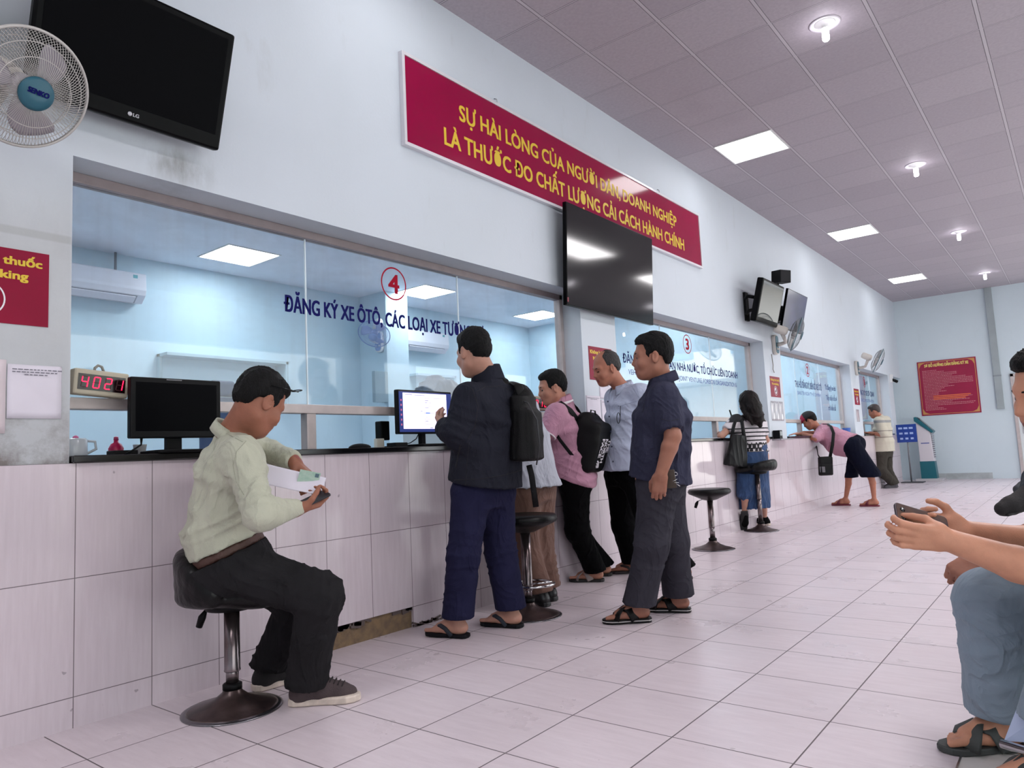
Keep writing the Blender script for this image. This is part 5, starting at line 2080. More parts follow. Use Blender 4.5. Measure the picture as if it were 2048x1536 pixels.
def stool(label, bx, by, zs, seat, face=(1, 0), lever=None, ring=None, rb=.195, sleeve=(.15, .031), rseat=.19):
    t = thing('bar_stool', label, 'stool', (bx, by, 0), 0, 'counter stools')
    o = Vector((bx, by, 0))
    b_ = MB()
    b_.lathe([(rb * .96, .004), (rb * .86, .012), (rb * .6, .026), (rb * .35, .046), (rb * .2, .07), (.034, .085), (.03, .09)], o, n=56)
    b_.build('base', BASEM, t)
    b_ = MB()
    b_.lathe([(rb, 0), (rb, .004), (rb * .97, .0065), (rb * .93, .0085)], o, n=56)
    b_.build('base_rim', RIMM, t)
    MB().lathe([(.038, .08), (.038, .1), (.031, .105)], o, n=28).build('collar', BLACK, t)
    MB().cyl((bx, by, .10), (bx, by, sleeve[0] + .03), .025, n=28).build('inner_post', POST, t)
    MB().lathe([(sleeve[1], sleeve[0]), (sleeve[1] + .0015, sleeve[0] + .003), (sleeve[1], sleeve[0] + .012), (sleeve[1], zs - .06)], o, n=28).build('post', POST, t)
    fx = Vector((face[0], face[1], 0)).normalized()
    fy = Vector((-fx.y, fx.x, 0))
    P = lambda a, b, z: o + fx * a + fy * b + Z * z
    if seat == 'round':
        b_ = MB()
        r = rseat
        b_.lathe([(.03, zs - .11), (.06, zs - .105), (r * .75, zs - .065), (r * .97, zs - .045), (r, zs - .03), (r * .985, zs - .012), (r * .93, zs - .002), (r * .7, zs + .003), (0.001, zs + .004)], o, n=48)
        b_.build('seat', LEATH, t)
        MB().tube([P(r * .995 * math.cos(i * math.pi / 24), r * .995 * math.sin(i * math.pi / 24), zs - .03) for i in range(48)], .004, 6, closed=True).build('piping', LEATH, t)
    else:
        S = SDF(.007)
        M = [list(fx), list(fy), list(Z)]
        S.ell(P(.02, 0, zs - .035), [.20, .195, .055], M, .01)
        S.ell(P(.13, 0, zs - .045), [.10, .16, .05], M, .05)
        hb = seat[1]
        n = 14
        for i in range(n):
            a0 = math.pi * (.52 + .96 * i / n)
            a1 = math.pi * (.52 + .96 * (i + 1) / n)
            k = lambda a: max(0., -math.cos(a)) ** .6
            for lv in (0, .35, .7, 1.):
                S.cap(P(.178 * math.cos(a0) * (1 + .02 * lv), .19 * math.sin(a0) * (1 + .06 * lv), zs - .03 + hb * k(a0) * lv), P(.178 * math.cos(a1) * (1 + .02 * lv), .19 * math.sin(a1) * (1 + .06 * lv), zs - .03 + hb * k(a1) * lv), .026, .026, .03)
        sdf_obj(S, 'seat', LEATH, t, wr=.002, wl=.1)
        MB().lathe([(.031, zs - .11), (.10, zs - .10), (.12, zs - .07)], o, n=32).build('seat_plate', BLACK, t)
    if lever:
        lx = Vector((lever[0], lever[1], 0)).normalized()
        q = o + Z * (zs - .09)
        b_ = MB()
        b_.tube([q + lx * .03, q + lx * .10 - Z * .015, q + lx * .125 - Z * .03], .004, 6)
        b_.build('lever_rod', STEEL, t)
        b_ = MB()
        b_.tube([q + lx * .115 - Z * .02, q + lx * .13 - Z * .045, q + lx * .145 - Z * .085], [.007, .016, .013], 10)
        b_.build('lever_grip', BLACK, t)
    if ring:
        zr, rr = ring
        b_ = MB()
        b_.tube([P(rr * math.cos(i * math.pi / 20) + rr * .25, rr * math.sin(i * math.pi / 20), zr) for i in range(40)], .0085, 8, closed=True)
        b_.tube([P(sleeve[1], 0, zr), P(rr * 1.25, 0, zr)], .007, 8)
        b_.tube([P(-sleeve[1], 0, zr), P(-rr * .75, 0, zr)], .007, 8)
        b_.build('footrest', CHROME, t)
    return t, P


fd = (.74, .67)
st1, P_ = stool('black vinyl stool with a low back under the seated man', .368, 1.649, .50, ('back', .15), fd, lever=(-.85, -.5))
b_ = MB()
b_.obox(P_(.0, -.188, .475), (.022, .005, .012), Matrix((Vector((fd[0], fd[1], 0)), Vector((-fd[1], fd[0], 0)), Z)).transposed())
b_.build('torn_patch', FOAM, st1, bev=.004)
stool('round black stool with a foot ring between the jacket and the brown trousers', .44, 3.55, .605, 'round', (.6, .8), ring=(.185, .13), rb=.2, rseat=.2)
stool('empty round black stool standing alone before window 3', .327, 6.59, .565, 'round', (.8, .6), lever=(-.75, -.65), rb=.2, rseat=.2, sleeve=(.2, .028))
stool('tall black stool with a low back behind the woman', .245, 8.12, .735, ('back', .05), (-.8, -.2), rb=.19, sleeve=(.35, .028))
SK1 = sk('tanned skin', '94604c')
SK2 = sk('light brown skin', 'b07c68')
SK3 = sk('warm skin', 'a96f5a')
SK4 = sk('pinkish skin', 'b98a78')
LIP = mat('lips', '8a4a45', .4)
NAVY_RUB = mat('navy rubber', '0c0d13', .6, spec=.2)
BLK_L = mat('black leather', '0a0a0c', .4, spec=.25, bump=.3, bscale=120)
WHITE_R = mat('off white rubber', 'cfc0b4', .55, var=.15, vscale=25)


def A(*v):
    return at(*v)


def base_of(f):
    m = (f.ana + f.anb) / 2
    return Vector((m.x, m.y, 0))


def skin_body(f, t, skin, h, arms=('wrist', 'wrist'), hands=(None, None), feet=(None, None), extra=None, shrink=-.012, legs=True, vis_arm=0., armrs=(.05, .041, .042, .029), torso=True):
    """the one continuous body of a figure"""
    S = SDF(h)
    f.head.sculpt(S)
    f.neck(S)
    if torso:
        f.torso(S, shrink - .004)
    for i, w in enumerate('ab'):
        if arms[i]:
            f.arm(S, w, vis_arm, rs=armrs)
        if hands[i]:
            hd = hands[i]
            hand(S, getattr(f, 'wr' + w), *hd[:4], **(hd[4] if len(hd) > 4 else {}))
    if legs:
        for w in 'ab':
            f.leg(S, w, -.012)
    for i, w in enumerate('ab'):
        if feet[i] is not None:
            foot(S, getattr(f, 'an' + w), f.toe[i], feet[i])
    if extra:
        extra(S)
    return sdf_obj(S, 'body', [skin, LIP, EYEM], t, zones=f.head.zones())


# ---------------------------------------------------------------- 1 seated man in the pale olive shirt
hd = Head(A(519, 806, 2.95), cam_dir(.50, -.60, .60), cam_dir(.38, .80, .46), 1.02)
f = Fig(hipb=A(452, 1130, 2.86), hipa=A(452, 1116, 3.05), knb=A(640, 1190, 2.86), kna=A(600, 1200, 3.10), anb=A(612, 1372, 2.95), ana=A(535, 1345, 3.19),
        shb=A(484, 912, 2.82), sha=A(466, 890, 3.09), neckb=A(464, 868, 2.97), waist=A(444, 1015, 2.955), elb=A(518, 1030, 2.68), wrb=A(590, 1020, 2.86),
        ela=A(520, 900, 3.29), wra=A(586, 921, 3.12), toe=((.1, 1, 0), (.72, .70, 0)), head=hd)
F1 = f
t = thing('person', 'seated man in pale olive shirt bowed over papers on the near stool', 'person', base_of(f), 0, 'people at the counter')
skin_body(f, t, SK1, .0045, hands=(
    (cam_dir(.75, -.62, -.1), cam_dir(-.55, -.75, -.1), RT * -.3 - UP * .2 - FW, [(.7, .8, .4), (.75, .8, .4), (.8, .8, .4), (.9, .9, .5)], dict(thumb=(.8, .8, .3))),
    (cam_dir(.62, .15, .75), cam_dir(-.25, .9, -.3), -FW + RT * .3, [(.5, 1.0, .8), (.55, 1.1, .8), (.6, 1.1, .8), (.65, 1.1, .8)], dict(thumb=(.9, .6, .5)))), legs=True)
hd.hair(t, 'short', .005)
hd.brows(t, HAIR)
OLIVE = cloth('pale olive cotton', 'b5b6a4', .05)
S = SDF(.0075)
belt_n = cam_dir(.40, -.91, 0)
belt_p = A(457, 1099, 2.95)
cl = [(belt_p - belt_n * .016, belt_n)]
f.torso(S, .016, clip=cl, lowg=.006)
S.loft(belt_p - belt_n * .14, belt_p + belt_n * .05, (.165, .125), (.168, .122), FW, .05, clip=cl)
S.cap(A(425, 1060, 2.95), A(418, 1112, 2.95), .08, .062, .06, clip=cl)
for w in 'ab':
    wr, el = getattr(f, 'wr' + w), getattr(f, 'el' + w)
    e = wr + (wr - el).normalized() * .01
    c2 = [(e, (wr - el).normalized())]
    f.arm(S, w, .012, rs=(.056, .046, .047, .032), clip=c2, k=.05)
    S.cap(wr - (wr - el).normalized() * .05, e, .041, .040, .006, clip=c2)
sh_f = [(f.elb, .13, f.elb - f.shb, .045, .010), (f.ela, .10, f.ela - f.sha, .04, .009), (A(470, 1050, 2.85), .16, cam_dir(.4, -.9, 0), .06, .011), (A(475, 955, 2.80), .12, cam_dir(-.6, -.7, 0), .06, .010), (A(420, 1000, 2.85), .2, cam_dir(.7, -.4, .2), .085, .008),
        (f.wrb, .10, f.wrb - f.elb, .035, .006)]
o_ = sdf_obj(S, 'shirt', OLIVE, t, folds=sh_f, wr=.007, wl=.13, seed=3)
ST_O = mat('olive seam', 'a0a190', .9)
seam(o_, [[(401, 872), (425, 866), (455, 868), (486, 884)], [(492, 882), (474, 902), (466, 930), (472, 962), (488, 990)], [(437, 870), (430, 884), (428, 900)]], .0016, ST_O)
collar(t, OLIVE, f.neckb + UP * .012, (hd.c - f.neckb) * .5 + UP * .1, hd.f + RT, .070, .034, .016)
b_ = MB()
BELT = mat('brown belt leather', '4f342c', .5, bump=.4, bscale=90)
S = SDF(.008)
S.loft(belt_p - belt_n * .06, belt_p + belt_n * .06, (.176, .131), (.180, .135), FW, .0)
S.p = [(a, b2, c2, d2, e2, [(belt_p + belt_n * .018, belt_n), (belt_p - belt_n * .018, -belt_n)]) for a, b2, c2, d2, e2, f2 in S.p]
bl = sdf_obj(S, 'belt', BELT, t, sm=0)
TR1 = cloth('charcoal trousers', '242325', .1, .2)
S = SDF(.008)
f.trousers(S, .010, (.10, .075), (.098, .078, .074, .080), waist_n=-belt_n, wp=belt_p + belt_n * .016)
cl = [(belt_p + belt_n * .016, -belt_n)]
S.loft(belt_p, belt_p + belt_n * .12, (.172, .128), (.176, .14), FW, .06, clip=cl)
S.cap(f.hipa - RT * .02, f.hipb - RT * .02, .105, .105, .06, clip=cl)
tf = [(f.knb, .18, f.knb - f.hipb, .05, .009), (f.hipb + RT * .12 - UP * .02, .17, cam_dir(.5, .85, 0), .05, .010), (f.anb + Z * .08, .10, Z, .045, .010), (f.ana + Z * .08, .1, Z, .045, .009), (f.knb - Z * .12, .15, cam_dir(.3, 1, 0), .07, .007)]
sdf_obj(S, 'trousers', TR1, t, folds=tf, wr=.005, wl=.12, seed=5)
SN = mat('brown canvas shoe', '45383a', .8, var=.12, vscale=20, bump=.4, bscale=200)
SNB = mat('black shoe fabric', '1a1719', .8, bump=.3, bscale=200)
LACE = mat('dark brown lace', '2a2123', .8)
sneaker(t, f.anb, f.toe[1], 0, SN, WHITE_R, LACE, 1.0)
sneaker(t, f.ana, f.toe[0], 0, SNB, WHITE_R, LACE, 1.0)
# glasses pushed up on the hair
g = thing('glasses', 'dark framed glasses pushed up on the hair of the seated man', 'glasses', hd.p(0, 0, .14))
b_ = MB()
for q in (1, -1):
    b_.tube([hd.p(-.045, q * .086, .055), hd.p(.02, q * .088, .085), hd.p(.075, q * .078, .112)], .0022, 6)
b_.build('temples', BLACK, g)
b_ = MB()
for q in (1, -1):
    cc = hd.p(.088, q * .036, .128)
    ax1, ax2 = hd.l, (hd.u * .75 + hd.f * .65).normalized()
    b_.tube([cc + ax1 * .027 * math.cos(i * math.pi / 10) * 1.1 + ax2 * .018 * math.sin(i * math.pi / 10) for i in range(20)], .002, 6, closed=True)
b_.tube([hd.p(.09, .009, .13), hd.p(.094, 0, .133), hd.p(.09, -.009, .13)], .002, 6)
b_.build('rims', BLACK, g)

# papers, card and phone he holds
def curved_sheet(name, label, cat, c00, c10, c11, c01, m, bulge, n_=12, group=None, thick=.0012):
    nrm = (c10 - c00).cross(c01 - c00).normalized()
    vs, fs = [], []
    for i in range(n_ + 1):
        u = i / n_
        for j in range(n_ + 1):
            v = j / n_
            p = (c00 * (1 - u) + c10 * u) * (1 - v) + (c01 * (1 - u) + c11 * u) * v
            vs.append(p + nrm * bulge * (math.sin(math.pi * v) + .25 * math.sin(3.1 * u + 1)))
    for i in range(n_):
        for j in range(n_):
            k = i * (n_ + 1) + j
            fs.append((k, k + 1, k + n_ + 2, k + n_ + 1))
    o = MB().add(vs, fs, True).build(name, m, solid=thick)
    tag(o, label, cat, group)
    return o


curved_sheet('folded_papers', 'folded white papers held by the seated man', 'papers', A(522, 924, 3.04), A(652, 957, 3.02), A(641, 992, 2.93), A(526, 966, 2.93), mat('white bond paper', 'd5d0dc', .8), .012, thick=.002)
c_ = A(618, 955, 3.005)
ex, ey = cam_dir(1, -.22, .1), cam_dir(.2, .9, .35)
ey = (ey - ex * ey.dot(ex)).normalized()
t2_ = thing('id_card', 'small pale green card pinched over the white papers', 'card', c_)
MB().obox(c_, (.043, .027, .0006), Matrix((ex, ey, ex.cross(ey))).transposed()).build('card', mat('green card', 'a9bdb0', .4, col2='8fae9e', vscale=40), t2_)
MB().obox(c_ + ex * .03 + ey * .014 + ex.cross(ey) * .0007, (.008, .008, .0003), Matrix((ex, ey, ex.cross(ey))).transposed()).build('photo_patch', mat('dark patch', '4c6470', .5), t2_)


def phone(label, c, ex, ey, m_case, m_scr, L_=.152, w_=.073, name='mobile_phone', lens=False):
    ex = unit(ex)
    ey = (Vector(ey) - ex * Vector(ey).dot(ex)).normalized()
    n = ex.cross(ey)
    t = thing(name, label, 'phone', c, 0, 'mobile phones')
    MB().prism(rrect(L_, w_, .011, 5), c, ex, ey, -.0085).build('case', m_case, t, bev=.002)
    MB().prism(rrect(L_ - .007, w_ - .007, .009, 5), c + n * .0004, ex, ey, -.0006).build('screen', m_scr, t)
    if lens:
        b_ = MB()
        for q in (-1, 1):
            b_.lathe([(.0, 0), (.0075, 0), (.0065, .002), (0, .002)], c - ex * (L_ / 2 - .02) + ey * q * .014 + n * .0005, n, 18)
        b_.build('lens', mat('camera lens', '0b0c10', .05, spec=.8), t)
    return t


phone('dark phone held low in the right hand of the seated man', A(622, 1003, 2.90), cam_dir(.72, .33, .55), cam_dir(.5, -.2, -.9), mat('dark phone case', '1c1a22', .4), mat('greyish lit screen', '6f6a80', .15))

# ---------------------------------------------------------------- 2 man in the dark jacket
hd = Head(A(947, 706, 4.07), cam_dir(-.62, -.32, .72), UP, 1.03)
f = Fig(hipa=A(944, 985, 4.0), hipb=A(990, 980, 4.13), kna=A(927, 1110, 3.94), knb=A(1002, 1106, 4.12), ana=Vector((.405, 2.955, .085)), anb=Vector((.53, 3.272, .085)),
        sha=A(940, 800, 3.96), shb=A(1034, 802, 4.18), neckb=A(974, 748, 4.11), waist=A(974, 890, 4.06), ela=A(915, 866, 3.90), wra=A(890, 856, 4.05), elb=A(1052, 865, 4.24), wrb=A(1000, 862, 4.40),
        toe=((-.98, -.2, 0), (-.98, -.17, 0)), head=hd)
t = thing('person', 'man in dark grey jacket and navy trousers standing at the lit monitor', 'person', base_of(f), 0, 'people at the counter')
skin_body(f, t, SK4, .005, hands=((cam_dir(-.45, .35, .8), cam_dir(.6, .4, .3), UP, .5), (cam_dir(-.5, .2, .8), cam_dir(-.6, .4, -.3), UP, .5)), feet=(.022, .022))
hd.hair(t, 'short', .006, seed=4)
JK = cloth('dark grey jacket', '262730', .08, .25)
S = SDF(.0085)
hem_n = cam_dir(-.12, -.99, 0)
hem_p = A(975, 968, 4.05)
cl = [(hem_p, hem_n)]
f.torso(S, .032, clip=cl, lowg=.018, fat=.008, bel=.006)
q = f.rings()
S.loft(q['mid'], hem_p + hem_n * .06, (.186, .150), (.200, .160), q['hs'], .06, clip=cl)
for w in 'ab':
    wr, el = getattr(f, 'wr' + w), getattr(f, 'el' + w)
    e = wr
    c2 = [(e, (wr - el).normalized())]
    f.arm(S, w, .026, rs=(.064, .054, .052, .040), clip=c2, k=.06)
jf = [(f.ela, .14, f.ela - f.sha, .05, .010), (A(985, 880, 3.9), .25, RT, .10, .008), (A(925, 850, 3.85), .12, cam_dir(.4, .9, 0), .05, .008)]
jk = sdf_obj(S, 'jacket', JK, t, folds=jf, wr=.005, wl=.2, seed=9)
S = SDF(.006)
ax = (hd.c - f.neckb).normalized() * .4 + UP
ax = ax.normalized()
S.loft(f.neckb - ax * .035, f.neckb + ax * .048, (.098, .092), (.080, .080), RT, .01, e=2.)
S.loft(f.neckb - ax * .08, f.neckb + ax * .12, (.067, .067), (.067, .067), RT, .004, e=2., op='s')
sdf_obj(S, 'collar', JK, jk)
ST_J = mat('jacket seam', '1a1a20', .9)
seam(jk, [[(953, 784), (970, 774), (1000, 772), (1036, 784)], [(925, 768), (945, 778), (956, 812), (950, 852), (935, 880)], [(938, 885), (934, 930), (931, 974)], [(985, 750), (995, 754), (1004, 752)], [(908, 960), (960, 958), (1010, 950), (1042, 940)]], .002, ST_J)
seam(jk, [[(920, 890), (917, 910), (912, 935)]], .0045, ST_J, 'pocket_edge')
TRN = cloth('navy trousers', '23233c', .08, .2)
S = SDF(.008)
f.trousers(S, .014, (.105, .105), (.092, .074, .072, .078), wt=.12)
tf = [(f.kna, .16, Z, .06, .009), (f.knb, .16, Z, .06, .009), (q['seat'] - Z * .05, .15, cam_dir(1, .6, 0), .07, .009), (f.ana + Z * .15, .12, Z, .06, .006)]
sdf_obj(S, 'trousers', TRN, t, folds=tf, wr=.005, wl=.15, seed=11)
for w, i in (('a', 0), ('b', 1)):
    sandal(t, getattr(f, 'an' + w), f.toe[i], 0, 'thong', (NAVY_RUB, mat('navy strap', '1d2430', .6), None), 1.02)
F2 = f
F2j = q

# his backpack
t = thing('backpack', 'plain black backpack slung from the right shoulder of the man in the jacket', 'backpack', A(1058, 935, 4.0), 0, 'backpacks')
S = SDF(.008)
bx = cam_dir(.55, .06, -.5)
wd_ = cam_dir(.30, 0, .95)
S.loft(A(1050, 918, 4.05), A(1046, 795, 4.08), (.150, .062), (.135, .052), wd_, .05, e=3.)
S.loft(A(1062, 915, 4.02), A(1062, 825, 4.04), (.125, .050), (.105, .040), wd_, .05, e=3.)
S.cap(A(1044, 790, 4.08), A(1042, 782, 4.10), .05, .04, .05)
BP = mat('black backpack nylon', '070709', .55, spec=.2, bump=.3, bscale=200)
sdf_obj(S, 'pack', BP, t, wr=.006, wl=.12, seed=4)
b_ = MB()
cc_ = A(1010, 830, 4.3)
b_.tube([A(1046, 800, 4.02), A(1036, 770, 4.04), A(1026, 765, 4.14), A(1022, 778, 4.27), A(1030, 840, 4.33), A(1060, 905, 4.22)], .01, 8, flat=(.028, .007), nrm=lambda p: p - cc_)
b_.build('shoulder_strap', BP, t)
b_ = MB()
b_.tube([A(1058, 930, 3.93), A(1063, 950, 3.92), A(1068, 985, 3.925), A(1072, 1014, 3.93)], .01, 8, flat=(.016, .003), nrm=-FW)
b_.build('strap_tail', BP, t)
b_ = MB()
b_.tube([A(1040, 800, 4.0), A(1055, 805, 3.93), A(1074, 840, 3.90), A(1079, 890, 3.90), A(1073, 930, 3.90)], .004, 6)
b_.build('zip_seam', mat('dark grey zip', '2b2b30', .4), t)

# ---------------------------------------------------------------- 3 man hidden behind the jacket: grey-white shirt, brown trousers
hd = Head(A(996, 796, 4.80), cam_dir(-.7, -.45, .55), UP, .98)
f = Fig(hipa=A(1046, 985, 4.70), hipb=A(1076, 981, 4.83), kna=A(1047, 1095, 4.68), knb=A(1078, 1090, 4.80), ana=Vector((.34, 3.80, .085)), anb=Vector((.28, 3.97, .085)),
        sha=A(1014, 845, 4.66), shb=A(1052, 838, 4.94), neckb=A(1024, 822, 4.84), ela=A(985, 890, 4.65), wra=A(945, 882, 4.82), elb=A(1030, 885, 5.05), wrb=A(985, 882, 5.1),
        toe=((-1, -.1, 0), (-1, .0, 0)), head=hd)
t = thing('person', 'person in loose grey white shirt and brown trousers mostly behind the jacket', 'person', base_of(f), 0, 'people at the counter')
skin_body(f, t, SK2, .007, hands=((cam_dir(-.8, 0, .6), -UP, FW, .2), (cam_dir(-.8, 0, .6), -UP, -FW, .2)))
hd.hair(t, 'short', .007, seed=6)
SH3 = cloth('grey white shirt', 'b4b7c3', .04)
S = SDF(.009)
hp = A(1060, 974, 4.75)
cl = [(hp, -Z)]
f.torso(S, .03, clip=cl, lowg=.03)
q = f.rings()
S.loft(q['chest'], hp - Z * .05, (.2, .15), (.185, .16), q['hs'], .08, clip=cl)
S.cap(A(1062, 815, 4.75), A(1084, 985, 4.72), .05, .075, .06, clip=cl)
for w in 'ab':
    f.arm(S, w, .02, rs=(.058, .052, .05, .036), k=.05)
sdf_obj(S, 'shirt', SH3, t, folds=[(A(1075, 930, 4.6), .2, RT, .07, .010)], wr=.007, wl=.14, seed=2)
S = SDF(.009)
f.trousers(S, .016, (.09, .09), (.098, .08, .076, .076), wt=.1)
sdf_obj(S, 'trousers', cloth('brown trousers', '73564c', .08), t, folds=[(f.knb, .2, RT, .06, .010), (f.anb + Z * .12, .12, Z, .05, .01)], wr=.006, wl=.16, seed=3)
SB = mat('black shoe leather', '141215', .35)
sneaker(t, f.ana, f.toe[0], 0, SB, SB, None, 1.0, h=.008)
sneaker(t, f.anb, f.toe[1], 0, SB, SB, None, 1.0, h=.008)

# ---------------------------------------------------------------- 4 man in the pink polo with the backpack
hd = Head(A(1104, 776, 5.42), cam_dir(-.93, -.26, -.14), UP, 1.0)
f = Fig(hipa=A(1150, 962, 5.36), hipb=A(1152, 958, 5.55), kna=A(1155, 1060, 5.34), knb=A(1146, 1058, 5.56), ana=Vector((.205, 4.69, .085)), anb=Vector((.13, 4.93, .085)),
        sha=A(1113, 828, 5.30), shb=A(1130, 818, 5.60), neckb=A(1121, 803, 5.46), ela=A(1090, 874, 5.24), wra=A(1052, 872, 5.40), elb=A(1108, 874, 5.70), wrb=A(1066, 872, 5.66),
        toe=((-.92, -.39, 0), (-.95, -.3, 0)), head=hd)
t = thing('person', 'man in pink polo shirt with a black backpack leaning on the counter', 'person', base_of(f), 0, 'people at the counter')
skin_body(f, t, SK2, .0055, hands=((cam_dir(-.85, .02, .5), -UP, FW, .15), (cam_dir(-.85, .02, .5), -UP, -FW, .15)), feet=(.022, .022))
hd.hair(t, 'short', .006, seed=8)
hd.brows(t, HAIR)
PK = cloth('pink pique polo', 'b5859a', .05)
S = SDF(.0085)
hn = cam_dir(-.34, -.94, 0)
hp = A(1140, 958, 5.45)
cl = [(hp, hn)]
f.torso(S, .022, clip=cl, lowg=.022)
q = f.rings()
S.loft(q['mid'], hp + hn * .06, (.175, .135), (.19, .15), q['hs'], .06, clip=cl)
for w in 'ab':
    el, sh = getattr(f, 'el' + w), getattr(f, 'sh' + w)
    c2 = [(el - (el - sh).normalized() * .02, (el - sh).normalized())]
    S.cap(sh, el, .072, .068, .05, clip=c2)
pf = [(A(1120, 900, 5.3), .2, cam_dir(.5, -.8, 0), .07, .009), (A(1150, 940, 5.3), .15, cam_dir(.3, .9, 0), .06, .008)]
po = sdf_obj(S, 'polo_shirt', PK, t, folds=pf, wr=.005, wl=.15, seed=12)
WT = mat('white trim', 'ddd6da', .7)
collar(t, PK, f.neckb + UP * .018, UP + RT * -.1, hd.f, .074, .036, .018)
collar(t, WT, f.neckb + UP * .004, UP + RT * -.1, hd.f, .088, .006, .012, name='collar_trim')
e = f.ela - (f.ela - f.sha).normalized() * .022
Mf = frame(f.ela - f.sha)
MB().tube([e + Mf.col[0] * .0715 * math.cos(i * math.pi / 12) + Mf.col[1] * .0715 * math.sin(i * math.pi / 12) for i in range(24)], .0055, 6, closed=True).build('sleeve_trim', WT, po)
TRB = cloth('black trousers', '060608', .1, .15)
S = SDF(.0085)
f.trousers(S, .014, (.075, .075), (.094, .074, .066, .066), wt=.1)
sdf_obj(S, 'trousers', TRB, t, folds=[(f.kna, .2, Z, .07, .009)], wr=.005, wl=.15, seed=13)
TAUPE = mat('taupe strap', '9c8f8c', .6)
sandal(t, f.ana, f.toe[0], 0, 'cross', (mat('dark sole', '1d1a1b', .6), TAUPE, None), 1.0)
sandal(t, f.anb, f.toe[1], 0, 'cross', (mat('dark sole', '1d1a1b', .6), TAUPE, None), 1.0)
# backpack with printed lettering
t = thing('backpack', 'black backpack with white lettering on the man in pink', 'backpack', A(1185, 935, 5.32), 0, 'backpacks')
S = SDF(.008)
up_ = cam_dir(.26, .95, -.05)
la = cam_dir(.84, -.26, -.46)
la = (la - up_ * la.dot(up_)).normalized()
wd = up_.cross(la).normalized()
if wd.dot(FW) < 0:
    wd = -wd
cb = A(1178, 888, 5.42)
bM = [list(la), list(wd), list(up_)]
S.box(cb - up_ * .01, [.105, .15, .195], bM, .05, .04)
S.box(cb + la * .035 - up_ * .05, [.088, .142, .135], bM, .045, .03)
S.cap(cb + up_ * .17 - wd * .06 - la * .05, cb + up_ * .17 + wd * .06 - la * .05, .06, .06, .05)
bpo = sdf_obj(S, 'pack', BP, t, wr=.005, wl=.16, seed=14)
lo_ = MB()
for s_, yy, wv in (('FACE', -.095, .14), ('NORTH', -.03, .18), ('THE', .035, .10)):
    text(lo_, s_, cb + la * .1285 + up_ * .075 + wd * yy, -up_, wd, .050, wv, align='L', bold=.03, lift=.002)
lo_.build('lettering', mat('white print', 'e2dde4', .5), t)
lo_ = MB()
for r0 in (.058, .040, .022):
    a_ = [(r0 * math.cos(R(q)), r0 * math.sin(R(q))) for q in range(0, 91, 10)]
    b2_ = [((r0 - .012) * math.cos(R(q)), (r0 - .012) * math.sin(R(q))) for q in range(90, -1, -10)]
    lo_.prism(a_ + b2_, cb + la * .1285 - up_ * .145 - wd * .085, up_, wd, .0, -.002)
lo_.build('emblem', mat('white print', 'e2dde4', .5), t)
cc_ = A(1122, 850, 5.46)
b_ = MB()
b_.tube([A(1160, 845, 5.36), A(1142, 822, 5.30), A(1123, 806, 5.31), A(1110, 812, 5.27), A(1101, 834, 5.27)], .01, 8, flat=(.024, .006), nrm=lambda p: p - cc_)
b_.build('shoulder_strap', BP, t)
b_ = MB()
b_.tube([A(1170, 842, 5.50), A(1155, 818, 5.55), A(1143, 804, 5.62), A(1132, 808, 5.72)], .01, 8, flat=(.024, .006), nrm=lambda p: p - cc_)
b_.build('shoulder_strap', BP, t)
b_ = MB()
b_.tube([A(1112, 868, 5.27), A(1120, 880, 5.235), A(1134, 898, 5.235), A(1150, 918, 5.27)], .01, 8, flat=(.013, .004), nrm=lambda p: p - cc_)
b_.build('lower_strap', BP, t)
b_ = MB()
b_.tube([A(1180, 838, 5.42), A(1182, 820, 5.42), A(1190, 822, 5.42), A(1192, 840, 5.42)], .006, 8)
b_.build('grab_handle', BP, t)

# ---------------------------------------------------------------- 5 balding man in the pale blue shirt
hd = Head(A(1212, 737, 5.55), cam_dir(-.88, -.34, -.30), UP + RT * -.0, 1.03)
f = Fig(hipa=A(1270, 955, 5.45), hipb=A(1240, 950, 5.62), kna=A(1300, 1050, 5.30), knb=A(1247, 1050, 5.66), ana=Vector((.76, 5.02, .085)), anb=Vector((.28, 5.14, .085)),
        sha=A(1281, 788, 5.42), shb=A(1230, 796, 5.66), neckb=A(1243, 777, 5.57), ela=A(1300, 868, 5.45), wra=A(1293, 930, 5.58), elb=A(1238, 870, 5.80), wrb=A(1262, 930, 5.80),
        toe=((-.85, -.5, 0), (-.83, -.55, 0)), head=hd)
t = thing('person', 'balding man with moustache in pale blue shirt looking toward the counter', 'person', base_of(f), 0, 'people at the counter')
skin_body(f, t, SK3, .0055, hands=((cam_dir(-.2, -1, 0), FW, -RT, .6), (cam_dir(.2, -1, 0), FW, RT, .6)), feet=(.022, .022))
hd.hair(t, 'receding', .006, seed=15, m=mat('thin dark hair', '231e1e', .5, var=.4, vscale=60, bump=.8, bscale=160))
hd.brows(t, HAIR)
b_ = MB()
b_.tube([hd.p(.088, .024, -.058), hd.p(.098, .010, -.050), hd.p(.1005, 0, -.048), hd.p(.098, -.010, -.050), hd.p(.088, -.024, -.058)], .0038, 6)
b_.build('moustache', HAIR, t)
BL = cloth('pale blue shirt', 'aeb5ca', .04)
S = SDF(.0085)
hn = cam_dir(.12, -.99, 0)
hp = A(1240, 936, 5.55)
cl = [(hp, hn)]
f.torso(S, .026, clip=cl, lowg=.03, bel=.02, fat=.006)
q = f.rings()
S.loft(q['mid'], hp + hn * .06, (.185, .155), (.19, .155), q['hs'], .06, clip=cl)
for w in 'ab':
    el, sh = getattr(f, 'el' + w), getattr(f, 'sh' + w)
    c2 = [(el - (el - sh).normalized() * .01, (el - sh).normalized())]
    S.cap(sh, el, .07, .066, .05, clip=c2)
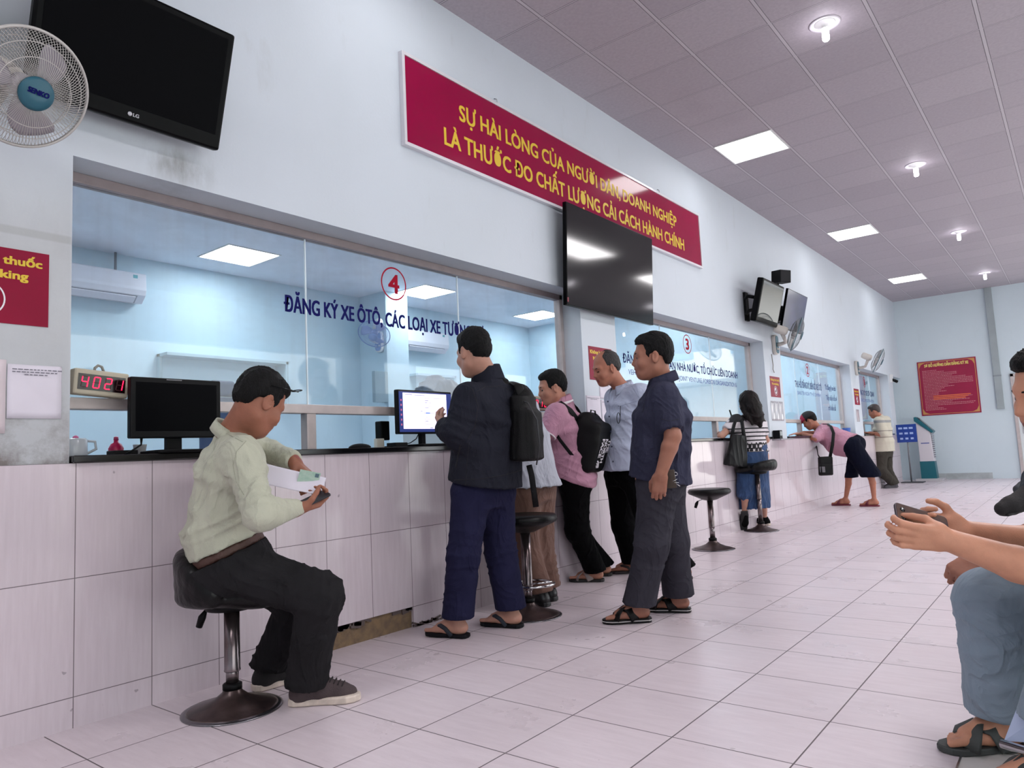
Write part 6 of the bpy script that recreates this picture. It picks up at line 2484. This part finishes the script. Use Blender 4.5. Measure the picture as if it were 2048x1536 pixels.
bf = [(A(1250, 860, 5.4), .22, cam_dir(.75, .6, 0), .07, .010), (A(1275, 840, 5.35), .14, cam_dir(.4, .9, 0), .055, .010), (A(1235, 920, 5.45), .15, RT, .06, .008)]
bs = sdf_obj(S, 'shirt', BL, t, folds=bf, wr=.006, wl=.16, seed=16)
collar(t, BL, f.neckb + UP * .020, UP - RT * .12, hd.f, .076, .040, .022)
ST_B = mat('pale blue seam', '8d94ac', .9)
seam(bs, [[(1217, 790), (1222, 850), (1231, 932)], [(1240, 812), (1258, 807), (1276, 801)], [(1240, 812), (1243, 842), (1276, 832)], [(1262, 770), (1281, 800), (1283, 830)]], .0018, ST_B)
fwd5 = cam_dir(-.75, 0, -.62)
b_ = MB()
for i in range(5):
    p_ = A(1216 + i * 2.6, 803 + i * 30, 5.40 + (0 if i < 4 else .0))
    b_.lathe([(0, 0), (.007, 0), (.007, .003), (0, .003)], p_, fwd5, 10)
b_.build('button', mat('navy button', '2c3350', .4), bs)
gl_ = thing('glasses', 'thin framed glasses hooked on the pocket of the pale blue shirt', 'glasses', A(1238, 830, 5.36))
b_ = MB()
cc = A(1238, 836, 5.375)
b_.tube([cc + RT * .012 * math.cos(i * math.pi / 8) + UP * .04 * math.sin(i * math.pi / 8) - RT * .004 for i in range(16)], .0026, 6, closed=True)
b_.build('rims', BLACK, gl_)
MB().tube([A(1236, 812, 5.37), A(1241, 812, 5.37), A(1240, 842, 5.37)], .0024, 6).build('temples', BLACK, gl_)
S = SDF(.0085)
f.trousers(S, .014, (.085, .085), (.097, .078, .074, .080), wt=.1)
sdf_obj(S, 'trousers', TRB, t, folds=[(f.knb, .2, Z, .07, .009)], wr=.005, wl=.15, seed=17)
BRN = mat('dark brown rubber', '2c2224', .6)
sandal(t, f.ana, f.toe[0], 0, 'thong', (BRN, BRN, None), 1.0)
sandal(t, f.anb, f.toe[1], 0, 'thong', (BRN, BRN, None), 1.0)

# ---------------------------------------------------------------- 6 man in the navy polo
hd = Head(A(1304, 714, 4.13), cam_dir(-.97, -.13, .12), UP, 1.03)
f = Fig(hipa=A(1318, 968, 4.05), hipb=A(1328, 962, 4.22), kna=A(1304, 1085, 4.03), knb=A(1344, 1083, 4.22), ana=Vector((1.11, 3.70, .085)), anb=Vector((1.197, 4.03, .085)),
        sha=A(1328, 794, 3.98), shb=A(1322, 780, 4.31), neckb=A(1324, 762, 4.14), ela=A(1346, 872, 3.90), wra=A(1322, 948, 3.88), elb=A(1310, 868, 4.42), wrb=A(1290, 938, 4.36),
        toe=((-.79, -.61, 0), (-.95, -.31, 0)), head=hd)
t = thing('person', 'man in navy polo and grey trousers standing back from the counter', 'person', base_of(f), 0, 'people at the counter')
skin_body(f, t, sk('olive tanned skin', 'a06d5a'), .005, hands=((cam_dir(-.12, -1, 0), FW + RT * .3, -RT, [(.55, .9, .5), (.6, 1., .5), (.65, 1.0, .5), (.7, 1., .5)], dict(thumb=(.5, .6, .3))), (cam_dir(0, -1, 0), -FW, -RT, .6)), feet=(.024, .024), vis_arm=.002)
hd.hair(t, 'short', .005, seed=18)
hd.brows(t, HAIR)
NV = cloth('navy pique polo', '37384a', .08, .35, 200)
S = SDF(.008)
hn = cam_dir(-.12, -.99, 0)
hp = A(1318, 958, 4.14)
cl = [(hp, hn)]
f.torso(S, .022, clip=cl, lowg=.020, bel=.008, fat=.004)
q = f.rings()
S.loft(q['chest'], hp + hn * .06, (.178, .140), (.178, .146), q['hs'], .08, clip=cl)
for w in 'ab':
    el, sh = getattr(f, 'el' + w), getattr(f, 'sh' + w)
    ax = (el - sh).normalized()
    c2 = [(el - ax * .035, ax)]
    S.cap(sh, el, .066, .068, .05, clip=c2)
nf = [(A(1340, 860, 4.0), .18, cam_dir(.7, .6, 0), .06, .009), (A(1355, 900, 4.0), .25, RT, .06, .010), (A(1300, 920, 4.0), .18, cam_dir(.3, .9, 0), .07, .007), (A(1335, 820, 3.92), .1, cam_dir(.2, 1, 0), .04, .005)]
ps = sdf_obj(S, 'polo_shirt', NV, t, folds=nf, wr=.005, wl=.15, seed=19)
collar(t, NV, f.neckb + UP * .016, UP - RT * .1, hd.f, .076, .042, .02)
ST_N = mat('navy seam', '22232f', .9)
seam(ps, [[(1345, 768), (1334, 790), (1318, 830), (1314, 855)], [(1322, 838), (1340, 842), (1358, 838)], [(1296, 780), (1290, 800), (1285, 825)]], .0018, ST_N)
GR = cloth('grey trousers', '3b3a42', .08, .2)
S = SDF(.008)
f.trousers(S, .014, (.10, .10), (.098, .080, .074, .084), wt=.08)
sdf_obj(S, 'trousers', GR, t, folds=[(f.kna, .2, Z, .07, .007), (A(1320, 1000, 3.95), .15, cam_dir(.5, .8, 0), .05, .007)], wr=.005, wl=.18, seed=20)
WL = mat('white sole line', 'c9c5c5', .6)
sandal(t, f.ana, f.toe[0], 0, 'cross', (BLK_L, BLK_L, WL), 1.04, .026)
sandal(t, f.anb, f.toe[1], 0, 'cross', (BLK_L, BLK_L, WL), 1.04, .026)
# what he carries
w_ = thing('wallet', 'worn brown wallet in the lowered hand of the man in navy', 'wallet', A(1338, 958, 3.9))
MB().obox(A(1340, 958, 3.895), (.03, .05, .008), Matrix((cam_dir(.75, .1, -.3), cam_dir(-.15, 1, 0), cam_dir(.3, 0, .95))).transposed()).build('wallet_body', mat('worn brown leather', '4a4038', .6), w_, bev=.004)
k_ = thing('key_bunch', 'keys hanging beside the wallet of the man in navy', 'keys', A(1350, 955, 3.88))
b_ = MB()
b_.tube([A(1351, 948, 3.88) + RT * .01 * math.cos(i * .628) + UP * .01 * math.sin(i * .628) for i in range(10)], .0015, 5, closed=True)
b_.build('ring', CHROME, k_)
for i in range(3):
    MB().obox(A(1350 + i * 3, 960 + i * 5, 3.875), (.005, .02, .0015), Matrix.Rotation(.4 * i - .3, 3, FW)).build('key', CHROME, k_, bev=.001)

# ---------------------------------------------------------------- 7 woman with the shoulder bag
hd = Head(A(1495, 806, 8.22), cam_dir(-.5, -.22, .84), UP, .95)
f = Fig(hipa=A(1494, 918, 8.22), hipb=A(1523, 914, 8.38), kna=A(1488, 985, 8.16), knb=A(1524, 985, 8.45), ana=A(1489, 1026, 8.20), anb=Vector((.10, 8.66, .085)),
        sha=A(1472, 842, 8.18), shb=A(1519, 848, 8.40), neckb=A(1499, 830, 8.26), ela=A(1442, 873, 8.10), wra=A(1440, 868, 8.36), elb=A(1532, 880, 8.5), wrb=A(1500, 872, 8.7),
        toe=((-.9, -.2, 0), (-1, .1, 0)), head=hd)
t = thing('person', 'woman in patterned black and white top and denim skirt writing at window 3', 'person', base_of(f), 0, 'people at the counter')


def tiptoe(S):
    a = f.ana
    S.chain([a, A(1489, 1036, 8.24), A(1487, 1055, 8.28)], [.032, .036, .03], .02)


skin_body(f, t, SK4, .0075, hands=((cam_dir(.3, .1, .9), -UP, RT, .3), (cam_dir(-.6, 0, .7), -UP, -RT, .5)), extra=tiptoe, armrs=(.046, .038, .037, .026))
hd.hair(t, 'long', .008, seed=21, m=mat('dark brown hair', '120b0b', .5, spec=.2, var=.5, vscale=30, bump=.6, bscale=120, stretch=(1, 1, .2)))


def pattern_mat():
    m, nt, b = nodes('black and white knit')
    k = NT(nt)
    P, (x, y, z) = k.pos()
    v = k.n('ShaderNodeTexVoronoi')
    v.inputs['Scale'].default_value = 11
    nt.links.new(P, v.inputs['Vector'])
    blot = k.ramp(v.outputs['Distance'], .30, .34)
    side = k.m('GREATER_THAN', k.m('ABSOLUTE', k.m('SUBTRACT', z, 1.21)), .09)
    st = k.m('MULTIPLY', k.ramp(k.linedist(z, 1.10, .045), .006, .009, 1, 0), k.m('LESS_THAN', z, 1.16))
    low = k.m('LESS_THAN', z, .985)
    ck = k.n('ShaderNodeTexChecker')
    ck.inputs['Scale'].default_value = 26
    nt.links.new(P, ck.inputs['Vector'])
    dark = k.m('MAXIMUM', k.m('MULTIPLY', k.m('MULTIPLY', blot, k.m('GREATER_THAN', z, 1.22)), k.ramp(k.noise(P, 5, 2), .45, .5)), st)
    dark = k.m('MAXIMUM', dark, k.m('MULTIPLY', low, k.m('SUBTRACT', 1., ck.outputs['Fac'])))
    nt.links.new(k.mix(dark, L('cfc8cd'), L('1d1b20')), b.inputs['Base Color'])
    b.inputs['Roughness'].default_value = .85
    return m


S = SDF(.0095)
hp = A(1512, 904, 8.3)
cl = [(hp, -Z)]
f.torso(S, .018, clip=cl, lowg=.01)
for w in 'ab':
    el, sh = getattr(f, 'el' + w), getattr(f, 'sh' + w)
    ax = (el - sh).normalized()
    c2 = [(sh + ax * (el - sh).length * .62, ax)]
    S.cap(sh, el, .066, .07, .05, clip=c2)
sdf_obj(S, 'knit_top', pattern_mat(), t, wr=.005, wl=.15, seed=22)
DEN = cloth('blue denim', '33496e', .2)
S = SDF(.0095)
q = f.rings()
hb = A(1507, 1016, 8.32)
cl = [(hb, -Z)]
S.loft(A(1508, 888, 8.3), A(1507, 1024, 8.32), (.165, .125), (.215, .17), q['hs'], .03, clip=cl)
S.cap(f.hipa, f.kna, .10, .085, .06, clip=cl)
sdf_obj(S, 'skirt', DEN, t, folds=[(A(1500, 970, 8.1), .3, RT, .09, .014), (A(1500, 1010, 8.15), .25, RT, .07, .012)], wr=.006, wl=.2, seed=23)
# shoes: one flat, one on tiptoe showing its sole
SNK = mat('black canvas shoe', '0a090b', .8, spec=.1)
sneaker(t, f.anb, f.toe[1], 0, SNK, WHITE_R, None, .9, h=.009)
S = SDF(.009)
S.chain([A(1489, 1030, 8.20), A(1488, 1045, 8.22), A(1486, 1058, 8.27)], [.045, .05, .04], .02)
sh_ = sdf_obj(S, 'shoe', SNK, t)
S = SDF(.008)
S.loft(A(1489, 1022, 8.155), A(1487, 1060, 8.215), (.043, .012), (.047, .012), RT, .01)
sdf_obj(S, 'sole', mat('black sole', '201e20', .7), sh_)
t = thing('shoulder_bag', 'big slouchy black bag hanging from the shoulder of the woman', 'bag', A(1470, 935, 8.05), 0, 'carried bags')
S = SDF(.009)
S.loft(A(1471, 932, 8.02), A(1478, 870, 8.05), (.145, .06), (.09, .045), cam_dir(1, .1, .3), .04, e=2.6)
sdf_obj(S, 'bag_body', mat('soft black leather', '08080b', .4, spec=.3), t, folds=[(A(1475, 900, 8.0), .25, RT, .06, .012)], wr=.01, wl=.12, seed=24)
b_ = MB()
cc_ = A(1485, 850, 8.3)
b_.tube([A(1462, 880, 8.03), A(1468, 850, 8.07), A(1474, 832, 8.14), A(1480, 832, 8.2), A(1484, 845, 8.06), A(1490, 885, 8.02)], .01, 8, flat=(.02, .006), nrm=lambda p: p - cc_)
b_.build('shoulder_strap', mat('soft black leather', '08080b', .4), t)
o = MB().cyl(A(1463, 832, 8.3), A(1459, 820, 8.32), .008).build('pen', BLACK)
tag(o, 'black marker standing up beside the woman at window 3', 'pen')
o = MB().tube([A(1459, 820, 8.32), A(1463, 835, 8.33), A(1466, 850, 8.34)], .007, 8).build('pen', BLACK)
bpy.data.objects.remove(o)
o = MB().box((-.25, 7.35, 1.0515), (.0, 7.75, 1.056)).build('document_sheets', PAPER)
tag(o, 'loose white sheets on the counter left of the woman', 'papers')

# ---------------------------------------------------------------- 8 man in cap bending over the counter
hd = Head(A(1619, 842, 10.92), cam_dir(-.66, -.62, .42), cam_dir(-.5, .75, .4), 1.0)
f = Fig(hipa=A(1705, 895, 10.38), hipb=A(1711, 889, 10.56), kna=A(1741, 950, 10.30), knb=A(1697, 952, 10.62), ana=Vector((.73, 11.36, .085)), anb=Vector((.31, 11.5, .085)),
        sha=A(1643, 866, 10.74), shb=A(1649, 857, 11.02), neckb=A(1636, 857, 10.90), waist=A(1677, 886, 10.64), ela=A(1632, 877, 10.56), wra=A(1604, 868, 10.80), elb=A(1640, 868, 11.1), wrb=A(1608, 866, 11.1),
        toe=((-1, -.05, 0), (-1, -.05, 0)), head=hd)
t = thing('person', 'man in cap, pink shirt and navy shorts bending over the counter', 'person', base_of(f), 0, 'people at the counter')
skin_body(f, t, SK3, .0085, hands=((cam_dir(-.9, .0, .3), -UP, FW, .2), (cam_dir(-.9, 0, .3), -UP, -FW, .2)), feet=(.024, .024), vis_arm=.004)
hd.hair(t, 'short', .009, seed=25)
S = SDF(.0085)
cl = [(hd.p(0, 0, .038), hd.u * -1)]
S.ell(hd.p(-.008, 0, .042), [.122, .102, .112], hd.M, .01, clip=cl)
CAPB = mat('black cap cloth', '131216', .8)
cp = sdf_obj(S, 'cap', [CAPB, mat('crimson cap cloth', '9c1a3c', .8)], t, zones=[(lambda V: hd.local(V)[:, 0] > .02, 1)])
S = SDF(.0085)
S.loft(hd.p(.06, 0, .052), hd.p(.185, 0, .040), (.088, .010), (.055, .009), hd.l, .005, e=3.)
sdf_obj(S, 'cap_brim', mat('crimson cap cloth', '9c1a3c', .8), cp)
PK2 = cloth('dusty pink shirt', 'b98598', .05)
S = SDF(.0095)
q = f.rings()
hp = q['hm'] + (q['mid'] - q['hm']).normalized() * .02
cl = [(hp, (q['hm'] - q['mid']).normalized())]
f.torso(S, .028, clip=cl, lowg=.02, bel=.045, fat=.01)
for w in 'ab':
    el, sh = getattr(f, 'el' + w), getattr(f, 'sh' + w)
    ax = (el - sh).normalized()
    S.cap(sh, el - ax * .02, .075, .066, .05)
sdf_obj(S, 'shirt', PK2, t, folds=[(A(1665, 880, 10.4), .25, RT, .09, .008)], wr=.006, wl=.18, seed=26)
S = SDF(.0095)
kn_h = A(1700, 952, 10.5).z
f.trousers(S, .02, (kn_h, kn_h), (.115, .105, .09, .08), wt=.06)
NS = cloth('navy shorts', '0e1120', .1)
sdf_obj(S, 'shorts', NS, t, wr=.007, wl=.2, seed=27)
RED = mat('maroon rubber', '6d2233', .5)
sandal(t, f.ana, f.toe[0], 0, 'mule', (RED, RED, None), 1.0)
sandal(t, f.anb, f.toe[1], 0, 'mule', (RED, RED, None), 1.0)
t = thing('crossbody_bag', 'small black bag hanging under the bending man in the cap', 'bag', A(1651, 948, 10.35), 0, 'carried bags')
S = SDF(.009)
bM = [list(RT), list(Z.cross(RT)), list(Z)]
S.box(A(1651, 932, 10.36), (.095, .045, .135), bM, .02)
S.box(A(1651, 938, 10.32), (.085, .045, .08), bM, .02, .02)
sdf_obj(S, 'bag_body', BP, t)
MB().obox(A(1645, 939, 10.275), (.035, .003, .04), Matrix.Identity(3)).build('badge', mat('grey badge', '77777c', .4), t)
b_ = MB()
cc_ = A(1660, 885, 10.75)
b_.tube([A(1660, 915, 10.36), A(1665, 890, 10.40), A(1667, 866, 10.48), A(1662, 853, 10.64), A(1655, 848, 10.8), A(1648, 848, 10.95), A(1640, 862, 11.06), A(1633, 890, 10.9), A(1636, 910, 10.5), A(1641, 918, 10.40)], .01, 8, flat=(.022, .006), nrm=lambda p: p - cc_)
b_.build('strap', BP, t)

# ---------------------------------------------------------------- 9 older man at window 1
hd = Head(A(1748, 823, 13.92), cam_dir(-.72, -.42, .5), UP, 1.0)
f = Fig(hipa=A(1762, 907, 13.84), hipb=A(1772, 905, 14.0), kna=A(1762, 940, 13.78), knb=A(1774, 940, 13.98), ana=Vector((.20, 15.52, .085)), anb=Vector((.17, 15.74, .085)),
        sha=A(1757, 842, 13.78), shb=A(1772, 840, 14.05), neckb=A(1758, 833, 13.95), ela=A(1768, 870, 13.72), wra=A(1741, 866, 13.86), elb=A(1765, 868, 14.2), wrb=A(1740, 866, 14.2),
        toe=((-.75, -.65, 0), (-.8, -.5, 0)), head=hd)
t = thing('person', 'older man in cream striped polo and olive trousers at window 1', 'person', base_of(f), 0, 'people at the counter')
skin_body(f, t, SK3, .010, hands=((cam_dir(-.9, .1, .4), -UP, FW, .4), (cam_dir(-.9, 0, .4), -UP, -FW, .4)))
hd.hair(t, 'short', .010, seed=28, m=mat('grey brown hair', '3a2f2e', .5, var=.3, vscale=50))


def stripe_mat():
    m, nt, b = nodes('cream striped polo')
    k = NT(nt)
    P, (x, y, z) = k.pos()
    d = k.m('ABSOLUTE', k.m('SUBTRACT', z, 1.10))
    d2 = k.m('ABSOLUTE', k.m('SUBTRACT', z, 1.28))
    s1 = k.ramp(d2, .02, .03, 1, 0)
    s2 = k.ramp(k.m('MINIMUM', k.m('ABSOLUTE', k.m('SUBTRACT', z, .98)), d), .006, .010, 1, 0)
    c = k.mix(s1, L('c2bbab'), L('8f8f90'))
    c = k.mix(s2, c, L('8d857b'))
    nt.links.new(c, b.inputs['Base Color'])
    b.inputs['Roughness'].default_value = .85
    return m


S = SDF(.011)
hp = A(1768, 903, 13.9)
cl = [(hp, -Z)]
f.torso(S, .026, clip=cl, lowg=.025, bel=.03, fat=.01)
q = f.rings()
S.loft(q['mid'], hp - Z * .05, (.19, .16), (.185, .155), q['hs'], .06, clip=cl)
for w in 'ab':
    el, sh = getattr(f, 'el' + w), getattr(f, 'sh' + w)
    S.cap(sh, el - (el - sh) * .12, .075, .07, .05)
sdf_obj(S, 'polo_shirt', stripe_mat(), t, wr=.006, wl=.2, seed=29)
S = SDF(.011)
f.trousers(S, .016, (.075, .075), (.098, .08, .074, .07), wt=.08)
sdf_obj(S, 'trousers', cloth('olive trousers', '403c37', .08), t, wr=.008, wl=.18, seed=30)
SNG = mat('grey sandal', '4a474c', .7)
sneaker(t, f.ana, f.toe[0], 0, SNG, SNG, None, .95, h=.011)
sneaker(t, f.anb, f.toe[1], 0, SNG, SNG, None, .95, h=.011)
# ================================================================ seated people at the right edge and their bench
# ---------------------------------------------------------------- 10 person with the phone
hd = Head(A(2112, 782, 1.95), cam_dir(-.92, -.32, .12), UP + RT * -.25, 1.0)
f = Fig(hipa=A(2250, 1215, 1.92), hipb=A(2240, 1205, 2.12), kna=A(2185, 1250, 1.84), knb=A(1984, 1206, 2.18), ana=Vector((3.03, 2.47, .09)), anb=Vector((2.90, 2.735, .09)),
        sha=A(2215, 930, 1.86), shb=A(2200, 920, 2.2), neckb=A(2190, 895, 2.02), waist=A(2262, 1080, 2.02), ela=A(2096, 1150, 1.90), wra=A(1893, 1079, 1.97), elb=A(2100, 1094, 2.16), wrb=A(1926, 1062, 2.10),
        toe=((-.85, -.5, 0), (-.8, -.6, 0)), head=hd)
t = thing('person', 'person at the right edge holding a phone, in blue grey trousers', 'person', base_of(f), 0, 'seated people')


def skin10(S):
    pass


skin_body(f, t, sk('fair warm skin', 'c48c72'), .0042, hands=(
    (cam_dir(-.97, .10, -.02), cam_dir(.0, .25, 1), UP, [(.22, 1.05, .8), (.18, 1.1, .8), (.18, 1.1, .8), (.10, .85, .7)], dict(thumb=(.9, .8, .3), spread=.10, fr=.0102, sc=.95)),
    (cam_dir(-.96, .16, .12), cam_dir(.1, .35, -1), UP, [(.8, .9, .5), (.8, .9, .5), (.8, .9, .5), (.8, .9, .5)], dict(thumb=(.15, .25, .9), fr=.0092))),
    feet=(.024, .024), armrs=(.05, .046, .047, .030))
hd.hair(t, 'short', .006, seed=31)
hd.brows(t, HAIR)
S = SDF(.010)
f.torso(S, .02)
for w in 'ab':
    el, sh = getattr(f, 'el' + w), getattr(f, 'sh' + w)
    ax = (el - sh).normalized()
    S.cap(sh, sh + (el - sh) * .55, .066, .066, .05)
sdf_obj(S, 'shirt', cloth('dark tee shirt', '24262c', .06), t, wr=.004, wl=.2, seed=32)
BG = cloth('blue grey trousers', '8494a2', .05, .12)
S = SDF(.008)
hm = .20
f.trousers(S, .014, (hm, .115), (.10, .084, .084, .098), wt=.06)
sdf_obj(S, 'trousers', BG, t, folds=[(f.knb + UP * -.06, .14, cam_dir(.55, -.8, 0), .05, .008), (f.knb - Z * .22, .16, cam_dir(.4, .9, 0), .09, .005)], wr=.003, wl=.25, seed=33)
DKG = mat('dark green grey rubber', '3b3f3e', .6)
sandal(t, f.ana, f.toe[0], 0, 'mule', (DKG, DKG, None), 1.02)
sandal(t, f.anb, f.toe[1], 0, 'cross', (DKG, DKG, None), 1.02)
ex = cam_dir(1, -.30, -.05)
ey = cam_dir(.26, .66, .70)
phone('phone in a dark case held up by the person at the right edge', A(1845, 1039, 2.035), ex, ey, mat('plum phone case', '3c2a33', .4), mat('glassy phone back', '454145', .15, spec=.45, col2='7d5a44', vscale=9), lens=True)

# ---------------------------------------------------------------- 11 neighbour whose fist hangs beside the phone
hd = Head(A(2260, 800, 2.6), cam_dir(-.95, -.1, .2), UP, 1.0)
f = Fig(hipa=A(2300, 1135, 2.5), hipb=A(2295, 1128, 2.68), kna=A(2120, 1150, 2.46), knb=A(2125, 1140, 2.74), ana=Vector((3.12, 3.10, .09)), anb=Vector((3.02, 3.4, .09)),
        sha=A(2285, 890, 2.42), shb=A(2275, 885, 2.76), neckb=A(2275, 870, 2.6), ela=A(2135, 1060, 2.40), wra=A(1962, 1115, 2.33), elb=A(2150, 1040, 2.80), wrb=A(2065, 1060, 2.62),
        toe=((-.8, -.6, 0), (-.8, -.6, 0)), head=hd)
t = thing('person', 'neighbour at the right edge whose loose fist hangs below the phone', 'person', base_of(f), 0, 'seated people')
skin_body(f, t, sk('ruddy skin', '9c6a58'), .0055, hands=((cam_dir(-.84, -.52, -.05), cam_dir(.25, -.75, .55), cam_dir(-.2, .3, .9), [(1.25, 1.4, .8), (1.25, 1.4, .8), (1.25, 1.4, .8), (1.25, 1.4, .8)], dict(thumb=(.9, .9, .5))), (cam_dir(-.8, -.3, .3), -UP, -FW, .5)), feet=(.022, .022))
hd.hair(t, 'short', .009, seed=34)
S = SDF(.011)
f.torso(S, .02)
for w in 'ab':
    el, sh = getattr(f, 'el' + w), getattr(f, 'sh' + w)
    S.cap(sh, sh + (el - sh) * .5, .066, .066, .05)
sdf_obj(S, 'shirt', cloth('grey tee shirt', '6e7078', .06), t, wr=.004, wl=.2, seed=35)
S = SDF(.011)
f.trousers(S, .014, (.10, .10), (.098, .08, .074, .078), wt=.06)
sdf_obj(S, 'trousers', cloth('dark slate trousers', '2d3238', .06), t, wr=.005, wl=.2, seed=36)
sandal(t, f.ana, f.toe[0], 0, 'thong', (BRN, BRN, None), 1.0)
sandal(t, f.anb, f.toe[1], 0, 'thong', (BRN, BRN, None), 1.0)

# ---------------------------------------------------------------- 12, 13 farther people with crossed legs, mostly outside the view


def crossed(label, D, sx, sy, seed, up, lo, shoe_m, sole_m, lace, skin, dx=0):
    """seated facing the counter, right ankle laid on the left knee; sx, sy = pixel of the raised shoe's heel side"""
    k = FPX / D
    an = A(sx, sy, D)
    q = lambda a, b, c: an + RT * a + Z * b + FW * c
    hd = Head(q(.66, .62, .15), cam_dir(-.97, -.05, .2), UP, 1.0)
    f = Fig(hipa=q(.62, -.12, .0), hipb=q(.62, -.12, .19), kna=q(.20, -.06, .02), knb=q(.30, .02, .34), anb=q(.03, .0, .02), ana=Vector((q(.2, 0, 0).x, q(.2, 0, 0).y, .09)),
            sha=q(.68, .36, -.05), shb=q(.68, .36, .29), neckb=q(.68, .42, .13), ela=q(.55, .12, -.1), wra=q(.36, .05, .0), elb=q(.55, .12, .36), wrb=q(.36, .06, .26), toe=((-.8, -.6, 0), (-.9, -.42, 0)), head=hd)
    t = thing('person', label, 'person', base_of(f), 0, 'seated people')
    skin_body(f, t, skin, .008, hands=((cam_dir(-.9, -.2, .2), -UP, FW, .4), (cam_dir(-.9, -.2, -.2), -UP, -FW, .4)))
    hd.hair(t, 'short', .009, seed=seed)
    S = SDF(.012)
    f.torso(S, .02)
    for w in 'ab':
        el, sh = getattr(f, 'el' + w), getattr(f, 'sh' + w)
        S.cap(sh, sh + (el - sh) * .5, .066, .066, .05)
    sdf_obj(S, 'shirt', up, t, wr=.004, wl=.2, seed=seed)
    S = SDF(.011)
    qq = f.rings()
    S.loft(qq['seat'], qq['hm'], (.16, .12), (.16, .125), qq['hs'], .04)
    for w in 'ab':
        S.cap(getattr(f, 'hip' + w), getattr(f, 'kn' + w), .10, .082, .05)
        S.cap(getattr(f, 'kn' + w), getattr(f, 'an' + w) + Z * (.05 if w == 'a' else 0), .082, .066, .03)
    sdf_obj(S, 'trousers', lo, t, wr=.005, wl=.2, seed=seed + 1)
    sneaker(t, f.ana, f.toe[0], 0, shoe_m, sole_m, lace, 1.0, h=.008)
    # raised shoe: sole turned down towards the aisle
    S = SDF(.0075)
    a = f.anb
    d = cam_dir(-.93, -.22, -.15)
    S.chain([a + Z * .01, a + d * .06 - Z * .015, a + d * .14 - Z * .025, a + d * .19 - Z * .028], [.05, .05, .045, .034], .03)
    S.cap(a, a + RT * .05, .052, .05, .03)
    so = sdf_obj(S, 'shoe', shoe_m, t)
    S = SDF(.0075)
    S.loft(a + d * -.05 - Z * .052, a + d * .19 - Z * .056, (.044, .011), (.038, .010), FW, .01)
    sdf_obj(S, 'sole', sole_m, so)
    if lace:
        b_ = MB()
        for i in range(4):
            p = a + d * (.06 + .025 * i) + Z * (.032 - .01 * i)
            b_.tube([p - FW * .03, p + Z * .008, p + FW * .03], .003, 6)
        b_.build('laces', lace, so)
    return f


DK = cloth('black trousers', '0f0f12', .1, .15)
crossed('person in dark trousers at the right edge with a black shoe laid across the knee', 3.55, 2062, 988, 41, cloth('grey tee shirt', '6e7078'), cloth('slate trousers', '34393f', .06), mat('black shoe fabric', '1a1719'), mat('black sole', '201e20'), None, SK3)
crossed('farther seated person at the right edge with a grey laced shoe', 5.0, 2078, 958, 51, cloth('pale tee shirt', 'b9bcc2'), cloth('slate trousers', '34393f', .06), mat('slate shoe fabric', '33363b', .8), mat('dark grey sole', '4a4b4e', .7), mat('white lace', 'd5d5d5', .7), SK2)

# ---------------------------------------------------------------- steel bench seats they sit on
PERF = mat('perforated steel', '9aa0ab', .3, .8, bump=.5, bscale=220)
t = thing('bench_seat', 'steel waiting bench at the right edge with a chrome foot bar', 'bench', (3.75, 3.4, 0))
dirb = Vector((.60, .80, 0)).normalized()    # along the bench
out = Vector((.80, -.60, 0))
b0 = A(2420, 1262, 2.0)
b0.z = 0
for i in range(5):
    c_ = b0 + dirb * (i * .58)
    S = SDF(.012)
    S.box(c_ + Z * .415, (.24, .26, .018), [list(out), list(dirb), list(Z)], .015)
    S.box(c_ + out * .26 + Z * .66, (.02, .26, .25), [list((out + Z * .2).normalized()), list(dirb), list((Z - out * .2).normalized())], .015, .03)
    sdf_obj(S, 'seat', PERF, t)
MB().obox(b0 + dirb * 1.15 + Z * .36, (.03, 1.6, .03), Matrix((out, dirb, Z)).transposed()).build('beam', STEEL, t, bev=.005)
for i in (-.32, 2.6):
    c_ = b0 + dirb * i
    b_ = MB().tube([c_ + Z * .36, c_ + Z * .06], .03, 10)
    b_.tube([c_ + out * .25 + Z * .05, c_ - out * .30 + Z * .05], .022, 10)
    b_.build('leg', CHROME, t)
b_ = MB()
p0 = A(2003, 1487, 1.98)
b_.tube([p0, p0 + out * .5 + dirb * .12], [.012, .014], 12)
b_.build('foot_bar', CHROME, t)
q0, q1, q2, q3 = A(2008, 1482, 1.985), A(2046, 1385, 2.0), A(2150, 1385, 1.93), A(2150, 1490, 1.9)
MB().add([q0, q1, q2, q3], [(0, 1, 2, 3)]).build('side_panel', mat('pale perforated plate', 'a9b3cf', .4, .3), t, solid=.004)
